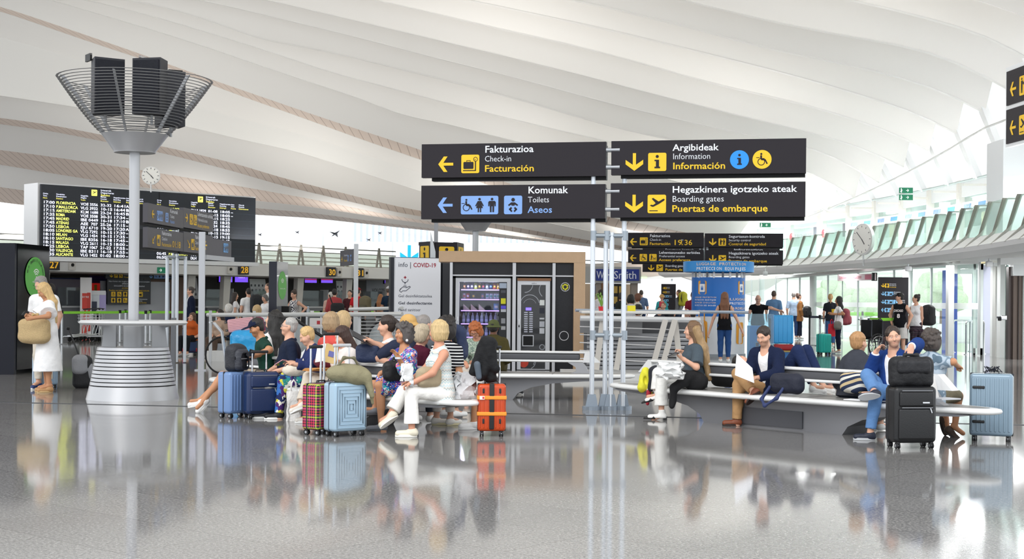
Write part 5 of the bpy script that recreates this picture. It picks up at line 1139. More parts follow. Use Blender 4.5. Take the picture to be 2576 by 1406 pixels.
MB().box(V(*s.o)+s.ex*s.w/2+V(0,0,s.h/2)-nz*.17,(s.w+.16,.14,s.h+.03),R).build('frame', mat('#2b2e36',0.4), ct, world=True, smooth=False); MB().box((P(1124,755,31.3).x-.02,31.5,1.15),(.16,.2,2.3)).build('side_frame', mat('#23252c',0.4), ct, world=True, smooth=False)
INK = mat('#3c3f52',0.5); RED = mat('#b3193a',0.5); hh = s.h
def cy(y): return (P(1000,y,31).z-s.o.z)/s.h
s.txt('info',.06,cy(671),.042,.20,INK); s.shape([bar(s.w*.33,s.h*cy(675),s.w*.33,s.h*cy(659),.012)], INK, 'rule'); s.txt('COVID-19',.39,cy(671),.040,.50,RED,.016)
for k, (y, t_, w_, bo) in enumerate(((747.5,'Gel desinfektatzailea',.74,0),(765.5,'Gel desinfectante',.745,.016),(782.5,'Hand sanitiser',.49,0))): s.txt(t_,.065,cy(y),.026,w_,INK,bo)
hx, hy = s.w*.10, s.h*cy(730); hk = .3
s.shape([arc(hx+.115,s.h*cy(702),.07,180,360,.012), bar(hx+.115,s.h*cy(710.5),hx+.115,s.h*cy(713),.03), arc(hx+.115,s.h*cy(719),.022,0,180,.009), arc(hx+.115,s.h*cy(719),.022,180,360,.009)], INK, 'gel_drawing')
s.shape([bar(hx+.0,hy+.02,hx+.07,hy+.075,.012), bar(hx+.07,hy+.075,hx+.15,hy+.075,.012), bar(hx+.13,hy+.05,hx+.22,hy+.09,.012), bar(hx+.22,hy+.09,hx+.235,hy+.07,.012), bar(hx+.235,hy+.07,hx+.14,hy-.01,.012), bar(hx+.14,hy-.01,hx+.06,hy-.01,.012), bar(hx+.06,hy-.01,hx+.03,hy-.045,.012), bar(hx+.03,hy-.045,hx-.01,hy-.01,.012), bar(hx-.01,hy-.01,hx+.03,hy+.04,.012)], INK, 'hand_drawing')
s.shape([bar(hx+.085,s.h*cy(697.5),hx+.145,s.h*cy(697.5),.018), bar(hx+.115,s.h*cy(701),hx+.115,s.h*cy(694),.018)], RED, 'cross')
gd = thing('gel_dispenser', 'small white hand gel dispenser fixed to the front of the health notice totem', 'dispenser', P(1043,808,30.9)); MB().rbox((0,0,0),(.34,.12,.24),.02).build('case', mat('#c9cacd',0.4), gd); MB().rbox((0,-.07,.02),(.05,.03,.09),.01).build('lever', mat('#8d9095',0.4), gd)
# ---------------------------------------------------------------- benches
def bench(label, c, rz, L=2.62, W=.43):
    t = thing('bench', label, 'bench', (c[0],c[1],0), math.radians(rz)); t.scale = (1.027,1.0,.925)
    out = lambda k, g=0.0: [((L-g)*math.cos(a), (W-g)*math.copysign(abs(math.sin(a))**.75, math.sin(a))) for a in [2*math.pi*i/k for i in range(k)]]
    N = 64; rows_ = []
    for g, z in ((.16,.338),(.05,.338),(.012,.348),(0,.37),(.012,.392),(.05,.402),(.10,.404),(.13,.402)): rows_.append([(x,y,z) for x,y in out(N,g)])
    MB().grid(rows_, closed=True).build('seat_rim', mat('#e6e7e6',0.28,0.05), t, angle=60)
    b = MB(); o = out(N,.12); b.add([(x,y,.4035) for x,y in o],[tuple(range(N))]); o2 = out(N,.15); b.add([(x,y,.34) for x,y in o2],[tuple(range(N))[::-1]]); b.build('seat_top', mat('#8c8b88',0.45,0.1), t, smooth=False)
    for x in (-1.5,-.5,.5,1.5): MB().box((x,0,.4045),(.012,W*1.55,.003)).build('seat_joint', mat('#5f5f60',0.5), t, smooth=False)
    pl = [(-.95,.0),(.95,.0),(1.02,.1),(1.2,.19),(1.5,.255),(1.9,.29),(2.3,.31),(2.42,.335),(-2.42,.335),(-2.3,.31),(-1.9,.29),(-1.5,.255),(-1.2,.19),(-1.02,.1)]
    MB().prism(pl,(0,0,0),(1,0,0),(0,0,1),.42).build('plinth', mat('#8b8c90',0.4,0.45), t, angle=20); MB().box((0,0,.13),(.9,.46,.2)).build('plinth_panel', mat('#5a5b60',0.45,0.4), t, smooth=False)
    for z, h_ in ((.722,.036),(.588,.036)): MB().rbox((0,0,z),(3.9,.12,h_),.015).build('backrest_rail', mat('#e3e4e4',0.3,0.1), t)
    MB().rbox((0,0,.655),(3.72,.07,.105),.03).build('backrest_panel', mat('#56575b',0.45,0.2), t)
    for x in (-1,1): MB().prism([(x*1.93,.74),(x*1.98,.74),(x*2.14,.57),(x*1.90,.57)][::x],(0,0,0),(1,0,0),(0,0,1),.12).build('end_cap', mat('#e3e4e4',0.3,0.1), t, smooth=False)
    for x in (-1,0,1): MB().prism([(x*1.85-.16,.57),(x*1.85+.05,.57),(x*1.85+.10,.50),(x*1.85+.12,.44),(x*1.85+.2,.40),(x*1.85-.12,.40),(x*1.85-.04,.44),(x*1.85-.05,.50)],(0,0,0),(1,0,0),(0,0,1),.10).build('bracket', mat('#a5a6aa',0.38,0.4), t, angle=20)
    return t
bench('long oval white rimmed bench crowded with seated travellers, left of the sign poles', (-2.11,16.65), -49.5)
bench('long oval white rimmed bench right of the sign poles with the man on the phone', (3.035,16.04), -49.6)
bench('long oval white rimmed bench farther back, parallel to the vending kiosk', (-.93,20.45), -5.7)
# ---------------------------------------------------------------- vending kiosk
VD = 28.6; vk = thing('vending_kiosk', 'oak framed kiosk with black panels housing two vending machines and a recycling bin', 'kiosk', (P(1290,755,VD).x,VD+.5,0))
def vx(px): return P(px,755,VD).x
def vz(py): return CAMH+(755-py)/FPX*VD
OAK = mat('#c9a987',0.5,bump=.15,bscale=30,var=.1,vscale=6); VB = mat('#1a1b21',0.5,bump=.1,bscale=80,var=.2); VF = mat('#cfd0d4',0.35,0.3)
MB().box(((vx(1103)+vx(1472))/2,VD+.5,vz(646)),(vx(1472)-vx(1103),1.0,vz(632.5)-vz(660))).build('roof_beam', OAK, vk, world=True, smooth=False)
MB().box(((vx(1443)+vx(1472))/2,VD+.5,vz(660)/2),(vx(1472)-vx(1443),1.0,vz(660))).build('side_post', OAK, vk, world=True, smooth=False)
MB().box(((vx(1131)+vx(1443))/2,VD+.85,vz(661)/2),(vx(1443)-vx(1131),.1,vz(661))).build('back_panel', BLACK, vk, world=True, smooth=False)
def vpan(nm, x0, x1, y0, y1, m, d=.12, dep=.06): return MB().box(((vx(x0)+vx(x1))/2,VD+d,(vz(y0)+vz(y1))/2),(vx(x1)-vx(x0),dep,abs(vz(y0)-vz(y1)))).build(nm, m, vk, world=True, smooth=False)
for x0, x1 in ((1138,1289),(1297.5,1389.5),(1397,1443)): vpan('fascia_panel', x0, x1, 661, 691, VB)
vpan('trim', 1131, 1443, 691.5, 695, VF, .10)
for x0, x1 in ((1131,1138),(1289,1297.5),(1389.5,1397)): vpan('mullion', x0, x1, 661, 955, VF, .08, .12)
vpan('floor_plate', 1131, 1443, 930, 957, BLACK, .3, .5)
for x0, x1 in ((1138,1146),(1284,1289),(1297.5,1302),(1384,1389.5)): vpan('filler', x0, x1, 695, 955, BLACK, .14)
vpan('lintel', 1301, 1386, 699, 706, mat('#8a6244',0.5), .10); vpan('lintel', 1138, 1289, 695, 700, BLACK, .14)
rb = thing('recycling_bin', 'black recycling bin unit with a yellow arrows badge at the right end of the kiosk', 'bin', (vx(1420),VD+.1,0))
MB().box(((vx(1397)+vx(1443))/2,VD+.42,(vz(695)+0)/2),(vx(1443)-vx(1397)-.01,.6,vz(695))).build('front', VB, rb, world=True, smooth=False)
f0 = V(0,VD+.12,0); BX = V(1,0,0); BZ = V(0,0,1); LW = mat('#e9eaee',0.5)
decal('badge_ring', [arc(vx(1422),vz(720.5),.085,0,180,.010), arc(vx(1422),vz(720.5),.085,180,360,.010), arc(vx(1420),vz(844),.090,0,180,.012), arc(vx(1420),vz(844),.090,180,360,.012)], LW, rb, f0, BX, BZ)
decal('recycling_arrows', [bar(vx(1422)+.045*math.cos(a)-.028*math.sin(a)*-1, vz(720.5)+.045*math.sin(a)-.028*math.cos(a), vx(1422)+.045*math.cos(a)-.028*math.sin(a), vz(720.5)+.045*math.sin(a)+.028*math.cos(a), .03) for a in (math.radians(90),math.radians(210),math.radians(330))]+[disc(vx(1422)+.05*math.cos(a),vz(720.5)+.05*math.sin(a),.02,10) for a in (math.radians(35),math.radians(155),math.radians(275))], mat('#e2e02c',0.5), rb, f0, BX, BZ)
# snack machine
sm = thing('snack_machine', 'silver snack vending machine with glowing violet shelves behind glass', 'vending machine', (vx(1215),VD+.4,0))
def sb_(nm, x0, x1, y0, y1, m, d, dep=.06, par=sm): return MB().box(((vx(x0)+vx(x1))/2,VD+d+dep/2,(vz(y0)+vz(y1))/2),(vx(x1)-vx(x0),dep,abs(vz(y0)-vz(y1)))).build(nm, m, par, world=True, smooth=False)
SMF = mat('#c6c8cc',0.4,0.3)
for a in ((1145.5,1154.5,700,942),(1275,1284.5,700,942),(1154.5,1275,700,709.5),(1154.5,1275,890,942)): sb_('door_frame', *a, SMF, .10, .10)
sb_('back', 1146,1284,700,942, mat('#0d0f14',0.5), .72, .05); sb_('side',1145.5,1148,700,942,BLACK,.2,.5); sb_('side',1282,1284.5,700,942,BLACK,.2,.5); sb_('plinth',1145.5,1284.5,942,957,BLACK,.15,.55)
sb_('keypad_panel',1255.5,1275,709.5,890, mat('#14161c',0.4), .12, .06)
PUR = mat('#b08cff',0.4,emit=2.2)
for y in (729.5,754,782.5,816,850): sb_('shelf',1159,1256,y-1.2,y+1.2,PUR,.22,.02); sb_('shelf_tray',1159,1256,y,y+1.0,mat('#3a3b45',0.4,0.5),.24,.4)
for (x0,x1,y0,y1,c) in ((1256,1274,712,725,'#a9b6c8'),(1260,1272,730,737,'#4a4d55'),(1260,1272,750.5,764.5,'#d9d61c'),(1260,1273,769,777,'#5a4fd8'),(1260,1273,778,785,'#b9bcc4'),(1261,1271.5,801,814,'#8f9196'),(1261,1272,821,830,'#a9aaae')): sb_('sticker',x0,x1,y0,y1,mat(c,0.5),.112,.008)
sb_('glass',1155,1255.5,709.5,890, glass('#e8ecf4',.02,.02), .13, .008); sb_('handle',1150,1153,798,808,mat('#e4e5e8',0.3,.5),.07,.03)
sl_ = bpy.data.lights.new('shelf_light','AREA'); sl_.shape = 'RECTANGLE'; sl_.size = .7; sl_.size_y = .08; sl_.energy = 9; sl_.color = (.86,.8,1); so = bpy.data.objects.new('shelf_light', sl_); COL.objects.link(so); so.location = (vx(1206),VD+.2,vz(712)); so.rotation_euler = (math.radians(-25),0,0)
ORD = ['first','second','third','fourth','fifth','sixth','seventh','eighth','ninth','tenth']
def snack(i, px, ys, w, h_, col, col2, word, shelf):
    t = thing('snack_bag', '%s %s, %s from the hinge on the %s snack machine shelf' % (word[0], word[1], ORD[i], shelf), 'snack', (vx(px),VD+.36,vz(ys)+.002), 0, 'snacks on the %s shelf of the snack machine' % shelf)
    b = MB(); rows_ = []
    for k, (z, e) in enumerate(((0,.15),(.12,.75),(.5,1),(.85,.7),(1,.1))): rows_.append([(w/2*math.cos(a)*(1.0 if e > .2 else .96), .05*e*math.sin(a), z*h_) for a in [2*math.pi*q/12 for q in range(12)]])
    b.grid(rows_, closed=True); b.build('bag', mat(col,0.3), t); MB().rbox((0,-.046,h_*.5),(w*.6,.02,h_*.36),.009).build('print', mat(col2,0.35), t)
for i, (c, c2, w_) in enumerate((('#6b4a3a','#e0a060',('brown','snack bag')),('#4c4760','#d9c7e6',('mauve','snack bag')),('#59566a','#c9c9d6',('grey','snack bag')),('#b9cf4a','#f0f0e0',('lime green','snack bag')),('#5a4a20','#caa23a',('olive','snack bag')),('#3b3d4c','#b04a4a',('slate','snack bag')),('#9aa89a','#e9efe4',('pale green','snack bag')),('#1c2a4a','#6fa0d8',('dark blue','snack bag')),('#c8402f','#f0c040',('red','snack bag')),('#e0a818','#f4e08a',('yellow','snack bag')))): snack(i, 1166.5+9.6*i, 728.3, .068, .125, c, c2, w_, 'top')
for i, (px, c, c2, w_) in enumerate(((1166,'#d9c3c6','#c2273a',('white and red','snack bag')),(1175.5,'#c4202c','#f2dede',('red','snack bag')),(1190,'#3d3a3c','#d8b428',('dark gold','snack bag')),(1213,'#5a6a80','#c98a6a',('grey blue','snack bag')),(1225,'#e9ecea','#2aa088',('white and green','snack pack')),(1235,'#e9ecea','#2aa088',('white and green','snack pack')),(1245,'#e9ecea','#2aa088',('white and green','snack pack')),(1253,'#e4eae8','#2aa088',('narrow white and green','snack pack')))): snack(i, px, 752.8, .07, .115, c, c2, w_, 'second')
for i, px in enumerate((1172,1191,1211)):
    t = thing('sandwich', 'wedge shaped packed sandwich, %s of the three on the middle shelf' % ORD[i], 'sandwich', (vx(px),VD+.36,vz(781.3)), 0, 'sandwiches in the snack machine')
    MB().prism([(-.06,0),(.075,0),(-.06,.125)],(0,0,0),(1,0,0),(0,0,1),.07).build('bread', mat('#e6c9ac',0.6), t, smooth=False); MB().prism([(-.065,-.0),(.085,0),(-.065,.135)],(0,.045,0),(1,0,0),(0,0,1),.01).build('pack', mat('#8c7d70',0.3), t, smooth=False)
snack(0, 1248, 781.3, .11, .14, '#3a8fd0', '#e9e2d4', ('blue and white','snack bag'), 'middle', )
for r_, (y, nm) in enumerate(((814.8,'fourth'),(848.8,'lowest'))):
    for i in range(8 if r_ == 0 else 7):
        t = thing('water_bottle', '%s clear water bottle from the hinge side on the %s shelf of the machine' % (ORD[i], nm), 'bottle', (vx(1165+11.6*i),VD+.36,vz(y)), 0, 'water bottles on the %s shelf' % nm)
        MB().lathe([(.030,0),(.034,.02),(.034,.13),(.026,.155),(.012,.19),(.012,.2)], n=14).build('bottle', glass('#eef1f6',.45,.05,1.3), t); MB().lathe([(.0345,.04),(.0345,.09)], n=14).build('wrapper', mat('#d9dcec',0.4), t); MB().cyl((0,0,.2),(0,0,.215),.014,n=12).build('cap', mat('#e8ecf6',0.4), t)
# coffee machine
cm_ = thing('coffee_machine', 'tall silver and black hot drinks machine with a two column button pad', 'vending machine', (vx(1342),VD+.4,0))
cb = lambda nm, x0, x1, y0, y1, m, d, dep=.06: sb_(nm, x0, x1, y0, y1, m, d, dep, cm_)
for a in ((1301.5,1311,706,955),(1373,1384,706,955),(1311,1373,706,716),(1311,1373,928,955)): cb('door_frame', *a, mat('#d4d6da',0.35,0.25), .09, .10)
cb('front',1311,1373,716,928, mat('#111319',0.25,coat=.4), .13, .5); cb('display',1323,1337,773.5,780.5, mat('#6a58ff',0.4,emit=1.4), .122, .01)
cb('hatch_frame',1315,1343.5,843,871, mat('#cfd1d6',0.3,.4), .118, .012); cb('hatch',1317,1341.5,845,869, BLACK, .112, .012)
b = MB()
for r_ in range(10):
    for c in range(2): b.rbox((vx(1323.5+13*c),VD+.122,vz(786+5.4*r_)),(.075,.02,.026),.008)
b.build('button', mat('#c5c8d6',0.35,.2), cm_, world=True)
for (x0,x1,y0,y1,c) in ((1358,1370,754,767.5,'#dfe3e0'),(1358,1370,774,788,'#1c2030'),(1358,1370,799,803,'#c9ccd0'),(1358,1370.5,808,822,'#b9bcc4'),(1358,1370.5,825,839,'#c9ccd2')): cb('sticker',x0,x1,y0,y1,mat(c,0.5),.118,.01)
f1 = V(0,VD+.13,0)
decal('ring_print', [arc(vx(1333),vz(765),.19,10,170,.012), arc(vx(1320),vz(715),.16,270,355,.012), arc(vx(1378),vz(728),.17,100,230,.012), arc(vx(1333),vz(768),.13,20,160,.006), arc(vx(1365),vz(873),.05,0,180,.012), arc(vx(1365),vz(873),.05,180,360,.012)], mat('#aeb2ba',0.4), cm_, f1, BX, BZ, .006)
decal('red_cup_print', [disc(vx(1319),vz(911),.095,28,ry=.11)], mat('#c2391f',0.4), cm_, f1, BX, BZ, .006); decal('ring_print', [arc(vx(1332),vz(911),.13,-70,70,.01), arc(vx(1358),vz(918),.11,60,180,.01)], mat('#aeb2ba',0.4), cm_, f1, BX, BZ, .006)
text(cm_, 'azkoyen'[:4], V(vx(1337),VD+.09,vz(713.5)), BX, BZ, 0,0,.03,.10, mat('#6a6d74',.5)); cb('lock',1305,1307.5,818,823,BLACK,.075,.02); cb('handle',1305,1308,803,815,mat('#eceef0',.3,.4),.06,.04)
# ---------------------------------------------------------------- luggage wrapping kiosk
LD = 36.0; lk = thing('luggage_kiosk', 'round blue luggage protection kiosk with a blue banner ring on top', 'kiosk', (P(1817,755,LD).x,LD+.7,0))
lx = 0; BLU = mat('#1f8fdc',0.35); BL2 = mat('#0a6cc4',0.35)
zf = lambda y, D=LD: CAMH+(759-y)/FPX*D
MB().lathe([(.68,zf(796)),(.68,zf(697))], n=48).build('blue_wrap', BL2, lk); MB().lathe([(.675,.02),(.675,zf(796))], n=48).build('white_drum', mat('#e3e6ea',0.35), lk)
MB().lathe([(.86,zf(684)),(.90,zf(683)),(.90,zf(657)),(.86,zf(656)),(.86,zf(684))], n=56).build('banner_ring', BLU, lk, angle=40); MB().lathe([(0.0,zf(658)),(.86,zf(658))], n=40).build('roof', mat('#dfe3e6',.5), lk)
for k in range(10): a = k*.628; MB().box((.66*math.cos(a),.66*math.sin(a),zf(690)),(.05,.05,.18)).build('bracket', mat('#d5d8dc',0.4,.3), lk)
# lettering bent round the drum
def bent(par, t_, r, z, h_, a0, w_, m, bold=0.0, name='lettering'):
    n = len(t_); adv = w_/max(n-1,1)
    for k, ch in enumerate(t_):
        if ch == ' ': continue
        a = a0+(k*adv)/r; nx, ny = math.sin(a), -math.cos(a); o = V(lk.location.x+r*nx, lk.location.y+r*ny, z); exx = V(math.cos(a),math.sin(a),0)
        text(par, ch, o, exx, V(0,0,1), 0, 0, h_, adv*(.86 if ch not in 'I' else .3), m, bold, off=.006, key=(par.name,t_,z))
LC = mat('#f0d9c4',0.5); LWH = mat('#f4f7fb',.5)
bent(lk, 'LUGGAGE PROTECTION', .90, zf(667.5), .075, -.80, 1.28, LC, .012); bent(lk, 'PROTECCION EQUIPAJES', .90, zf(679.5), .08, -.80, 1.28, LWH, .012)
def drum(t_, y, h_, a0, w_, m, bold=.012): bent(lk, t_, .68, zf(y), h_, a0, w_, m, bold)
for y, t_, m in ((749.5,'LUGGAGE PROTECTION',LC),(756,'PROTECCION EQUIPAJES',LWH),(763,'EKIPAIEN ZIGILATZEA',LC),(770,'PROTECTION DES BAGAGES',LWH)): drum(t_, y, .035, -1.18, .62, m)
drum('WWW.LUGGAGESERVICE.ES', 789, .025, -1.18, .62, LWH, .006)
for y, t_, m in ((755,'LUGGAGE',LC),(765.5,'PROTECCION',LWH),(778,'BARDELAZ',LC),(790,'PROTECTOR',LWH)): drum(t_, y, .06, .27, .6, m)
def patch(nm, pts_, a0, zc_, m, r=.684):
    b = MB(); n = len(pts_); b.add([(r*math.sin(a0+x/r), -r*math.cos(a0+x/r), zc_+z) for x, z in pts_], [tuple(range(n))]); return b.build(nm, m, lk, smooth=False)
ORG = mat('#f0a52a',0.4); oz = zf(723)
for a0 in (-.78,.86):
    patch('lock_tile', rrect(0,0,.26,.34,.04), a0, oz, ORG); patch('lock_tile', rrect(0,-.01,.17,.20,.02), a0, oz, mat('#f3f5f8',.4), .688); patch('lock_symbol', rrect(0,-.03,.07,.07,.01), a0, oz, BL2, .692); patch('lock_symbol', arc(0,.01,.026,0,180,.012), a0, oz, BL2, .692); patch('lock_symbol', rrect(0,.12,.07,.03,.01), a0, oz, BL2, .688)
    patch('case_print', rrect(0,-.02,.34,.66,.07) if a0 < 0 else rrect(0,0,.30,.55,.06), a0-.02 if a0 < 0 else a0-.05, zf(838), ORG)
    b_ = 0.0
    for dx in (-.08,.0,.08): patch('case_line', [(dx-.005,-.3),(dx+.005,-.3),(dx+.005,.28),(dx-.005,.28)] if a0 < 0 else [(dx-.005,-.26),(dx+.005,-.26),(dx+.005,.24),(dx-.005,.24)], a0-.02 if a0 < 0 else a0-.05, zf(838), mat('#c77f1a',.5), .690)
    if a0 < 0: patch('case_print', [(-.10,.31),(-.07,.31),(-.07,.55),(.07,.55),(.07,.31),(.10,.31),(.10,.58),(-.10,.58)], a0-.02, zf(838), ORG)
MB().lathe([(.70,.0),(.70,.08)], n=40).build('plinth', mat('#9aa0a6',.4), lk)
gp = thing('glass_screen', 'clear curved glass screen and blue counter front beside the luggage kiosk', 'counter', (P(1905,755,34.5).x,34.6,0))
MB().box((0,.05,.42),(.36,.4,.82)).build('counter', mat('#2f9fdf',.35), gp, smooth=False); MB().box((.08,-.2,.62),(.62,.02,1.0)).build('glass_panel', glass('#cfe8f4',.12), gp, smooth=False); MB().box((.0,-.162,.38),(.10,.01,.12)).build('label_plate', mat('#eef0f2',.5), gp); MB().box((0,-.168,.38),(.075,.006,.09)).build('warning_mark', mat('#c4202c',.5), gp)
# ---------------------------------------------------------------- check-in hall: numbers, screens, desks, posters
NUMB = mat('#23242a',0.5); NUMY = mat('#efb42a',0.5,emit=0.25)
for n_, px, dw in (('26',0,.40),('27',133,.40),('28',612,.40),('30',832,.42),('31',902,.42)):
    p = along(px,.32)+V(0,0,2.53); t = thing('counter_number', 'dark sign with yellow number %s above the check-in desks, %s' % (n_, dict(zip(('26','27','28','30','31'),('cut by the left edge','beside the black totem','above the first violet screens','above the red and violet screens','behind the pale post')))[n_]), 'sign', p)
    MB().box(p,(.46,.12,.40),cR).build('box', NUMB, t, world=True, smooth=False); text(t, n_, p+cn*.065-cd*.18-V(0,0,.13), cd, V(0,0,1), 0,0,.25,.36, NUMY, .02)
    MB().box(p-cn*.1,(.1,.1,.1),cR).build('bracket', ALU, t, world=True)
for k, px in enumerate((150,600-12,822,890,0)):
    p = along(px+30 if k != 1 else 578,.28)+V(0,0,2.53); t = thing('wall_speaker', ['small white loudspeaker on the canopy beam right of number 27','small white loudspeaker on the canopy beam left of number 28','small white loudspeaker on the beam right of number 30','small white loudspeaker on the beam beyond number 31','small white loudspeaker on the beam near number 26'][k], 'speaker', p)
    MB().box(p,(.26,.1,.36),cR).build('case', mat('#d6d3cd',.5), t, world=True, smooth=False); MB().cyl(p+cn*.05,p+cn*.07,.06,n=14).build('cone', BLACK, t, world=True)
SCR = mat('#6f48e8',0.4,emit=.75)
for k, (x0, kind) in enumerate(((549,0),(589,0),(765,1),(806,1),(966,0))):
    a = along(x0,-.7); zt, zb = CAMH+(752-689)/FPX*a.y, CAMH+(752-712)/FPX*a.y
    t = thing('check_in_screen', ['violet check-in screen, the first of the pair under number 28','violet check-in screen, the second of the pair under number 28','violet and red check-in screen, the first of the pair under number 30','violet and red check-in screen, the second of the pair under number 30','violet check-in screen nearest the hand gel totem'][k], 'screen', a+V(0,0,zb))
    w = .66; MB().box(a+cd*w/2+V(0,0,(zt+zb)/2),(w+.06,.08,zt-zb+.06),cR).build('case', BLACK, t, world=True, smooth=False); MB().box(a+cd*w/2+V(0,0,(zt+zb)/2)+cn*.042,(w,.01,zt-zb),cR).build('display', SCR, t, world=True, smooth=False)
    MB().cyl(a+cd*w/2+V(0,0,zt),a+cd*w/2+V(0,0,2.32),.03,n=8).build('hanger', BLACK, t, world=True)
    if kind:
        MB().box(a+cd*w/2+V(0,0,zb+(zt-zb)*.36)+cn*.048,(w,.01,(zt-zb)*.16),cR).build('band', mat('#8c1f4a',.4,emit=.6), t, world=True, smooth=False); MB().box(a+cd*w/2+V(0,0,zb+(zt-zb)*.56)+cn*.048,(w,.01,(zt-zb)*.2),cR).build('band', mat('#241a40',.4,emit=.3), t, world=True, smooth=False)
        text(t, 'ROMA', a+cd*w*.3+V(0,0,zb+(zt-zb)*.5)+cn*.05, cd, V(0,0,1), 0,0,.06,.26, mat('#e8e09a',.5,emit=.8), .01)
    else:
        text(t, 'Check-in', a+cd*w*.25+V(0,0,zb+(zt-zb)*.45)+cn*.05, cd, V(0,0,1), 0,0,.05,.32, mat('#c9b6ff',.5,emit=1))
    if k in (1,3):
        text(t, '28 B29' if k == 1 else '30 B31', a-cd*w*.3+V(0,0,zt+.12)+cn*.05, cd, V(0,0,1), 0,0,.12,.8, mat('#8a5a22',.5,emit=.2))
for k, (px, off) in enumerate(((185,-1.2),(548,-1.2),(668,-1.2),(790,-1.2),(870,-1.2),(940,-1.2))):
    t = thing('check_in_desk', ['grey check-in desk under number 27','pale check-in desk left under number 28','pale check-in desk right under number 28','grey check-in desk left under number 30','grey check-in desk right under number 30','grey check-in desk under the airline name'][k], 'desk', along(px,off), math.atan2(cd.y,cd.x))
    MB().box((0,0,.5),(1.5,.6,1.0)).build('body', mat('#77797d',.5), t, smooth=False); MB().box((0,.02,1.03),(1.7,.75,.06)).build('top', mat('#c9cbcc',.4), t, smooth=False); MB().box((.5,-.1,1.42),(.03,.5,.72)).build('screen_edge', mat('#d2d5d6',.4), t); MB().box((-.1,-.05,1.4),(1.2,.015,.68)).build('glass_screen', glass('#c9cfd2',.15), t)
PST = mat('#d9dadb',.5)
for k, px in enumerate((478,652,867)):
    t = thing('notice_panel', ['leaning grey notice panel with small pictures behind the man in the dark suit','leaning grey notice panel with small pictures right of the violet screens','leaning grey notice panel with small pictures under number 30'][k], 'notice', along(px,-1.6)+V(0,0,1.35), math.atan2(cd.y,cd.x))
    MB().prism([(-.42,0),(.42,0),(.30,.85),(-.54,.85)],(0,0,0),(1,0,0),(0,0,1),.04).build('panel', PST, t, smooth=False)
    b = MB()
    for r_ in range(3):
        for c in range(4): b.box((-.34+.2*c-.05*r_,-.025,.18+.2*r_),(.08,.006,.09))
    b.build('picture', mat('#4f5156',.5), t, smooth=False); MB().cyl((0,.05,-1.35),(0,.05,.1),.02,n=8).build('post', ALU, t)
# airline name on the wall under the canopy
t = thing('airline_backdrop', 'pale wall panel carrying the airline name under the canopy', 'panel', along(952,-1.8)); pz = along(958,-1.8)
MB().box(pz+V(0,0,1.5),(1.9,.06,1.5),cR).build('panel', mat('#8a8c93',.5), t, world=True, smooth=False); text(t, 'VOLOTEA', along(934,-1.8)+V(0,0,1.72)+cn*.035, cd, V(0,0,1), 0,0,.17,.98, mat('#26272c',.5), .02)
decal('logo', [rrect(1.12,1.86,.1,.1,.02), rrect(1.24,1.98,.1,.1,.02), rrect(1.24,1.78,.08,.08,.02), rrect(1.36,1.88,.08,.08,.02)], mat('#c0203a',.5), t, along(934,-1.8)+cn*.035, cd, V(0,0,1))
# preferential access portal under number 27-28
ap = thing('access_board', 'dark notice board about exclusive access with yellow pictogram tiles behind the column', 'notice board', along(330,-.9))
D1 = along(265,-.9); D2 = along(437,-.9)
s, R = face(ap, 266,D1.y, 437,D2.y, 679,700, m=mat('#24252c',.5), back=False); s.arrow(AR_D,.055,.1,.5,YEL); s.icon('plane',.12,.1,.5,YEL,SIGNG); s.icon('wheel',.19,.1,.5,YEL,SIGNG); s.txt('Lehentasunezko sarbidea',.26,.68,.22,.30,LETW,.01); s.txt('Preferential access',.26,.42,.2,.2,LETW); s.txt('Acceso preferente',.26,.1,.22,.22,YEL,.01); s.arrow(AR_D,.63,.1,.5,SKYB); s.icon(('wheel','woman','man'),.70,.1,.5,SKYB,SIGNG,wide=3.2); s.txt('Komunak',.87,.6,.2,.1,LETW); s.txt('Aseos',.87,.2,.2,.08,SKYB)
E1 = along(270,-.8); E2 = along(379,-.8)
s, R = face(ap, 270,E1.y, 379,E2.y, 701,765, m=mat('#22242c',.5), back=False)
for y, t_, w_, m_ in ((.88,'Haur-kotxe eta mugikortasun urriko pertsonentzako',.94,LETW),(.79,'SARBIDEA ESKLUSIBOA',.34,LETW),(.70,'EXCLUSIVE ACCESS People with disabled',.70,LETW),(.61,'ACCESO EXCLUSIVO',.34,YEL),(.52,'Familias con bebés y personas con movilidad reducida',.92,YEL)): s.txt(t_,.5-w_/2,y,.055,w_,m_,.006)
for r_ in range(2):
    for c, ic in enumerate(('baby','wheel','man','woman','man','pram')[3*r_:3*r_+3]): s.icon(ic,.09+.135*c,.30-.24*r_,.19,YEL,SIGNG)
s.icon('case',.72,.30,.19,YEL,SIGNG); s.txt('Arreta lehentasuna',.62,.18,.055,.30,LETW); s.txt('Priority',.68,.11,.05,.12,LETW); s.txt('Preferencia absoluta',.62,.04,.055,.28,YEL)
MB().box((D1+D2)/2-cn*.3+V(0,0,1.0),((D2-D1).length,.1,2.0),cR).build('white_partition', mat('#b9bcc2',.5), ap, world=True, smooth=False)
for nm, px, off, w, h0, h1, c in (('brown_panel',415,-1.3,2.0,0,2.2,'#6f5240'),('blue_panel',205,-2.2,2.6,0,2.1,'#1d2c66'),('grey_partition',165,-1.9,1.6,1.0,2.05,'#7d7480'),('red_panel',192,-2.0,.5,1.3,1.85,'#7a1c34'),('violet_panel',250,-2.3,.8,.2,2.2,'#4a3a7a')):
    p = along(px,off); MB().box(p+V(0,0,(h0+h1)/2),(w,.1,h1-h0),cR).build(nm, mat(c,.5), wl, smooth=False)
bt = thing('banner_pillar', 'slim red and white advertising pillar behind the luggage carts', 'pillar', along(216,-.3), .3)
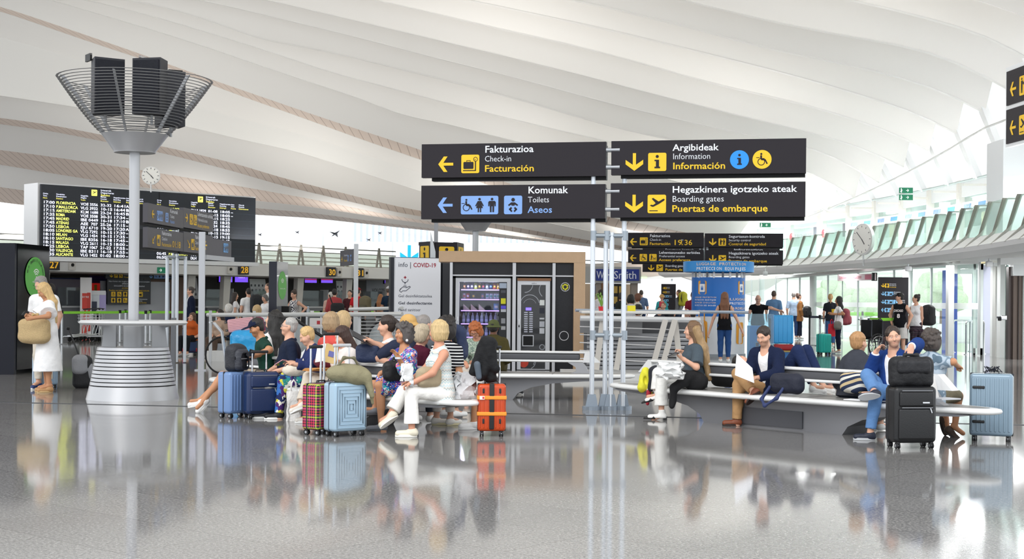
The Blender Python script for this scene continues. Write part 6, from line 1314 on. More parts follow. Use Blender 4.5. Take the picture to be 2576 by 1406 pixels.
MB().box((0,0,1.05),(.40,.3,2.1)).build('body', mat('#e9e6e4',.45), bt, smooth=False); MB().box((-.03,-.155,.78),(.2,.012,1.5)).build('red_panel', mat('#d8402f',.45), bt, smooth=False); MB().box((.10,-.16,.85),(.12,.012,1.4)).build('red_panel', mat('#c8382a',.45), bt, smooth=False)
text(bt, 'EASY FREE', Vector(bt.location)+Matrix.Rotation(.3,3,'Z')@V(-.16,-.165,1.36), Matrix.Rotation(.3,3,'Z')@V(1,0,0), V(0,0,1), 0,0,.07,.26, mat('#f2e6e2',.5), .01)
t = thing('red_cabinet', 'small red fire hose cabinet on the dark wall beyond the carts', 'cabinet', along(240,-2.1)+V(0,0,1.62)); MB().box(along(240,-2.1)+V(0,0,1.75),(.40,.16,.34),cR).build('box', mat('#d12a24',.45,emit=.15), t, world=True, smooth=False); MB().box(along(240,-2.02)+V(0,0,1.75),(.12,.02,.22),cR).build('emblem', mat('#f2d36a',.5), t, world=True)
for k, (px, c1) in enumerate(((233,'#dfe4ea'),(250,'#b9aee0'))):
    t = thing('poster_stand', ['standing poster with a person in a dark suit behind the carts','slim lilac leaflet stand behind the carts'][k], 'poster', along(px,-.5), .6); MB().rbox((0,0,1.2),(.5,.06,.8),.03).build('poster', mat(c1,.5), t); MB().rbox((0,-.035,1.55),(.46,.02,.16),.01).build('header', mat('#f1f2f4',.5), t); MB().box((0,0,.4),(.05,.05,.8)).build('post', ALU, t)
    if k == 0: MB().rbox((0,-.04,1.05),(.3,.02,.36),.01).build('picture', mat('#3a3f55',.5), t)
# exit signs
for k, (q, sz, lab) in enumerate(((along(400,.3)+V(0,0,2.42),(.55,.22),'green running man exit sign under the canopy behind the sign poles'),(P(2279,479,44)-V(0,0,0),(.42,.17),'upper of the two green exit signs hung at the gallery windows'),(P(2279,496.5,44),(.42,.17),'lower of the two green exit signs hung at the gallery windows'),(P(1925,566,55),(.42,.17),'green exit sign at the far end of the gallery windows'),(P(1614,699,73.7),(.55,.1),'pale green exit sign on the bright far opening'))):
    t = thing('exit_sign', lab, 'exit sign', q); gm = mat('#0c6b4a',.5,emit=.25) if k < 4 else mat('#b4e8ac',.5,emit=.8); MB().box(q,(sz[0],.03,sz[1])).build('panel', gm, t, world=True, smooth=False)
    o = q+V(-sz[0]/2,-.018,-sz[1]/2); W2 = mat('#eef7f0',.5,emit=.3); decal('running_man', xf([disc(.35,.82,.09,10),[(.25,.7),(.45,.7),(.6,.5),(.52,.45),(.42,.55),(.5,.3),(.4,.05),(.33,.08),(.38,.3),(.2,.15),(.12,.2),(.28,.4)]], 0,0,sz[1]), W2, t, o, BX, BZ); decal('arrow', xf(AR_R,sz[0]*.5,sz[1]*.25,sz[1]*.5), W2, t, o, BX, BZ)
# ---------------------------------------------------------------- queue barriers with green tape
STP = mat('#c9ccd0',.3,.7); TAPE = mat('#8fe03a',.5)
def barrier(pts, D, label, g, zt=.95, tape=TAPE, post=STP):
    ps = [V(P(x,755,d).x,d,0) for x, d in pts]
    for k, p in enumerate(ps):
        t = thing('queue_post', '%s post from the left, %s' % (ORD[k], label), 'barrier post', p, 0, g); MB().cyl((0,0,.02),(0,0,.98),.032,n=12).build('post', post, t); MB().cyl((0,0,0),(0,0,.02),.17,n=20).build('base', mat('#8a8c90',.4,.5), t); MB().cyl((0,0,.90),(0,0,1.0),.045,n=12).build('head', BLACK, t)
    for k in range(len(ps)-1):
        d = ps[k+1]-ps[k]; t = thing('queue_tape', '%s stretch of tape from the left, %s' % (ORD[k], label.replace('barrier ','').replace('row ','')), 'barrier tape', (ps[k]+ps[k+1])/2+V(0,0,zt-.04), 0, g+' tape'); R_ = Matrix((d.normalized(),V(-d.normalized().y,d.normalized().x,0),V(0,0,1))).transposed()
        MB().box(V(0,0,.02),(d.length-.08,.006,.075),R_).build('tape', tape, t, smooth=False)
barrier(((156,42),(302,44),(316,46),(367,43),(378,45),(478,46),(545,48)), 0, 'green queue barrier before the access board', 'queue barriers at check-in')
barrier(((772,48),(808,48),(835,50),(905,52),(985,52)), 0, 'green queue barrier before desks 30 and 31', 'queue barriers at desks 30 and 31')
barrier(((2037,47),(2063,46.5),(2100,52)), 0, 'dark queue barrier before the glass doors', 'dark queue barriers', tape=mat('#3a3f52',.5), post=mat('#17181b',.4))
barrier(((2187,37.5),(2214,36.8),(2262,37.6)), 0, 'bright green taped barrier beside the wheelchairs', 'queue barriers by the wheelchairs', zt=1.0)
for r_ in range(3): barrier([(2110+60*k,57+r_*5) for k in range(4)], 0, ['nearest','middle','farthest'][r_]+' green taped queue row behind the glass', 'queue row %s behind the glass' % ['one','two','three'][r_])
# ---------------------------------------------------------------- luggage carts
def cart(label, loc, rz, g):
    t = thing('luggage_cart', label, 'cart', loc, rz, g); b = MB(); c = mat('#c4c7ca',.3,.7)
    for x in (-.28,.28):
        b.tube([V(x,.35,.95),V(x,.30,.55),V(x*.95,.18,.20),V(x*.8,-.55,.14)],.014,8); b.tube([V(x,.35,.95),V(x,.42,1.0)],.014,8)
    b.build('frame', c, t); h = MB(); h.tube([V(-.28,.42,1.0),V(0,.45,1.02),V(.28,.42,1.0)],.018,8); h.build('handle', BLACK, t)
    b = MB()
    for z in (.62,.72,.82): b.tube([V(-.28,.30,z),V(-.26,.08,z),V(.26,.08,z),V(.28,.30,z)],.006,6)
    for x in (-.2,-.1,0,.1,.2): b.tube([V(x,.08,.62),V(x,.08,.82)],.005,6)
    b.build('basket', c, t); MB().box((0,-.2,.16),(.42,.7,.02)).build('platform', c, t, smooth=False)
    for x, y in ((-.24,.2),(.24,.2),(0,-.5)): MB().cyl((x-.02,y,.075),(x+.02,y,.075),.075,n=16).build('wheel', RUBBER, t)
for k in range(5): q = S(205+9*k if k < 3 else 234+9*(k-3), 858-2*(k%3), 0); cart(['luggage cart at the left end of the row behind the column','second luggage cart nested in the row behind the column','third luggage cart nested in the row behind the column','fourth luggage cart in the row, beside the red pillar','luggage cart nearest the column in the row'][k], q, -.5 if k < 3 else .4, 'luggage carts')
# ---------------------------------------------------------------- stair well in the middle: guard rails, counter, escalators
sg_ = thing('stairwell_guard', 'white railed stairwell guard with a broad pale ledge behind the sign poles', 'railing', (1.2,25.6,0))
LDG = mat('#e3e2df',.4); x0, x1 = P(1487,755,25.5).x, P(1735,755,26.2).x
def rz_(y, D): return CAMH+(757-y)/FPX*D
b = MB(); b.rbox(((x0+x1)/2,26.4,rz_(786,25.7)),(x1-x0+.3,1.0,.05),.02); b.build('ledge', LDG, sg_, world=True)
b = MB(); b.tube([V(x0-.2,25.3,rz_(801,25.3)),V(x1+.1,25.5,rz_(803,25.5))],.05,10); b.build('hand_rail', mat('#d9dbdd',.3,.3), sg_, world=True)
b = MB(); b.tube([V(x0-.2,27.2,rz_(781,27.2)),V(x1+1.4,28.2,rz_(783,28.2))],.03,8); b.build('top_rail', mat('#aeb8c6',.3,.4), sg_, world=True)
MB().box(((x0+x1)/2-.5,26.4,rz_(818,26.2)),(x1-x0-.7,.1,.30)).build('fascia', mat('#77787a',.5), sg_, world=True, smooth=False)
for k in range(9): MB().box(((x0+x1)/2+.1,26.75+.02*k,rz_(842+10.5*k,26.6)),(x1-x0+.2,.07,.055)).build('louvre', mat('#9a9b9e',.4,.3), sg_, world=True, smooth=False)
MB().box(((x0+x1)/2+.1,27.0,.5),(x1-x0+.3,.05,1.2)).build('backing', mat('#6c6d70',.6), sg_, world=True, smooth=False)
for k in range(5): b = MB(); b.tube([V(x0-.2,25.5,rz_(822+20*k,25.5)),V(x1-.1,25.7,rz_(829+21*k,25.7))],.011,6); b.build('cable', mat('#e2e4e8',.25,.5), sg_, world=True)
for px, lean in ((1500,16),(1550,22),(1640,34),(1664,34),(1712,-14)):
    D = 25.4 if px != 1712 else 25.52; a = P(px,930,D); c = P(px+lean,804,D); d = (c-a); d1 = d.normalized(); R_ = Matrix((d1.cross(V(0,-1,0)),V(0,1,0),d1)).transposed()
    MB().box((a+c)/2,(.10,.03,d.length),R_).build('leaning_post', mat('#cfcac2',.4,.2), sg_, world=True, smooth=False)
MB().box(((x0+x1)/2,26.0,.06),(x1-x0+1.0,1.6,.12)).build('kerb', mat('#dcdcd9',.45), sg_, world=True, smooth=False)
pp = thing('potted_plant', 'small red pot with long green leaves on the stairwell ledge behind the poles', 'plant', P(1513,788,26.2)); MB().lathe([(.04,0),(.058,.12),(.06,.125)], n=18).build('pot', mat('#d42a35',.4), pp)
b = MB(); rg = random.Random(3)
for k in range(16):
    a = rg.uniform(0,6.28); l = rg.uniform(.12,.3); b.tube([V(0,0,.12),V(math.cos(a)*l*.35,math.sin(a)*l*.35,.12+l*.9),V(math.cos(a)*l*.8,math.sin(a)*l*.8,.12+l*.75)],[.008,.007,.001],5)
b.build('leaves', mat('#7fae4a',.6), pp)
yb = thing('yellow_box', 'bright yellow square planter box on the stairwell ledge', 'box', P(1588,788,26.2)); MB().rbox((0,0,.07),(.145,.145,.145),.008).build('box', mat('#e6d813',.4), yb)
# glazed rail in front of check-in, with escalators below
gr = thing('stairwell_railing', 'long white topped railing with wire rungs behind the heads of the left crowd', 'railing', (-3,30,0))
ra, rb_ = P(522,792,31.5), P(1012,790,28.5)
b = MB(); b.tube([ra,rb_],.045,8); b.tube([P(880,778,32.5),P(1012,775,31)],.04,8); b.build('top_rail', mat('#d6d7d6',.35,.2), gr, world=True)
for k in range(7): b = MB(); b.tube([P(905,800+9*k,29.2),P(1012,800+9*k,28.6)],.012,6); b.build('wire', mat('#c9cbcd',.3,.5), gr, world=True)
for px, D in ((530,31.4),(640,31),(740,30.2),(838,29.6),(905,29.2),(985,28.7)): p = P(px,755,D); MB().box((p.x,D,.56),(.06,.04,1.12)).build('post', mat('#c4c6c8',.4,.3), gr, world=True, smooth=False)
MB().box((ra+rb_)/2+V(0,.4,-.95),((rb_-ra).length,.3,.3),Matrix(((rb_-ra).normalized(),V(-(rb_-ra).normalized().y,(rb_-ra).normalized().x,0),V(0,0,1))).transposed()).build('kerb', mat('#d9d9d6',.5), gr, world=True, smooth=False)
for k, (px, D, sgn) in enumerate(((975,30.5,1),(735,32,1))):
    es = thing('escalator_balustrade', ['escalator balustrade with a rounded black handrail behind the woman reading','escalator balustrade with black handrail behind the man with glasses'][k], 'escalator', (P(px,755,D).x,D,0)); r_ = .42
    pts_ = [V(1.9,0,-.2),V(.0,0,.55+r_)]+[V(-r_*math.sin(t*math.pi/10),0,.55+r_*math.cos(t*math.pi/10)) for t in range(1,10)]+[V(.0,0,.13),V(1.6,0,-.5)]
    MB().tube(pts_,.035,8).build('handrail', mat('#1b1c20',.4), es); MB().prism([(p.x*.94,.06+p.z*.92) for p in pts_],(0,0,0),(1,0,0),(0,0,1),.02).build('glass_panel', glass('#dfe6e8',.4), es, smooth=False); MB().tube([p+V(0,.06,-.03) for p in pts_],.03,6).build('trim', mat('#d5d8da',.3,.4), es)
q = P(800,811,32.2); t = thing('side_table','small white table behind the stairwell railing','table',(q.x,32.2,0)); MB().box((0,0,q.z-.11),(.9,.4,.03)).build('table_top', mat('#d9dadb',.4), t); MB().cyl((0,0,0),(0,0,q.z-.12),.03,n=10).build('leg', ALU, t)
# low table things seen over the rail
for k, (px, py, D, sz, c, lab, cat) in enumerate(((803,811,32.2,(.40,.25,.19),'#e6e2e0','white carton with a red mark on the table behind the railing','box'),(785,788,32.2,(.10,.10,.13),'#f1f1f1','white paper cup stack beside the carton behind the railing','cup'))):
    q = P(px,py,D); t = thing(cat if cat != 'box' else 'carton', lab, cat, (q.x,q.y,q.z))
    if cat == 'box': MB().rbox((0,0,.0),sz,.01).build('box', mat(c,.5), t); MB().box((0,-.128,0),(.07,.006,.08)).build('mark', mat('#c03038',.5), t)
    else: MB().lathe([(.03,-.07),(.045,.06)], n=16).build('cup', mat(c,.5), t)
q = P(775,788,32.2); t = thing('water_bottle', 'clear plastic bottle standing on the table behind the railing', 'bottle', (q.x,q.y,q.z-.08)); MB().lathe([(.035,0),(.038,.14),(.015,.2),(.015,.22)], n=14).build('bottle', glass('#dfe6ee',.4), t); MB().cyl((0,0,.22),(0,0,.24),.017,n=10).build('cap', mat('#c9dcef',.4), t)
# ---------------------------------------------------------------- newsagent shop in the distance
sh_ = thing('newsagent_shop', 'newsagent shop front with a blue fascia and white lettering, far behind the sign poles', 'shop', (P(1545,755,48).x,48.5,0))
sx = lambda px: P(px,755,48).x
sz_ = lambda py: CAMH+(757-py)/FPX*48
MB().box(((sx(1400)+sx(1612))/2,48.3,(sz_(671)+sz_(712))/2),(sx(1612)-sx(1400),.6,sz_(671)-sz_(712))).build('fascia', mat('#a9a9a6',.5), sh_, world=True, smooth=False)
MB().box(((sx(1498)+sx(1607))/2,47.97,(sz_(677)+sz_(706))/2),(sx(1607)-sx(1498),.06,sz_(677)-sz_(706))).build('sign_board', mat('#17308a',.45), sh_, world=True, smooth=False)
text(sh_, 'W', V(sx(1500),47.93,sz_(701)), BX, BZ, 0,0,.27,.25, LETW, .0); text(sh_, 'H', V(sx(1520.5),47.93,sz_(701)), BX, BZ, 0,0,.27,.17, LETW, .0); text(sh_, 'Smith', V(sx(1543),47.93,sz_(701)), BX, BZ, 0,0,.27,.74, LETW, .0)
for a in ((1588,1605,712,830),(1500,1512,712,830)): MB().box(((sx(a[0])+sx(a[1]))/2,48.3,sz_(712)/2),(sx(a[1])-sx(a[0]),.4,sz_(712))).build('pillar', mat('#8f857c',.6), sh_, world=True, smooth=False)
MB().box(((sx(1400)+sx(1605))/2,50.5,sz_(712)/2),(sx(1605)-sx(1400),.1,sz_(712))).build('back_wall', mat('#d9c3a8',.6), sh_, world=True, smooth=False); MB().box((sx(1530),49.6,1.05),(.45,.3,2.1)).build('wood_panel', mat('#b98a66',.5), sh_, world=True, smooth=False)
for k, (px, c) in enumerate(((1552,'#23252b'),(1572,'#2b2d33'),(1508,'#6a5040'))):
    t = thing('shop_shelf', ['dark magazine rack left in the shop doorway','dark magazine rack right in the shop doorway','brown display rack at the shop entrance'][k], 'shelf', (sx(px),49.3,0)); MB().box((0,.15,1.0),(.28,.3,2.0)).build('case', mat(c,.5), t, smooth=False)
    for r_ in range(5): MB().box((0,-.02,.35+.36*r_),(.22,.06,.24)).build('magazine_row', mat(random.choice(['#d8b45a','#a04040','#d9d4c8','#4a6a9a','#c98a4a']),.5), t, smooth=False)
# far pale arch and end wall over the bright exit
ea = struct('trim_3'); ea['kind'] = 'structure'; D = 74
MB().prism([(P(1400,690,D).x,P(1400,690,D).z),(P(1612,690,D).x,P(1612,690,D).z),(P(1612,700,D).x,P(1612,700,D).z),(P(1693,689,D).x,P(1693,689,D).z),(P(1760,712,D).x,P(1760,712,D).z),(P(1900,750,D).x,P(1900,745,D).z),(P(1990,690,D).x,P(1990,690,D).z),(P(1990,640,D).x,P(1990,640,D).z),(P(1400,668,D).x,P(1400,668,D).z)],(0,D,0),(1,0,0),(0,0,1),.5).build('arch', mat('#d9d6d2',.6), ea, smooth=False)
# directories
def directory(label, px0, px1, D, yt, yb, rows_):
    t = thing('directory_board', label, 'sign', (P((px0+px1)/2,755,D).x,D,0)); s, R = face(t, px0,D, px1,D+.01, yt,yb, m=SIGNG, back=False); MB().box(V(P((px0+px1)/2,755,D).x,D+.08,.35),(s.w*.8,.06,.7)).build('foot', mat('#4a4a4e',.5), t, world=True, smooth=False)
    for k, (ar, cols_, n_) in enumerate(rows_):
        y = .88-.12*k; s.arrow(ar,.08,y-.03,.055,cols_[0])
        for j in range(n_): s.icon(('wheel','case','info')[j%3] if j else 'man',.20+.15*j,y-.035,.062,cols_[j%len(cols_)],SIGNG)
        if k < 3:
            for q, wd in enumerate(('Ertzaintza','Police','Policía')): s.txt(wd,.24+.15*n_-.03,y+.015-.024*q,.014,.22,cols_[0] if q == 2 else LETW,.01)
    return t
SB2 = mat('#86c4f0',.5)
directory('black directory board with arrows behind the man in the black jersey', 2211,2285,41, 697,868, [(AR_D,[YEL],1),(AR_D,[SB2],2),(AR_D,[SB2],3),(AR_L,[SB2],3)])
directory('black directory board with arrows by the far bright exit', 1664,1700,60, 714,800, [(AR_R,[YEL],1),(AR_L,[YEL],1),(AR_L,[SB2],2),(AR_R,[SB2],2),(AR_R,[SB2],2)])
bn = thing('hanging_banner', 'pale pink banner with red lettering hung over the glass doors', 'banner', P(2155,698,49)); s, R = face(bn, 2107,49, 2201,46.5, 690.5,707, th=.03, m=mat('#ecd9dc',.5), back=False); s.txt('ZORIONAK DENOI ONGI ETORRI',.05,.3,.42,.60,mat('#c0506a',.5),.012); s.shape([rrect(s.w*.84,s.h*.5,s.w*.2,s.h*.7,.02)], mat('#d8708a',.5), 'red_block')
MB().box(V(*s.o)+s.ex*s.w*.99+V(0,.05,s.h*.5),(.16,.1,s.h*1.2)).build('end_block', BLACK, bn, world=True)
for k, (px, py, D, lab) in enumerate(((2285,676,40,'white spotlight on the soffit edge right of the directory board'),(2488,664,36,'white spotlight under the gallery beside the lift'),(1925,688,52,'small pale spotlight at the far end of the soffit'))):
    t = thing('spotlight', lab, 'light', P(px,py,D)); MB().rbox((0,0,0),(.16,.14,.14),.03).build('housing', mat('#e4e6e8',.4), t); MB().cyl((0,0,.05),(0,0,.2),.02,n=8).build('bracket', ALU, t)
# decals on the gallery windows: blue dashes and airline names
bd = thing('window_banner', 'white banner with blue dashes along the gallery windows', 'banner', (gt(48)+1.98,48,4.2)); D_ = mat('#3a86c8',.5)
for a, c in zip(cols[3:9], cols[4:10]):
    if c > 53.5: continue
    p0 = V(gt(a)+1.96,a+.25,4.12); p1 = V(gt(c)+1.96,c-.25,4.12); ex = (p0-p1); W_ = ex.length; ex = ex.normalized(); f = MB().prism([(0,0),(W_,0),(W_,.26),(0,.26)],p1,ex,V(0,0,1),.01).build('strip', mat('#eef2f5',.5), bd, world=True, smooth=False)
    decal('dash', [[(W_*(.06+.05*k),.06),(W_*(.085+.05*k),.06),(W_*(.105+.05*k),.2),(W_*(.08+.05*k),.2)] for k in range(6)]+[[(W_*.62,.06),(W_*.9,.06),(W_*.92,.2),(W_*.64,.2)]], D_, f, p1+V(-.01,0,0), ex, V(0,0,1))
for k, (Y0, Y1) in enumerate(((55.4,58.6),(52.6,55.4))):
    t = thing('airline_logo', ['airline name lettered on the farther gallery window pane','airline name lettered on the nearer gallery window pane'][k], 'logo', (gt(Y0)+1.95,(Y0+Y1)/2,3.9)); p1 = V(gt(Y1)+1.94,Y1-.3,3.95); p0 = V(gt(Y0)+1.94,Y0+.2,3.95); ex = (p0-p1).normalized(); W_ = (p0-p1).length
    decal('roundel', [disc(W_*.12,.1,.16)], mat('#c8202f',.5), t, p1, ex, V(0,0,1)); decal('bird', [arc(W_*.14,.1,.09,-80,80,.03)], mat('#f4f4f4',.5), t, p1, ex, V(0,0,1), .01); text(t, 'TURKISH AIRLINES', p1, ex, V(0,0,1), W_*.24, .04, .14, W_*.58, mat('#6a6f74',.5)); decal('plate', [rrect(W_*.92,.15,W_*.1,.5,.02)], mat('#4c5258',.5), t, p1, ex, V(0,0,1))
t = thing('wall_poster', 'black and white poster on the nearest gallery window', 'poster', (gt(38)+1.95,38,4)); p1 = V(gt(39.9)+1.94,39.2,3.55); p0 = V(gt(37.2)+1.94,37.4,3.55); ex = (p0-p1).normalized(); W_ = (p0-p1).length; decal('panel', [rrect(W_*.3,.4,W_*.28,.72,.02)], mat('#3a3f44',.5), t, p1, ex, V(0,0,1)); decal('panel', [rrect(W_*.3,.42,W_*.2,.5,.02)], mat('#dfe6e6',.5), t, p1, ex, V(0,0,1), .01); text(t, 'HERTZ', p1, ex, V(0,0,1), W_*.52, .5, .12, W_*.4, mat('#5a6066',.5))
# bird silhouettes stuck on the far glass
for k, (px, py) in enumerate(((651,590),(745,584),(837,588),(925,603),(953,586))):
    q = P(px,py,FWY-.05); t = thing('bird_decal', ['black bird silhouette on the far glass nearest the departures board','black bird silhouette second from the departures board','largest black bird silhouette on the far glass','black bird silhouette low over the walkway rail','black bird silhouette nearest the hand gel totem'][k], 'decal', q)
    kk = .45 if k == 2 else .22; decal('bird', xf([[(0,.0),(.5,.25),(1,.5),(.62,.05),(.7,-.5),(.3,-.15),(-.2,-.4),(.1,-.02),(-.5,.3)]],0,0,kk), mat('#3b3d44',.6), t, q, BX, BZ)
# hoop barriers by the lift
for k, (xa, xb, yb) in enumerate(((2398,2440,886),(2430,2475,892))):
    pa, pb = S(xa,yb,0), S(xb,yb-2,0); t = thing('hoop_barrier', ['steel hoop barrier farther from the camera by the lift','steel hoop barrier nearer the camera by the lift'][k], 'barrier', (pa+pb)/2, 0, None); b = MB(); r_ = .09; h_ = .92
    pts_ = [pa, pa+V(0,0,h_-r_)]+[pa+(pb-pa).normalized()*(r_-r_*math.cos(a))+V(0,0,h_-r_+r_*math.sin(a)) for a in (.4,.8,1.2,1.57)]+[pb-(pb-pa).normalized()*(r_-r_*math.cos(a))+V(0,0,h_-r_+r_*math.sin(a)) for a in (1.57,1.2,.8,.4)]+[pb+V(0,0,h_-r_), pb]
    b.tube(pts_,.026,10); b.build('hoop', CHROME, t, world=True)
    for p in (pa,pb): MB().cyl(p,p+V(0,0,.015),.06,n=16).build('flange', CHROME, t, world=True)
# intercom by the lift
t = thing('intercom_post', 'small steel call box on a bracket beside the lift door', 'call box', P(2524,799,36)); MB().rbox((0,0,0),(.16,.1,.12),.02).build('box', CHROME, t); MB().rbox((-.1,-.02,-.03),(.08,.08,.1),.02).build('bracket', BLACK, t); MB().box((.06,.3,0),(.05,.6,.05)).build('arm', CHROME, t)
# wheelchairs behind the man on the phone
for k, (px, dd) in enumerate(((2195,0),(2222,.35))):
    q = V(P(px,755,36.6+dd).x,36.6+dd,0); t = thing('wheelchair', ['folded wheelchair with grey wheels, the left of the two parked together','folded wheelchair with grey wheels, the right of the two parked together'][k], 'wheelchair', q, .5)
    for y in (-.2,.2):
        w = MB(); w.tube([V(.30*math.cos(a),y,.31+.30*math.sin(a)) for a in [2*math.pi*i/28 for i in range(28)]],.018,8,True); o = w.build('wheel', RUBBER, t); w = MB(); w.tube([V(.25*math.cos(a),y*1.2,.31+.25*math.sin(a)) for a in [2*math.pi*i/28 for i in range(28)]],.01,6,True)
        for i in range(10): w.cyl((0,y,.31),(.28*math.cos(i*.628),y,.31+.28*math.sin(i*.628)),.003,n=4)
        w.build('rim', CHROME, o)
    MB().rbox((.02,0,.5),(.42,.36,.06),.02).build('seat', BLACK, t); MB().rbox((-.2,0,.75),(.05,.36,.45),.02).build('backrest', BLACK, t); b = MB()
    for y in (-.19,.19): b.tube([V(-.3,y,.98),V(-.2,y,.95),V(-.2,y,.4),V(.25,y,.45),V(.34,y,.12)],.014,8)
    b.build('frame', mat('#55585e',.35,.6), t); MB().cyl((.3,-.16,.08),(.3,.16,.08),.08,n=14).build('castor', RUBBER, t)
# seating left edge: dark cafe counter behind the totem
t = thing('cafe_counter', 'dark wooden topped counter cut by the left edge behind the black totem', 'counter', (P(-44,755,28).x,28,0)); MB().box((0,0,.5),(1.0,.6,1.0)).build('body', mat('#1c1b1e',.5), t, smooth=False); MB().box((0,0,1.03),(1.1,.7,.06)).build('top', mat('#8a5a3a',.45), t, smooth=False)
pl2 = thing('potted_plant', 'leafy green plant on the wooden counter at the left edge', 'plant', (P(5,755,27.9).x,27.9,1.06)); b = MB(); rg = random.Random(5)
for k in range(40): b.ball((rg.uniform(-.12,.12),rg.uniform(-.1,.1),.12+rg.uniform(-.05,.12)),.035,.03,.02,n=8,R=Matrix.Rotation(rg.uniform(0,3),3,'X'))
b.build('leaves', mat('#5f9a3c',.6,var=.3), pl2); MB().lathe([(.07,0),(.09,.12)], n=16).build('pot', mat('#d9d6cf',.5), pl2)
# ---------------------------------------------------------------- luggage
def case(label, px, py, w, h, d, rz, col, kind='rib', dark='#1b1d22', grip=0.0, gcol='#1a1b1e', rough=.35, loc=None, m=None, tilt=0, wheels=True, n=8):
    """rolling case standing on the floor at pixel (px, py); kind: rib, groove, soft, plaid"""
    q = S(px,py,0) if loc is None else loc; t = thing('suitcase', label, 'suitcase', q, math.radians(rz)); z0 = .055 if wheels else 0
    if tilt: t.rotation_euler = (0, math.radians(tilt), math.radians(rz))
    body = m or mat(col,rough,.1 if kind in ('rib','groove') else 0,bump=0 if kind in ('rib','groove') else .12,bscale=140)
    MB().rbox((0,0,z0+(h-z0)/2),(w,d,h-z0),.035 if kind != 'soft' else .045).build('shell', body, t)
    b = MB()
    if kind == 'rib':
        for k in range(n):
            x = -w*.42+w*.84*k/(n-1); b.rbox((x,-d/2,z0+(h-z0)*.5),(w*.05,.016,(h-z0)*.86),.007)
        b.build('ribs', body, t); MB().rbox((0,0,z0+(h-z0)/2),(w+.006,.02,h-z0+.006),.01).build('zip_band', mat(dark,.6), t)
    elif kind == 'groove':
        for k in range(6):
            e = .045*k; W_, H_ = w*.86-e*1.3, (h-z0)*.86-e*1.6
            if W_ < .03: break
            zc = z0+(h-z0)*.5; b.tube([(-W_/2,-d/2-.001,zc-H_/2),(W_/2,-d/2-.001,zc-H_/2),(W_/2,-d/2-.001,zc+H_/2),(-W_/2,-d/2-.001,zc+H_/2)],.007,6,True)
        b.build('ribs', body, t); MB().rbox((0,0,z0+(h-z0)/2),(w+.006,.022,h-z0+.006),.01).build('zip_band', mat(dark,.6), t)
        for z in (.35,.62): MB().rbox((w/2,0,z0+(h-z0)*z),(.02,.05,.06),.008).build('latch', mat(dark,.4), t)
    else:
        if kind == 'soft':
            MB().rbox((0,-d/2-.012,z0+(h-z0)*.34),(w*.84,.04,(h-z0)*.54),.018).build('pocket', body, t); MB().rbox((0,-d/2-.008,z0+(h-z0)*.78),(w*.80,.035,(h-z0)*.26),.016).build('pocket', body, t)
            for z in (.63,.93): MB().tube([(w*.36,-d/2-.03,z0+(h-z0)*z),(-w*.36,-d/2-.03,z0+(h-z0)*z)],.004,6).build('zip', mat('#8f9196',.4,.6), t)
            MB().rbox((w*.2,-d/2-.034,z0+(h-z0)*.72),(.07,.006,.014),.002).build('name_plate', mat('#d5d8dc',.3,.5), t); MB().tube([(w*.30,-d/2-.035,z0+(h-z0)*.62),(w*.33,-d/2-.04,z0+(h-z0)*.54)],.006,6).build('zip_pull', mat('#c9ccd0',.3,.7), t)
        MB().rbox((0,d*.18,z0+(h-z0)/2),(w+.008,.018,h-z0+.008),.009).build('zip_band', mat(dark,.6), t)
    hb = MB(); hb.tube([(-.07,0,h),(-.06,0,h+.025),(.06,0,h+.025),(.07,0,h)],.011,8,flat=.6); hb.build('top_handle', mat(gcol,.5), t)
    if grip:
        gw = min(w*.55,.17); y = d*.3; b = MB()
        for s_ in (-1,1): b.tube([(s_*gw/2,y,h-.03),(s_*gw/2,y,h+grip)],.0095,8); b.tube([(s_*gw/2,y,h-.03),(s_*gw/2,y,h+grip*.5)],.0125,8)
        b.build('pull_rod', mat('#cfd2d6',.25,.7), t); g = MB(); g.rbox((0,y,h+grip+.012),(gw+.045,.032,.034),.013); g.build('pull_grip', mat(gcol,.5), t)
    if wheels:
        for sx in (-1,1):
            for sy in (-1,1):
                x, y = sx*(w/2-.045), sy*(d/2-.04); o = MB(); o.cyl((x-.019,y,.03),(x-.006,y,.03),.03,n=16); o.cyl((x+.006,y,.03),(x+.019,y,.03),.03,n=16); o.rbox((x,y,.058),(.034,.045,.034),.01); wo = o.build('wheel', mat('#17181a',.5), t)
                MB().cyl((x-.0205,y,.03),(x+.0205,y,.03),.013,n=12).build('hub', mat('#a8abb0',.35,.5), wo)
    return t
def soft(name, label, cat, loc, rz, parts, group=None, wob=.003):
    """soft bag grown from blended lumps: parts = [(part name, material, grid step, [lumps])], lumps in the bag's own axes"""
    t = thing(name, label, cat, loc, math.radians(rz), group)
    for nm, m, h, lumps in parts:
        vol = Vol(h)
        for l in lumps:
            if l[0] == 'e': vol.el(l[1], l[2], None, l[3] if len(l) > 3 else .03)
            elif l[0] == 'x': vol.el(l[1], l[2], None, .012, 's')
            elif l[0] == 'b': # rounded slab from four capsules
                x,y,z = l[1]; a,b,c = l[2]; r = l[3]
                for i in range(5):
                    for j in range(3): vol.rc((x-a+2*a*i/4, y-b+b*j, z-c), (x-a+2*a*i/4, y-b+b*j, z+c), r, r, .05)
            else: vol.rc(l[1], l[2], l[3], l[4] if len(l) > 4 else l[3], l[5] if len(l) > 5 else .03)
        v, f = vol.mesh(.007 if nm in ('cloth','yellow_fold') else .003); link(nm, np_mesh(nm, v, f, m), t)
    return t
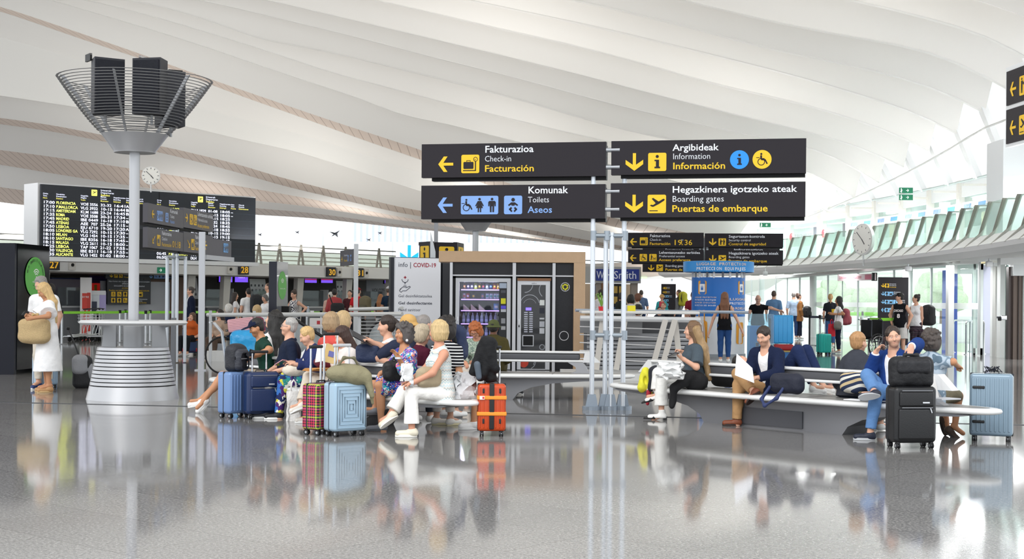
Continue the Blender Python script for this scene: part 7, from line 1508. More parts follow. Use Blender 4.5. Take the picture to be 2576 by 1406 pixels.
def backpack(label, loc, rz, col, w=.32, h=.46, d=.2, col2=None, far=True):
    m = mat(col,.7,bump=.3,bscale=40); q = .014 if far else .008; m2 = mat(col2 or col,.6,bump=.3,bscale=40)
    return soft('backpack', label, 'backpack', loc, rz, [('body', m, q, [('b',(0,0,h*.48),(w*.28,d*.2,h*.30),w*.20),('e',(0,0,h*.85),(w*.38,d*.42,h*.16),.05)]),('front_pocket', m2, q, [('b',(0,-d*.42,h*.30),(w*.24,.012,h*.12),.05)]),('strap', mat('#101114',.7), max(q*.8,.009), [('c',(-w*.25,d*.45,h*.86),(-w*.27,d*.62,h*.55),.016),('c',(-w*.27,d*.62,h*.55),(-w*.3,d*.4,h*.15),.016),('c',(w*.25,d*.45,h*.86),(w*.27,d*.62,h*.55),.016),('c',(w*.27,d*.62,h*.55),(w*.3,d*.4,h*.15),.016)])])
c = case('light blue ribbed hard suitcase under the small black backpack, first of the left bench luggage', 592,1050, .37,.54,.23, 52, '#6f8cba')
soft('backpack','small black rucksack with grey front pockets standing on the light blue ribbed suitcase','backpack',Vector(c.location)+V(0,0,.545),60,[('body',mat('#23252c',.6,bump=.3,bscale=50),.007,[('b',(0,0,.15),(.075,.03,.09),.05),('e',(0,0,.26),(.10,.06,.05),.04)]),('front_pocket',mat('#30333c',.5,bump=.3,bscale=50),.007,[('b',(0,-.085,.09),(.06,.005,.03),.03),('b',(0,-.085,.19),(.06,.005,.02),.025)]),('zip',mat('#c5c8cd',.3,.6),.006,[('c',(-.07,-.113,.145),(.07,-.113,.145),.007),('c',(-.07,-.113,.215),(.07,-.113,.215),.007)])])
case('navy soft suitcase with pull rods raised beside the light blue ribbed one', 656,1052, .40,.54,.24, 28, '#172b54', 'soft', '#14233f', grip=.22)
case('slim suitcase with a bright checked cover beside the paler blue one with stepped frames', 806,1092, .36,.53,.22, 60, '#aa3355', 'plaid', grip=.36, m=pattern('plaid',('#23242c','#c9304f','#23242c','#e0568a','#20222a','#b6d24a','#3a2a5a','#d9475c'),9,.6))
case('silver blue hard suitcase with stepped rectangular frames under the khaki duffel bag', 868,1096, .39,.55,.24, 38, '#9fb9cc', 'groove', '#3a4a58', grip=.36, gcol='#b9bcc0', rough=.3)
case('grey cabin suitcase mostly hidden behind the checked one, black grip raised highest', 838,1072, .34,.5,.2, 40, '#5a5d64', 'soft', grip=.50)
q = S(868,1096,0); soft('duffel_bag','khaki canvas duffel bag slumped over the silver blue suitcase','bag',(q.x+.02,q.y-.02,.55),30,[('body',mat('#8a8467',.8,bump=.6,bscale=18),.009,[('e',(-.03,0,.09),(.20,.13,.10),.06),('e',(.10,-.02,.06),(.15,.13,.10),.06),('c',(.17,-.10,.06),(.22,-.13,-.14),.05,.025),('c',(.2,-.08,.02),(.26,-.06,-.22),.03,.016)]),('handle',mat('#6f6a52',.8),.008,[('c',(-.12,-.04,.17),(-.06,-.05,.25),.012),('c',(-.06,-.05,.25),(.05,-.05,.25),.012),('c',(.05,-.05,.25),(.11,-.04,.16),.012)])])
def tote(label, loc, rz, w, h, d, col, crumple=.004, name='shopping_bag', cat='bag', handles=True, m=None):
    t = thing(name, label, cat, loc, math.radians(rz)); rg = random.Random(len(label)); rows_ = []
    for k in range(7):
        z = h*k/6; e = 1-.10*(k/6)**2; rows_.append([(w/2*e*math.copysign(abs(math.cos(a))**.5,math.cos(a))+rg.uniform(-1,1)*crumple*3, d/2*e*math.copysign(abs(math.sin(a))**.5,math.sin(a))+rg.uniform(-1,1)*crumple*3, z+rg.uniform(-1,1)*crumple) for a in [2*math.pi*i/20 for i in range(20)]])
    rows_ = [[(x*.02,y*.02,z) for x,y,z in rows_[0]]]+rows_+[[(x*.02,y*.02,z*.9) for x,y,z in rows_[-1]]]
    MB().grid(rows_, closed=True).build('sack', m or mat(col,.6,bump=.8,bscale=14), t)
    if handles:
        b = MB()
        for y in (-d*.3,d*.3): b.tube([(-w*.2,y,h*.98),(-w*.16,y*.6,h+.09),(w*.0,y*.5,h+.13),(w*.16,y*.6,h+.09),(w*.2,y,h*.98)],.007,6)
        b.build('handle', m or mat(col,.6), t)
    return t
tote('white paper carrier bag standing on the floor by the checked suitcase', S(738,1058,0), 20, .16,.34,.10, '#e9e7e4')
o = case('glossy orange hard suitcase with two lighter orange straps and a black coat on its rods', 1236,1096, .29,.54,.23, 2, '#c24514', 'rib', grip=.36, n=7, rough=.22)
MB().rbox((0,-.11,.31),(.05,.036,.47),.01).build('centre_band', mat('#141416',.5), o)
for z in (.235,.40): MB().rbox((0,0,z),(.305,.262,.04),.01).build('luggage_strap', mat('#f0922a',.5), o)
MB().box((-.10,-.133,.40),(.05,.004,.036)).build('airline_tag', mat('#eceaea',.5), o); MB().box((-.088,-.136,.40),(.018,.003,.022)).build('airline_mark', mat('#d0342c',.5), o)
for x in (-.085,.085):
    for z in (.16,.47): MB().rbox((x,-.125,z),(.02,.012,.05),.005).build('bumper', mat('#1b1b1d',.5), o)
q = S(1236,1096,0); soft('coat','black coat with grey lining hung over the rods of the orange suitcase','coat',(q.x-.06,q.y,0),0,[('cloth',mat('#0b0c10',.85,bump=.8,bscale=16),.009,[('c',(.02+.03*math.sin(i),-.02+.05*math.cos(i*2.1),.955+.02*math.sin(i*1.7)),(x*.8,-.02+.05*math.cos(i*1.9),z),.045,.042,.05) for i,(x,z) in enumerate(((-.12,.66),(-.07,.60),(-.02,.66),(.04,.58),(.09,.60),(.13,.70),(-.10,.74),(.08,.76)))]+[('e',(.02,0,.95),(.09,.08,.05),.04),('c',(-.05,-.03,.9),(-.13,-.05,.66),.05,.045,.04)]),('lining',mat('#4f5a66',.7),.010,[('c',(-.09,-.10,.74),(-.07,-.10,.61),.035,.03)])])
o = case('tall black soft suitcase held by the man on the phone', 2290,1126, .43,.60,.26, 8, '#0f1013', 'soft', '#1c1d20', grip=.26, gcol='#c9ccd1')
q = Vector(o.location); soft('laptop_bag','black soft laptop bag standing on the tall black suitcase','bag',(q.x+.0,q.y-.0,.60),6,[('body',mat('#121317',.65,bump=.5,bscale=20),.009,[('b',(0,0,.135),(.155,.03,.085),.05),('e',(0,-.04,.12),(.15,.06,.09),.04)]),('flap',mat('#17181d',.6,bump=.3,bscale=30),.009,[('b',(0,-.075,.19),(.13,.0,.03),.022)]),('handle',mat('#0e0f11',.6),.008,[('c',(-.08,0,.26),(-.06,0,.30),.014),('c',(-.06,0,.30),(.06,0,.30),.014),('c',(.06,0,.30),(.08,0,.26),.014)])])
o = case('large shiny grey blue hard suitcase with a dark ribbon, standing alone at the right end', 2494,1108, .42,.69,.27, -22, '#7f95a5', 'rib', '#20242a', n=9, rough=.15)
for z in (.2,.55): MB().rbox((-.12,-.14,z),(.12,.02,.03),.01).build('clasp', mat('#15171a',.5), o)
b = MB(); rg = random.Random(2)
for k in range(9): b.tube([(rg.uniform(-.02,.02),0,.72),(rg.uniform(-.08,.08),rg.uniform(-.05,.05),.76),(rg.uniform(-.1,.1),rg.uniform(-.06,.06),.70)],.008,5,flat=.4)
b.build('ribbon', mat('#1a1d2e',.6), o)
# far and middle luggage
q = S(207,976,0); t = soft('rolling_rucksack','grey and black rolling rucksack with a long raised handle beside the speaker column','luggage',(q.x,q.y,0),20,[('body',mat('#191a1e',.7,bump=.3,bscale=40),.011,[('b',(0,0,.24),(.06,.03,.16),.07),('e',(0,.0,.42),(.12,.09,.08),.05)]),('grey_panel',mat('#8e9095',.7,bump=.3,bscale=40),.011,[('b',(-.04,-.06,.36),(.045,.02,.07),.055),('e',(.11,-.03,.25),(.06,.09,.15),.03)])]); MB().tube([(-.03,.08,.45),(-.16,.12,.80),(-.20,.13,.90)],.012,8).build('pull_rod', mat('#17181a',.4), t); MB().rbox((-.21,.13,.91),(.05,.09,.04),.015).build('pull_grip', BLACK, t)
for x in (-.07,.07): MB().cyl((x-.02,0,.035),(x+.02,0,.035),.035,n=14).build('wheel', RUBBER, t)
case('pale blue suitcase standing behind the ankles of the woman in the white dress', 113,977, .34,.50,.22, 35, '#9db6cc', 'rib')
o = case('navy suitcase with a broad red base band in front of the woman resting her head', 477,893, .34,.66,.24, 15, '#25406b', 'soft'); MB().rbox((0,0,.13),(.35,.25,.10),.03).build('red_band', mat('#c51f30',.5), o)
case('silver ribbed suitcase at the knees of the woman in the tan blouse', 548,896, .34,.55,.24, 40, '#b7bcc4', 'rib')
case('turquoise cabin suitcase with a black zip beside the woman in the white shirt', 2072,892, .36,.56,.23, 25, '#17b0a4', 'rib', n=6, grip=.4)
q = S(600,944,0); t = thing('luggage_cart','hoop framed cart loaded with wrapped bags behind the man in the cap','cart',(q.x,q.y,0),.1)
b = MB(); b.tube([(.32+.30*math.cos(a)-.62,.1,.36+.33*math.sin(a)) for a in [2*math.pi*i/30 for i in range(30)]],.016,8,True); b.build('wheel_hoop', RUBBER, t); b = MB(); b.tube([(-.45,.1,.95),(-.3,.1,.78),(-.22,.1,.15),(.4,.1,.12)],.02,8); b.tube([(-.45,-.1,.95),(-.3,-.1,.78),(-.22,-.1,.15),(.4,-.1,.12)],.02,8); b.tube([(-.5,.2,.96),(-.5,-.2,.96)],.018,8); b.build('frame', mat('#c9ccd0',.3,.6), t)
q0 = V(q.x,q.y,0)
soft('wrapped_bag','big bag wrapped in shiny blue film on the cart behind the man in the cap','bag',q0+V(.12,-.08,.15),5,[('body',mat('#2ea3e0',.2,bump=.8,bscale=9,var=.2),.014,[('b',(0,0,.32),(.13,.06,.22),.12),('e',(.0,-.05,.5),(.2,.14,.12),.06)])]); 
case('pink ribbed suitcase lying on top of the blue wrapped bag on the cart', 0,0, .24,.52,.24, 0, '#dba7ae', 'rib', dark='#5a3a44', loc=q0+V(-.24,0,.88), tilt=83)
o = case('big suitcase wrapped in blue film standing on the red scale', 0,0, .52,.72,.28, 3, '#2f9ddb', 'rib', loc=V(P(1968,755,36).x,36,.36), n=5, rough=.2, dark='#1a6aa0', wheels=False)
t = thing('luggage_scale','low red scale stand under the blue wrapped suitcase','scale',(P(1968,755,36).x,36,0)); MB().rbox((.02,0,.27),(.5,.4,.15),.05).build('red_tray', mat('#a81e22',.5), t); MB().box((.02,0,.175),(.44,.34,.04)).build('gold_band', mat('#b79a52',.4), t); MB().box((.02,0,.08),(.4,.3,.15)).build('foot', mat('#2f6fae',.5), t)
tote('red tote bag hanging from the arm of the woman in the white shirt', P(2092,846,39.0)-V(0,0,0), 10, .2,.34,.08, '#d0142c', .002)
soft('handbag','small grey handbag at the hip of the woman in the white shirt','bag',P(2107,828,38.9),10,[('body',mat('#77736c',.6),.012,[('b',(0,0,.10),(.05,.01,.05),.035)]),('strap',mat('#5d5a54',.6),.012,[('c',(-.06,0,.18),(.05,.02,.62),.010)])])
t = thing('cup','yellow paper cup held before the woman with the blond ponytail','cup',P(2096,783,44.3)); MB().lathe([(.04,-.07),(.055,.07)], n=14).build('cup', mat('#f2c81c',.5), t)
# bags on the left bench and the right bench
tote('white plastic bag slumped on the bench end behind the woman in white trousers', P(1172,1004,14.9), 15, .22,.28,.16, '#d9dadc', .012, handles=False)
soft('straw_bag','large woven straw bag on the arm of the woman in the white dress','bag',P(86,860,20.75),-10,[('body',mat('#cdb284',.9,bump=1.0,bscale=90,var=.25,vscale=90),.012,[('b',(0,0,.16),(.15,.03,.09),.07),('e',(0,0,.08),(.24,.10,.10),.04),('e',(.01,0,.24),(.17,.08,.1),.04)]),('handle',mat('#bfa271',.9),.010,[('c',(-.05,0,.33),(-.02,0,.40),.012),('c',(-.02,0,.40),(.05,0,.40),.012),('c',(.05,0,.40),(.08,0,.33),.012)])])
tote('crumpled white plastic bag on the lap of the woman with long wavy hair', P(1686,952,16.5), 20, .27,.18,.2, '#f0f1f0', .014, name='plastic_bag', handles=False)
soft('scarf','yellow scarf with a red end hanging over the left tip of the right bench','scarf',P(1622,985,17.2),0,[('yellow_fold',mat('#e2dc3a',.8,bump=.6,bscale=16),.009,[('c',(-.03,0,.05),(0,0,.25),.06,.045),('c',(.02,-.02,.22),(.07,-.03,-.0),.035,.03),('x',(0,-.06,.14),(.025,.05,.05))]),('red_fold',mat('#b1273a',.8,bump=.5,bscale=16),.009,[('c',(.045,-.05,.0),(.03,-.05,-.14),.03,.022)])])
soft('jacket','dark jacket lying beside the yellow scarf on the right bench','jacket',P(1645,975,17.1),0,[('cloth',mat('#20222b',.85,bump=.6,bscale=14),.010,[('c',(-.03,0,.0),(.0,.02,.2),.045,.06),('e',(.04,.02,.2),(.08,.07,.05),.04)])])
soft('satchel','dark navy satchel with a looped strap beside the man in the navy blazer','bag',P(1980,986,14.9),-45,[('body',mat('#151a2c',.7,bump=.3,bscale=30),.009,[('b',(0,0,.09),(.13,.02,.035),.05)]),('strap',mat('#26335e',.7),.009,[('c',(-.16,-.08,.05),(-.22,-.14,-.08),.016),('c',(-.22,-.14,-.08),(-.14,-.2,-.14),.016),('c',(-.14,-.2,-.14),(-.02,-.16,-.06),.016),('c',(-.02,-.16,-.06),(.0,-.05,.06),.016)])])
soft('black_bag','black bag on the far seat behind the backrest, beside the man in the blazer','bag',P(1830,966,17.2),-45,[('body',mat('#111216',.8,bump=.3,bscale=30),.012,[('b',(0,0,.09),(.14,.04,.05),.06)])])
soft('tote_bag','navy and beige striped tote between the boy and the man on the phone','bag',P(2150,984,15.2),-45,[('body',pattern('stripes',('#2a3550','#c9b48c','#2a3550','#d9d6cc'),9,.8,rot=(.5,.3,0)),.011,[('b',(0,0,.09),(.10,.03,.04),.05)])])
t = thing('laptop','open pale laptop standing on the bench behind the black suitcase','laptop',P(2352,1002,14.35),.5); MB().prism([(-.13,0),(.13,0),(.10,.22),(-.15,.22)],(0,0,.0),(.5,.1,0),(0,.25,1),.012).build('lid', mat('#d5d2cf',.4), t); MB().box((.0,-.12,.005),(.26,.2,.012)).build('base', mat('#b9bbc0',.4), t)
t = thing('tablet','thin white tablet lying flat on the rim of the right bench','tablet',P(2152,1008,14.6),-.8); MB().rbox((0,0,.01),(.2,.14,.012),.005).build('slab', mat('#e9ebee',.3), t)
# ---------------------------------------------------------------- the people
def bA(px, off=0.12, tip=(-.365,14.6), d=(-.65,.76)):
    a = (px-1288)/FPX; X, Y = tip[0]-.76*off, tip[1]-.65*off; t = (a*Y-X)/(d[0]-a*d[1]); return Y+d[1]*t
def bB(px, off=0.12): return bA(px, off, (1.29,18.09), (.65,-.76))
def Tp(c, sleeve=.55, **k): return dict(m=c if not isinstance(c,str) else cloth(c), sleeve=sleeve, **k)
def Bt(c, **k): return dict(m=c if not isinstance(c,str) else cloth(c), **k)
SN = lambda c, sole='#e9e9e6': dict(c=c, sole=sole)
def held(name, label, cat, px, py, D, build, rz=0):
    t = thing(name, label, cat, P(px,py,D), math.radians(rz)); build(t); return t
def phone(label, px, py, D, rot=(.4,.3,0), col='#15161a'):
    q = Matrix.Rotation(rot[2],3,'Z')@Matrix.Rotation(rot[0],3,'X')@Matrix.Rotation(rot[1],3,'Y')
    return held('phone', label, 'phone', px, py, D, lambda t: (MB().rbox((0,0,0),(.072,.011,.148),.005,q).build('case', mat(col,.3), t), MB().box(q@V(0,-.0062,0),(.064,.001,.136),q).build('screen', mat('#2a2f3a',.1), t)))
# --- left bench, near side
Dq = bA(660)
r1, K1 = person('man in a dark green polo and navy cap with bare legs stretched out', (645,824), Dq, 'sit', 108, None, 'm', 'm', ('short','#1c1512'), Tp('#14392e',.75,collar=True,g=.018), Bt('#b3a491',len=.85,flare=.02,name='shorts'), SN('#efeeec'), lean=14, face=112, tilt=22, hat=('cap','#182038'), beard='#2a1d16',
    J=dict(er=(664,888,1),wr=(640,896,.6),el=(678,880,1),wl=(642,893,.5),kr=(566,948,.5),ar=(505,1005,.5),kl=(560,944,1),al=(512,1008,.6),tr=(478,1010,.2),tl=(492,1030,.4)))
phone('dark phone in the hands of the man in the navy cap', 632,893,K1['wl'].y-.05)
Dq = bA(742)
person('grey haired man with glasses in a navy polo, hand on the navy suitcase', (727,822), Dq, 'sit', 105, None, 'm', 'l', ('crop','#a9a7a4'), Tp('#1a2338',.75,collar=True,g=.02), Bt('#b5b0a6'), SN('#2a2b30'), lean=2, face=95, tilt=-4, glasses='#8a8d92', fat=.045,
    J=dict(er=(720,905,1),wr=(680,932,.6),kr=(668,955,.4),kl=(672,960,1)))
Dq = bA(792)
r3, K3 = person('woman with cropped blond hair in a navy blouse and swirled trousers looking at a phone', (772,846), Dq, 'sit', 112, None, 'f', 'l', ('short','#cdab74'), Tp('#27325f',1.75,g=.02,loose=.015,vee=.03), Bt(pattern('patches',('#e8e4d8','#27408f','#2f8f8a','#4a2a6a','#d8d24a','#1f2a5a','#f0eee6','#3a6fb8'),16,.8)), SN('#16171a','#efefec'), lean=14, face=108, tilt=24,
    J=dict(el=(778,922,1),wl=(739,916,.5),er=(764,918,.3),wr=(735,912,.2),kr=(716,950,.3),ar=(702,1043,.4),kl=(712,957,.9),al=(700,1050,.5),tr=(664,1050,.2),tl=(660,1062,.3)))
phone('phone in a pink case held by the woman in swirled trousers', 706,912,K3['wl'].y-.02,(1.1,.3,.6),'#c98f96')
Dq = bA(868)
r4, K4 = person('young woman with long dark hair reading a book, white top, beige trousers, legs crossed', (861,846), Dq, 'sit', 118, None, 'f', 'l', ('long','#3a231b'), Tp('#e7e0dd',1.2,g=.024,loose=.02), Bt('#cdc3b4',flare=.012), SN('#dcd6cd'), lean=10, face=118, tilt=22,
    J=dict(el=(880,920,1),wl=(838,906,.6),er=(846,912,.4),wr=(822,902,.2),kr=(776,948,1),ar=(756,1016,1),tr=(730,1026,.8),kl=(795,958,1),al=(778,1046,.6),tl=(750,1056,.3)))
held('book', 'open paperback with a buff cover held by the young woman with long dark hair', 'book', 818,886,K4['wl'].y-.06, lambda t: (MB().prism([(-.12,-.085),(.0,-.095),(.0,.095),(-.12,.10)],(0,0,0),(.85,-.4,.25),(.1,.3,1),.014).build('pages', mat('#efe9dc',.7), t), MB().prism([(0,-.1),(.14,-.095),(.14,.09),(0,.1)],(0,-.004,0),(.95,.25,-.28),(.18,.3,1),.012).build('cover', mat('#d9b97a',.6), t), MB().prism([(.04,-.03),(.10,-.03),(.10,.03),(.04,.03)],(0,-.014,0),(.95,.25,-.28),(.18,.3,1),.004).build('cover_picture', mat('#6a6aa8',.6), t)))
soft('shoulder_bag','cream cloth shoulder bag on the lap of the woman in swirled trousers','bag',P(742,945,bA(745,.3)),20,[('body',mat('#d8cfc0',.8,bump=.6,bscale=16),.009,[('e',(0,0,.06),(.15,.11,.08),.04),('c',(.08,0,.1),(.12,0,.22),.03,.015),('c',(.08,-.06,.05),(.16,-.1,-.08),.02,.012)])])
held('envelope', 'stack of brown paper envelopes on the knees of the reading woman', 'papers', 800,932,bA(805,.36), lambda t: [MB().box((.01*k,0,.008*k),(.30,.2,.006),Matrix.Rotation(.1*k,3,'Z')).build('sheet', mat('#c98f4e',.7), t, smooth=False) for k in range(4)], 30)
soft('sweater','maroon jacket on the lap of the reading woman','jacket',P(818,925,bA(822,.2)),20,[('cloth',mat('#5c1a2c',.85,bump=.6,bscale=16),.009,[('e',(0,0,.06),(.13,.10,.08),.05),('c',(-.05,-.03,.05),(-.09,-.06,.14),.05,.03)])])
Dq = bA(1030)
FLW = pattern('patches',('#2a4fa8','#2fb0b0','#d86a9a','#e9e4dc','#5a3a9a','#e08a4a','#3a6fd0','#1f2f6a'),34,.8)
person('woman with grey dark curls in a bright patterned dress, hand raised to her mouth', (1014,840), Dq, 'sit', 125, None, 'f', 'm', ('curly','#4c4745'), Tp(FLW,1.45,skirt=.95,g=.02,loose=.025,neck=.085,vee=.05), None, dict(c='#6d7178',sole='#4a4c50'), lean=8, face=128, tilt=0,
    J=dict(el=(1018,930,1),wl=(1002,898,.9),er=(985,925,.4),wr=(957,940,.5),kr=(940,968,.5),ar=(945,1028,.4),tr=(912,1030,.5),kl=(955,970,1),al=(960,1082,.5),tl=(925,1090,.4)),
    hands=dict(l=dict(to=(986,878,.5),n=(-.6,-.5,.2),curl=.5),r=dict(to=(938,966,.5),n=(-.2,-.2,-1),curl=.5)),
    extra=lambda root,K,h: (MB().ball(h['Hc']-h['O']-h['hu']*.065+h['hr']*-.085+h['hf']*.01,.018,n=10).build('earring', mat('#e9ecef',.3), root), MB().tube([V(*h['HP'](x,.06-.06*abs(x)*8,.095)) for x in (-.07,-.04,0,.04,.07)],.012,8,flat=.5).build('sunglasses', mat('#5fa8b8',.2), root), MB().cyl(K['wl']-h['O']-V(.0,0,.02),K['wl']-h['O']+V(0,0,.0),.036,n=14).build('bracelet', mat('#cfd2d6',.3,.6), root)))
Dq = bA(1115)
ZZ = pattern('zigzag',('#dfe3e0','#b9d2d6','#e9e6de','#9fb4ba','#e3d6c8','#d5dfe0','#c9d9dc','#ece9e2'),11,.8)
person('blond woman in a sleeveless zigzag knit and white trousers, hands clasped on crossed knees', (1102,834), Dq, 'sit', 118, None, 'f', 'r', ('bob','#c9ad7c'), Tp(ZZ,0.0,g=.018,neck=.085,hem=.06), Bt('#efede8',flare=.03,len=1.82), SN('#e3dbc6','#eeebe2'), lean=4, face=62, sh=112, tilt=0,
    J=dict(el=(1088,938,1),wl=(1036,964,.7),er=(1068,930,.5),wr=(1030,958,.3),kr=(1016,984,.4),ar=(982,1042,.5),tr=(945,1068,.6),kl=(1034,986,1),al=(1036,1084,.4),tl=(1000,1100,.3)),
    hands=dict(l=dict(to=(1012,972,.4),n=(-.2,-.3,-1),curl=1.0),r=dict(to=(1012,966,.3),n=(.2,-.2,-1),curl=1.0)),
    extra=lambda root,K,h: MB().cyl(K['wl']-h['O']-V(.02,0,.0),K['wl']-h['O']+V(.02,0,0),.036,n=14).build('watch', mat('#cfd2d6',.3,.6), root))
soft('handbag','taupe handbag with a black strap under the arm of the blond woman in white trousers','bag',P(1078,968,bA(1085,.32)),35,[('body',mat('#a8987c',.7,bump=.4,bscale=20),.009,[('b',(0,0,.08),(.09,.015,.045),.035),('e',(0,0,.13),(.10,.03,.03),.02)]),('strap',mat('#15161a',.6),.009,[('c',(.11,0,.05),(.14,.02,.22),.022)])])
soft('handbag','black handbag on the lap of the woman in the patterned dress','bag',P(990,952,bA(1000,.30)),30,[('body',mat('#121316',.6,bump=.4,bscale=24),.009,[('b',(0,0,.08),(.075,.015,.05),.03),('c',(-.06,0,.14),(0,0,.22),.010,.010,.01),('c',(0,0,.22),(.06,0,.14),.010,.010,.01)])])
tote('small white printed bag leaning on the patterned dress', P(1024,958,bA(1030,.42)), 25, .13,.18,.05, '#eceef0', .004, handles=False)
# --- left bench, far side
person('woman with streaked hair in a coral blouse, seen from behind on the left bench', (836,812), bA(845,-.30), 'sit', -48, None, 'f', 'l', ('bob','#a58a68'), Tp('#d4564e',1.2,g=.022), Bt('#3a3f50'), '#e4e4e2', lean=4)
person('blond person barely showing behind the woman in the coral blouse', (866,806), bA(872,-.62)+.3, 'sit', -48, None, 'f', 'l', ('bob','#bfa377'), Tp('#d9d6cf',1), Bt('#3a3f50'), far=True)
person('dark haired woman in a white blouse gazing upwards behind the man in glasses', (688,806), bA(692,-.35), 'sit', 60, None, 'f', 'l', ('wavy','#15120f'), Tp('#eeeeec',.8,g=.024,loose=.02), Bt('#25272d'), face=80, tilt=-14)
r9, K9 = person('young woman with a dark ponytail in a white tank top holding a magazine', (972,820), bA(985,-.32), 'sit', 92, None, 'f', 'l', ('pony','#2b1e18'), Tp('#efeeec',0.0,g=.014), Bt('#27304a'), face=92, tilt=8, J=dict(el=(960,872,1),wl=(934,860,.6),er=(948,868,.2),wr=(928,856,.3)))
held('magazine', 'dark magazine held by the young woman in the white tank top', 'magazine', 908,850,K9['wl'].y-.03, lambda t: MB().prism([(-.13,-.10),(.13,-.10),(.13,.10),(-.13,.10)],(0,0,0),(.8,.35,-.45),(-.25,.9,.35),.01).build('pages', mat('#24262c',.4), t))
soft('handbag','navy handbag on the lap of the young woman in the white tank top','bag',P(925,900,K9['wl'].y+.05),0,[('body',mat('#1c2a4a',.6,bump=.4,bscale=24),.010,[('b',(0,0,.05),(.085,.015,.05),.03)])])
person('person in a straw hat and navy shirt leaning a bare elbow on the backrest', (1028,820), bA(1035,-.28), 'sit', -20, None, 'm', 'l', ('crop','#3a3028'), Tp('#2b3145',.9,g=.022), Bt('#3a3f48'), hat=('straw','#c79f62'), J=dict(sl=(992,872,.6),el=(944,899,.3),wl=(985,912,.4)))
person('pale blond woman in a maroon top, seen from behind between the two women', (1064,842), bA(1072,-.30), 'sit', -48, None, 'f', 'l', ('bob','#b9a98f'), Tp('#521a30',1.2,g=.02), Bt('#e9e7e2',len=1.8), SN('#f0eee8','#e8e0b8'), face=-80, tilt=15, J=dict(al=(1098,1052,.2),tl=(1122,1062,.1)))
person('grey haired head showing over the woman in maroon', (1068,816), bA(1076,-.75)+.3, 'sit', -48, None, 'f', 'l', ('short','#8a8480'), Tp('#55585e',1), Bt('#3a3f48'), far=True)
STRP = pattern('stripes',('#15161c','#15161c','#e9e9e9'),30,.8)
person('curly dark haired person in a black and white striped top behind the blond woman', (1126,826), bA(1135,-.34), 'sit', -35, None, 'f', 'm', ('curly','#1c1614'), Tp(STRP,.7,g=.022), Bt('#ecebe6',len=1.45), SN('#eeeeec'), J=dict(kl=(1200,945,-.5),al=(1192,1062,.3),tl=(1165,1076,.6)))
backpack('navy backpack standing beside the person in the striped top', P(1142,905,bA(1150,-.55)), 150, '#1d2c4e', .27,.38,.15, far=False)
# --- bench before the vending machines
BLS = pattern('camo',('#8fa394','#a9b8a6','#76887c','#c5cdc0'),30,.8)
person('ginger haired woman with glasses in a grey green blouse bent over her lap', (1196,832), 20.05, 'sit', 165, None, 'f', 'r', ('curly','#b0622f'), Tp(BLS,1.8,g=.026,loose=.01), Bt('#dcd2c6'), '#e8e8e6', lean=22, face=162, tilt=38, glasses='#6a5a50', J=dict(el=(1222,905,.4),wl=(1182,912,1),er=(1164,900,.4),wr=(1172,914,1)))
person('person in an olive hooded top and bucket hat, seen from behind at the vending bench', (1242,824), 20.95, 'sit', -8, None, 'm', 'd', ('crop','#1a1512'), Tp('#4c4526',1.8,g=.032,loose=.015), Bt('#4a4428',g=.022), SN('#2a2b30','#e9e9e6'), hat=('bucket','#59603c'), lean=6, fat=.03, J=dict(al=(1290,985,-.2),tl=(1310,990,-.3)))
# --- right bench
Dq = bB(1738)
r17, K17 = person('woman with very long wavy hair in a grey tee and white trousers, black toed boots', (1741,832), Dq, 'sit', 104, None, 'f', 'l', ('long','#6e5238'), Tp('#48535c',.85,g=.022,loose=.02), Bt('#f1f0ec',flare=.035,len=1.78), dict(c='#efeeea',high=.05,heel=1,c2='#111',toe='#0f0f11',name='boot'), lean=4, face=88,
    J=dict(el=(1752,924,1),wl=(1719,903,.5),er=(1742,908,.2),wr=(1718,886,.4),kl=(1664,944,1),al=(1664,1042,.5),tl=(1630,1060,.3),kr=(1655,938,.4),ar=(1654,992,.3),tr=(1622,1000,.3)),
    hands=dict(l=dict(to=(1700,892,.3),n=(0,.3,1),curl=.8),r=dict(to=(1700,878,.3),n=(0,-.3,-1),curl=1.2)),
    extra=lambda root,K,h: (lambda vol: [[vol.rc(h['HP'](x,-.05,.02), A_(h['Nb']-h['O'])+A_(h['rs'])*x*1.7-A_(h['fc'])*.075-A_(h['sp'])*.04, .05,.05,.03), vol.rc(A_(h['Nb']-h['O'])+A_(h['rs'])*x*1.7-A_(h['fc'])*.075-A_(h['sp'])*.04, A_(h['Nb']-h['O'])+A_(h['rs'])*x*2.0-A_(h['fc'])*.115-A_(h['sp'])*.40, .06,.03,.03)] for x in (-.075,-.03,.03,.075)] and link('long_hair', np_mesh('long_hair', *vol.mesh(.008), hair_mat('#9a7d56')), root))(Vol(.008)))
phone('phone held by the woman with long wavy hair', 1694,892,K17['wl'].y-.02,(1.2,.2,.4),'#3a3c42')
soft('cloth_wrap','black studded wrap hanging from the hips of the woman in white trousers','jacket',P(1738,985,bB(1740,.28)),-45,[('cloth',mat('#0d0d10',.85,bump=.5,bscale=14),.010,[('e',(.02,.06,.12),(.17,.10,.12),.06),('c',(-.02,-.06,.14),(-.07,-.22,.05),.07,.05),('c',(-.07,-.22,.05),(-.08,-.25,-.16),.05,.035),('c',(.05,.0,.2),(-.10,-.1,.22),.05,.03)])])
Dq = bB(1930)
TAN = '#b08a60'
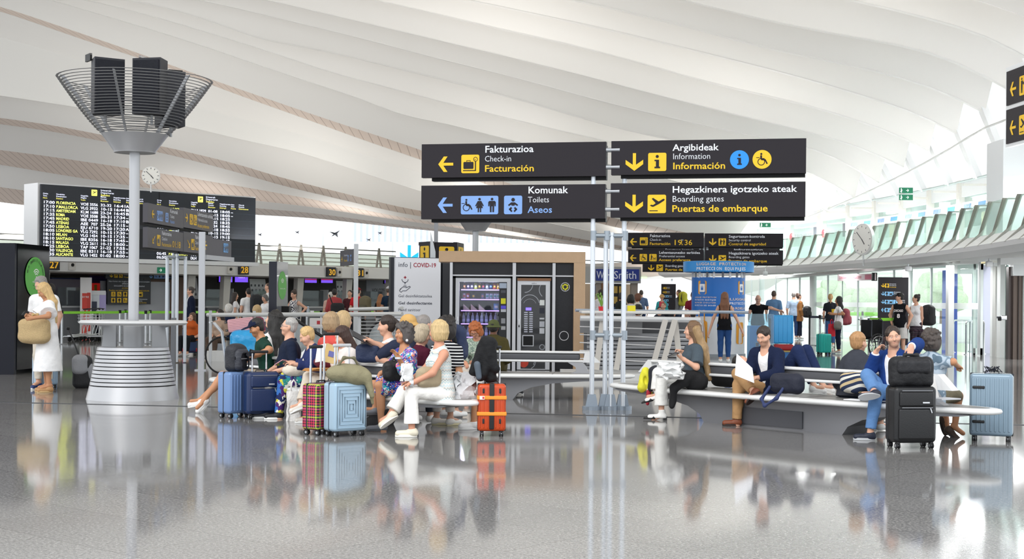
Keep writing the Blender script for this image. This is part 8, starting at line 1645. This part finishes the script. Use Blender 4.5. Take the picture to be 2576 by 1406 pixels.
person('man in a navy blazer and open white shirt reading a sheet, tan trousers, brown shoes', (1921,846), Dq, 'sit', 140, None, 'm', 'l', ('short','#2e221b'), Tp('#f3f3f5',1.9,g=.016,collar=True,vee=.07), Bt(TAN,g=.018), dict(c='#7a3f24',sole='#2a1a14'), vest=dict(m=cloth('#16203c'),lapel=1,open=.03), lean=10, face=138, tilt=24, beard='#5a4234',
    J=dict(el=(1958,938,1),wl=(1906,950,.7),er=(1888,925,.3),wr=(1882,938,.5),kr=(1856,940,.7),ar=(1896,985,1),tr=(1872,1008,1),kl=(1858,968,.9),al=(1853,1066,.4),tl=(1826,1084,.4)), hands=dict(l=dict(to=(1884,952,.4),curl=.7),r=dict(to=(1876,930,.4),curl=.7)))
held('paper_sheet', 'folded white sheet in the hands of the man in the navy blazer', 'paper', 1874,926,Dq-.30, lambda t: MB().prism([(-.10,-.10),(.12,-.13),(.08,.02),(-.11,.13)],(0,0,0),(1,.1,-.25),(.2,.5,1),.004).build('sheet', mat('#f4f5fa',.6), t))
person('person lying on the far seat, navy knees raised, behind the man in the blazer', (1864,912), 16.95, 'sit', -140, None, 'm', 'l', ('short','#17120f'), Tp('#20242e',1), Bt('#1f2c50',g=.02), SN('#e4e4e2'), far=False, eyes=False, tilt=-60, face=-140,
    J=dict(nk=V(2.80,16.79,.50),pe=V(3.10,16.42,.48),kr=V(3.24,16.20,.85),kl=V(3.36,16.30,.85),ar=V(3.40,16.05,.46),al=V(3.52,16.14,.46),wr=V(3.0,16.7,.56),wl=V(3.06,16.74,.56),tr=V(.65,-.70,-.1),tl=V(.65,-.70,-.1)))
person('boy with cropped sandy hair in a charcoal hooded top, seen from behind', (2160,862), bB(2165,-.28), 'sit', -52, .84, 'c', 'l', ('short','#b3875a'), Tp('#3b3e46',1.8,g=.036,loose=.01), Bt('#2d3442'), '#d8d8d6', lean=10)
Dq = bB(2255)
r21, K21 = person('man in a bright navy jacket on the phone, arm over the black luggage', (2247,848), Dq, 'sit', 140, None, 'm', 'l', ('short','#33261d'), Tp('#eeeef4',1.95,g=.016,collar=True,vee=.06), Bt('#5f86b8',g=.018), dict(c='#1b2133',sole='#b9bcc0'), vest=dict(m=cloth('#1b3a78'),lapel=1,open=.025), lean=2, face=172, tilt=4, roll=-8, beard='#7a5f4e', fat=.015,
    J=dict(er=(2192,926,.7),wr=(2203,886,.8),el=(2308,866,.9),wl=(2292,872,1),kr=(2182,944,.8),ar=(2200,988,1),tr=(2160,992,.8),kl=(2206,978,.9),al=(2188,1092,.3),tl=(2150,1112,.4)), hands=dict(r=dict(to=(2222,862,.3),n=(.5,-.3,.2),curl=.9),l=dict(to=(2288,900,.6),n=(-.1,.4,-1),curl=.5)))
phone('black phone pressed to the ear of the man in the bright navy jacket', 2222,862,K21['wr'].y+.02,(0,.25,.9))
person('woman with grey brown hair in a tie dyed tee, from behind at the bench end', (2346,856), bB(2362,-.30), 'sit', -52, None, 'f', 'm', ('curly','#453c37'), Tp(pattern('camo',('#9fb0c0','#b9c6d2','#7f93a3','#aebdca','#5f7484'),6,.85),.85,g=.026,hem=.04), Bt('#77705c',len=1.0), dict(c='#4a3a30',sole='#2a2522',name='sandal'), lean=2, J=dict(ar=(2402,1072,-.2),tr=(2425,1092,-.2),al=(2380,1056,-.4),tl=(2385,1075,-.1),er=(2398,910,.4)))
# --- standing couple at the left
person('grey haired man in a white tee standing behind the woman in the white dress', (103,716), 21.5, 'stand', 165, None, 'm', 'l', ('short','#8d8a86'), Tp('#f1f1f2',.7,g=.026), Bt('#d5cdbf'), SN('#20386e','#e9e9e6'), face=150, tilt=30)
r33, K33 = person('blond woman in a long white puff sleeved dress looking at her phone', (110,732), 20.9, 'stand', 118, None, 'f', 'm', ('long','#cfae78'), Tp('#f4f4f6',.75,skirt=.74,flare=.235,g=.024,loose=.06,neck=.10), None, dict(c='#b98c5e',sole='#c9a877'), face=125, tilt=34, J=dict(el=(122,795,1),wl=(84,800,.8),er=(92,800,.4),wr=(78,796,.4)))
phone('phone in the hands of the woman in the white dress', 64,788,K33['wr'].y-.02,(1.2,.2,.4))
person('person in a dark tee standing half hidden behind the couple in white', (126,728), 27, 'stand', 60, None, 'm', 'l', ('short','#1b1613'), Tp('#17181c',.6), Bt('#5f7ea6'), far=True)
person('person cut by the left edge behind the leafy plant', (2,738), 26, 'stand', -120, None, 'f', 'l', ('short','#5a3a2a'), Tp('#2a2b30',.6), Bt('#23242a'), far=True, J=dict(wl=(14,762,.3)))
# --- middle distance and far crowd: (label, head, D, pose, heading, sex, hair, top, sleeve, bottom, extras)
def crowd(L):
    for lab, hd_, D, pose, h, sx_, hr, tc, sl, bc, kw in L: person(lab, hd_, D, pose, h, kw.pop('s',None), sx_, kw.pop('skin','l'), hr, Tp(tc,sl,**kw.pop('t',{})), Bt(bc,**kw.pop('b',{})) if bc else None, kw.pop('shoes','#d9d9d6'), far=kw.pop('far',True), **kw)
crowd([
 ('woman in a black tank top and jeans walking away beside the blue kiosk',(1823,748),33,'stand',-8,'f',('long','#7a4f34'),'#101116',0.0,'#2c4f86',dict(far=False,t=dict(g=.016,hem=.05),shoes='#e6e6e4',J=dict(el=(1795,800,.4),wl=(1783,838,.2),er=(1850,795,.3),wr=(1868,835,-.3)))),
 ('bald man in a black tee leaning over the blue wrapped suitcase',(1907,752),37.6,'stand',172,'m',('bald','#3a2a20'),'#0f1014',.6,'#23252b',dict(far=False,tilt=22,lean=14,fat=.03,J=dict(el=(1940,775,.4),wl=(1962,782,.6),er=(1886,785,.4),wr=(1884,800,.6)))),
 ('man in a blue shirt seen from behind beyond the bald man',(1947,740),46,'stand',-20,'m',('crop','#4a3a30'),'#5f84ad',.9,'#2a3346',{}),
 ('person in a pale blue shirt half hidden behind the woman in the brown blazer',(1997,742),54,'stand',-20,'m',('crop','#8a8480'),'#a9bdd6',.9,'#2f4670',{}),
 ('woman in a brown blazer and dark trousers looking to the right',(2010,746),54,'stand',-70,'f',('bun','#4a2f22'),'#e9e6df',1,'#1c2234',dict(vest=dict(m=cloth('#8f6238'),hem=.18,open=.05),b=dict(flare=.04))),
 ('woman with a long blond ponytail facing away, holding a yellow cup',(2089,748),45,'stand',-10,'f',('pony','#b99460'),'#20232b',.7,'#3a5a8a',{}),
 ('woman with long black hair in a white shirt and dark jeans beside the turquoise suitcase',(2109,756),39.3,'stand',75,'f',('long','#15110f'),'#f1f1f2',.6,'#1a2238',dict(far=False,skin='m',J=dict(el=(2122,790,.5),wl=(2098,790,.6),er=(2108,790,.2),wr=(2092,788,.3)))),
 ('man in a black basketball jersey with a number, looking to the left',(2263,748),37.2,'stand',150,'m',('short','#14110f'),'#121217',0.0,'#c9c6c4',dict(far=False,face=80,hat=('cap','#16171b'),t=dict(g=.02,hem=.06),b=dict(len=1.0,flare=.06,name='shorts'),J=dict(wr=(2243,812,.4),wl=(2286,815,.5)),extra=lambda root,K,h: [text(root,t_,h['Pc']+h['sp']*z+h['fc']*(.158 if z > .3 else .15)-h['rs']*-.001,-h['rs'],h['sp'],-w/2,0,hh,w,mat('#f0e6e6',.5),.03,off=.0) for t_,z,hh,w in (('CHICAGO',.28,.06,.24),('8',.12,.11,.08))])),
 ('woman with a hair bun in a white crop top wearing a dark backpack',(2304,752),37.5,'stand',140,'f',('bun','#2b1f1a'),'#eeeef2',0.0,'#3a2f3a',dict(far=False,face=85,t=dict(g=.012),J=dict(wl=(2316,842,.3)))),
 ('woman in an orange top resting her head on her hand, seated beyond the sign posts',(483,798),34.3,'sit',165,'f',('long','#5a4030'),'#c05a26',.8,'#1d1d22',dict(far=False,roll=14,J=dict(er=(468,838,.5),wr=(478,806,.6)))),
 ('woman with long dark hair in a tan blouse seated beyond the wired rail',(552,790),33.5,'sit',160,'f',('long','#2a201c'),'#b39a86',1.8,'#5a4a40',dict(far=False,face=130)),
 ('white haired person in a navy jacket seated behind the woman in tan',(574,776),36,'sit',60,'f',('bob','#d6d2cc'),'#1d2a48',1.8,'#2a2f3a',{}),
 ('woman with long dark hair in a white vest at the check-in queue',(592,744),42,'stand',-70,'f',('long','#2a1f1b'),'#e6e4e6',.5,'#3a3f4a',{}),
 ('man in a white tee with a big black backpack at the check-in queue',(625,734),41,'stand',30,'m',('crop','#1c1714'),'#efefef',.6,'#3b4a66',{}),
 ('woman with a grey bob and crossed dark strap at the check-in queue',(666,750),39,'stand',140,'f',('bob','#6a6866'),'#e9e9ea',.6,'#6a6d74',dict(tilt=20)),
 ('tall man in a white shirt half hidden by the farther black totem',(675,722),41.5,'stand',80,'m',('crop','#4a3626'),'#f0f0f0',.7,'#4a5468',{}),
 ('person with short blond curls sitting behind the rail, pink collar',(645,780),35,'sit',50,'f',('curly','#c9aa7a'),'#a8466a',1,'#4a4a52',{}),
 ('person with blond wavy hair sitting low before the farther totem',(696,790),34,'sit',20,'f',('wavy','#c2a373'),'#5a5a62',1,'#4a4a52',{}),
 ('woman in a black and white patterned sleeveless top, hand on hip',(739,741),39,'stand',150,'f',('bun','#3a2a20'),pattern('diamonds',('#e4e2e0','#23243a','#e4e2e0','#23243a'),16,.8),0.0,'#2a2d36',dict(far=False,tilt=18,J=dict(er=(722,775,.2),wr=(734,790,.5),el=(770,775,.3),wl=(758,788,.5)))),
 ('woman in a faded red hooded top with a black sling bag, seen from behind',(842,736),43.5,'stand',-5,'f',('short','#15110f'),'#a9474a',1.9,'#2a2d36',dict(t=dict(g=.035))),
 ('white haired person just left of the woman in the red hooded top',(831,742),46,'stand',30,'m',('crop','#cfccc6'),'#c9a79a',.9,'#3a3f4a',{}),
 ('young man in a dark shirt facing us between the queue and the pale post',(880,738),49,'stand',170,'m',('short','#1b1613'),'#4a2228',.9,'#2a2d36',{}),
 ('man in a red cap and red tee wearing a camouflage backpack',(901,733),45,'stand',-20,'m',('crop','#2a1f1a'),'#c9242c',.7,'#3a3a34',dict(hat=('cap','#8a1f28'))),
 ('woman with long ginger hair in a black top under the airline name',(958,748),46.5,'stand',-20,'f',('long','#a0683a'),'#17181d',.9,'#e4e4e4',{}),
 ('man in a grey cap and dark blue tee beside the hand gel totem',(979,730),45,'stand',-30,'m',('crop','#5a4a40'),'#1d3146',.7,'#8a8670',dict(hat=('cap','#c9c9ca'))),
 ('man in a dark suit and white shirt standing behind the sign poles',(479,732),41.5,'stand',110,'m',('short','#4a4542'),'#eeeef2',1.9,'#e4e2e0',dict(far=False,vest=dict(m=cloth('#141c34'),hem=.15))),
 ('person with dark curls in a white top seated before the shop',(1587,752),41,'stand',-10,'f',('curly','#14100e'),'#dcdce2',.9,'#3a3f4a',dict(s=.95)),
 ('brown haired woman in a cream top before the shop',(1603,748),44,'stand',60,'f',('curly','#6a3f28'),'#d8d4cc',1.9,'#3a3f4a',{}),
 ('man in a blue shirt with hands behind his back near the bright exit',(1613,737),56,'stand',0,'m',('crop','#4a4038'),'#5a6f92',.9,'#2a3a5a',{}),
 ('visitor in a straw hat and turquoise jacket by the far directory board',(1665,748),58,'stand',170,'f',('short','#8a5a3a'),'#d0485a',1,'#3a4a6a',dict(hat=('straw','#c9a26a'),vest=dict(m=cloth('#3fb0b8'),open=.07))),
 ('man with a yellow green backpack at the far directory board',(1707,736),58,'stand',60,'m',('crop','#5a4638'),'#77787c',1.8,'#2f3a52',{}),
 ('man in a maroon tee with hands behind his back beside the blue kiosk',(1743,742),45,'stand',5,'m',('crop','#4a3a34'),'#7d1f30',.7,'#2a2f3c',{}),
 ('dark haired boy peering over the stairwell ledge',(1659,780),38,'stand',180,'c',('short','#15110f'),'#3a3a44',1,'#3a3f4a',{}),
 ('fair haired boy peering over the ledge beside the dark haired one',(1669,770),40,'stand',150,'c',('short','#8a6a4a'),'#22242c',1,'#3a3f4a',{}),
 ('dark haired person sitting low behind the blue rail end',(1729,790),38,'sit',160,'m',('short','#15110f'),'#24406a',1,'#3a3f4a',{}),
 ('person in a white tee sitting low beside the kiosk, seen from behind',(1743,792),36,'sit',0,'m',('crop','#2a201a'),'#e6e6e8',.8,'#3a3f4a',{}),
 ('person with dark hair bending low behind the yellow box',(1604,779),38,'sit',40,'f',('curly','#17120f'),'#9a9aa0',1,'#3a3f4a',{}),
 ('shopper in a dark jacket by the magazine racks',(1562,745),46.5,'stand',30,'f',('bob','#2a201a'),'#2f3430',1.8,'#2a2d36',{}),
 ('woman in white with dark hair at the shop entrance',(1512,738),46.5,'stand',-30,'f',('bob','#2a1a16'),'#e4dfe2',1,'#1f2026',{}),
])
# bags the crowd wears
backpack('big black backpack with silver stripes on the man in the white tee', P(640,772,41)+V(.1,-.22,-.2), 200, '#181a20', .36,.56,.22, '#b9bcc4')
backpack('camouflage backpack on the man in the red cap', P(912,772,45)+V(.1,-.2,-.25), -30, '#6a6248', .38,.6,.24, '#55503c')
backpack('black backpack on the man in the grey cap', P(990,765,45)+V(.0,-.2,-.2), -30, '#1a1b20', .32,.48,.2)
backpack('pink leather backpack on the woman with long black hair', P(2127,806,39.5)+V(0,0,-.12), 75, '#a24a56', .34,.44,.2)
backpack('dark hiking backpack on the woman with the hair bun', P(2335,796,37.7)+V(0,0,-.25), 130, '#1c1b20', .36,.56,.24, '#2a2228')
backpack('black shoulder bag behind the woman in the brown blazer', P(2030,785,54.3)+V(0,0,-.2), 120, '#15161a', .32,.42,.18)
backpack('yellow green backpack on the man at the far directory board', P(1714,752,57.8)+V(.05,-.1,-.3), 120, '#b8b22a', .38,.6,.26)
soft('sling_bag','black sling bag on the back of the woman in the red hooded top','bag',P(850,788,43.2)+V(0,-.12,0),0,[('body',mat('#15161a',.7),.016,[('b',(0,0,.14),(.12,.02,.08),.07)]),('strap',mat('#15161a',.7),.014,[('c',(-.12,0,.2),(-.25,.02,.55),.02)])])
soft('jacket','dark checked jacket tied round the waist of the woman with the hair bun','jacket',P(2305,862,37.3)+V(0,0,-.12),0,[('cloth',pattern('plaid',('#1c1a20','#3a2030','#1c1a20','#4a4048'),10,.85),.016,[('e',(0,0,.42),(.19,.15,.12),.06),('c',(-.08,-.12,.4),(-.1,-.12,.05),.08,.06),('c',(.1,-.1,.4),(.12,-.08,.02),.09,.07)])])
fit_all()
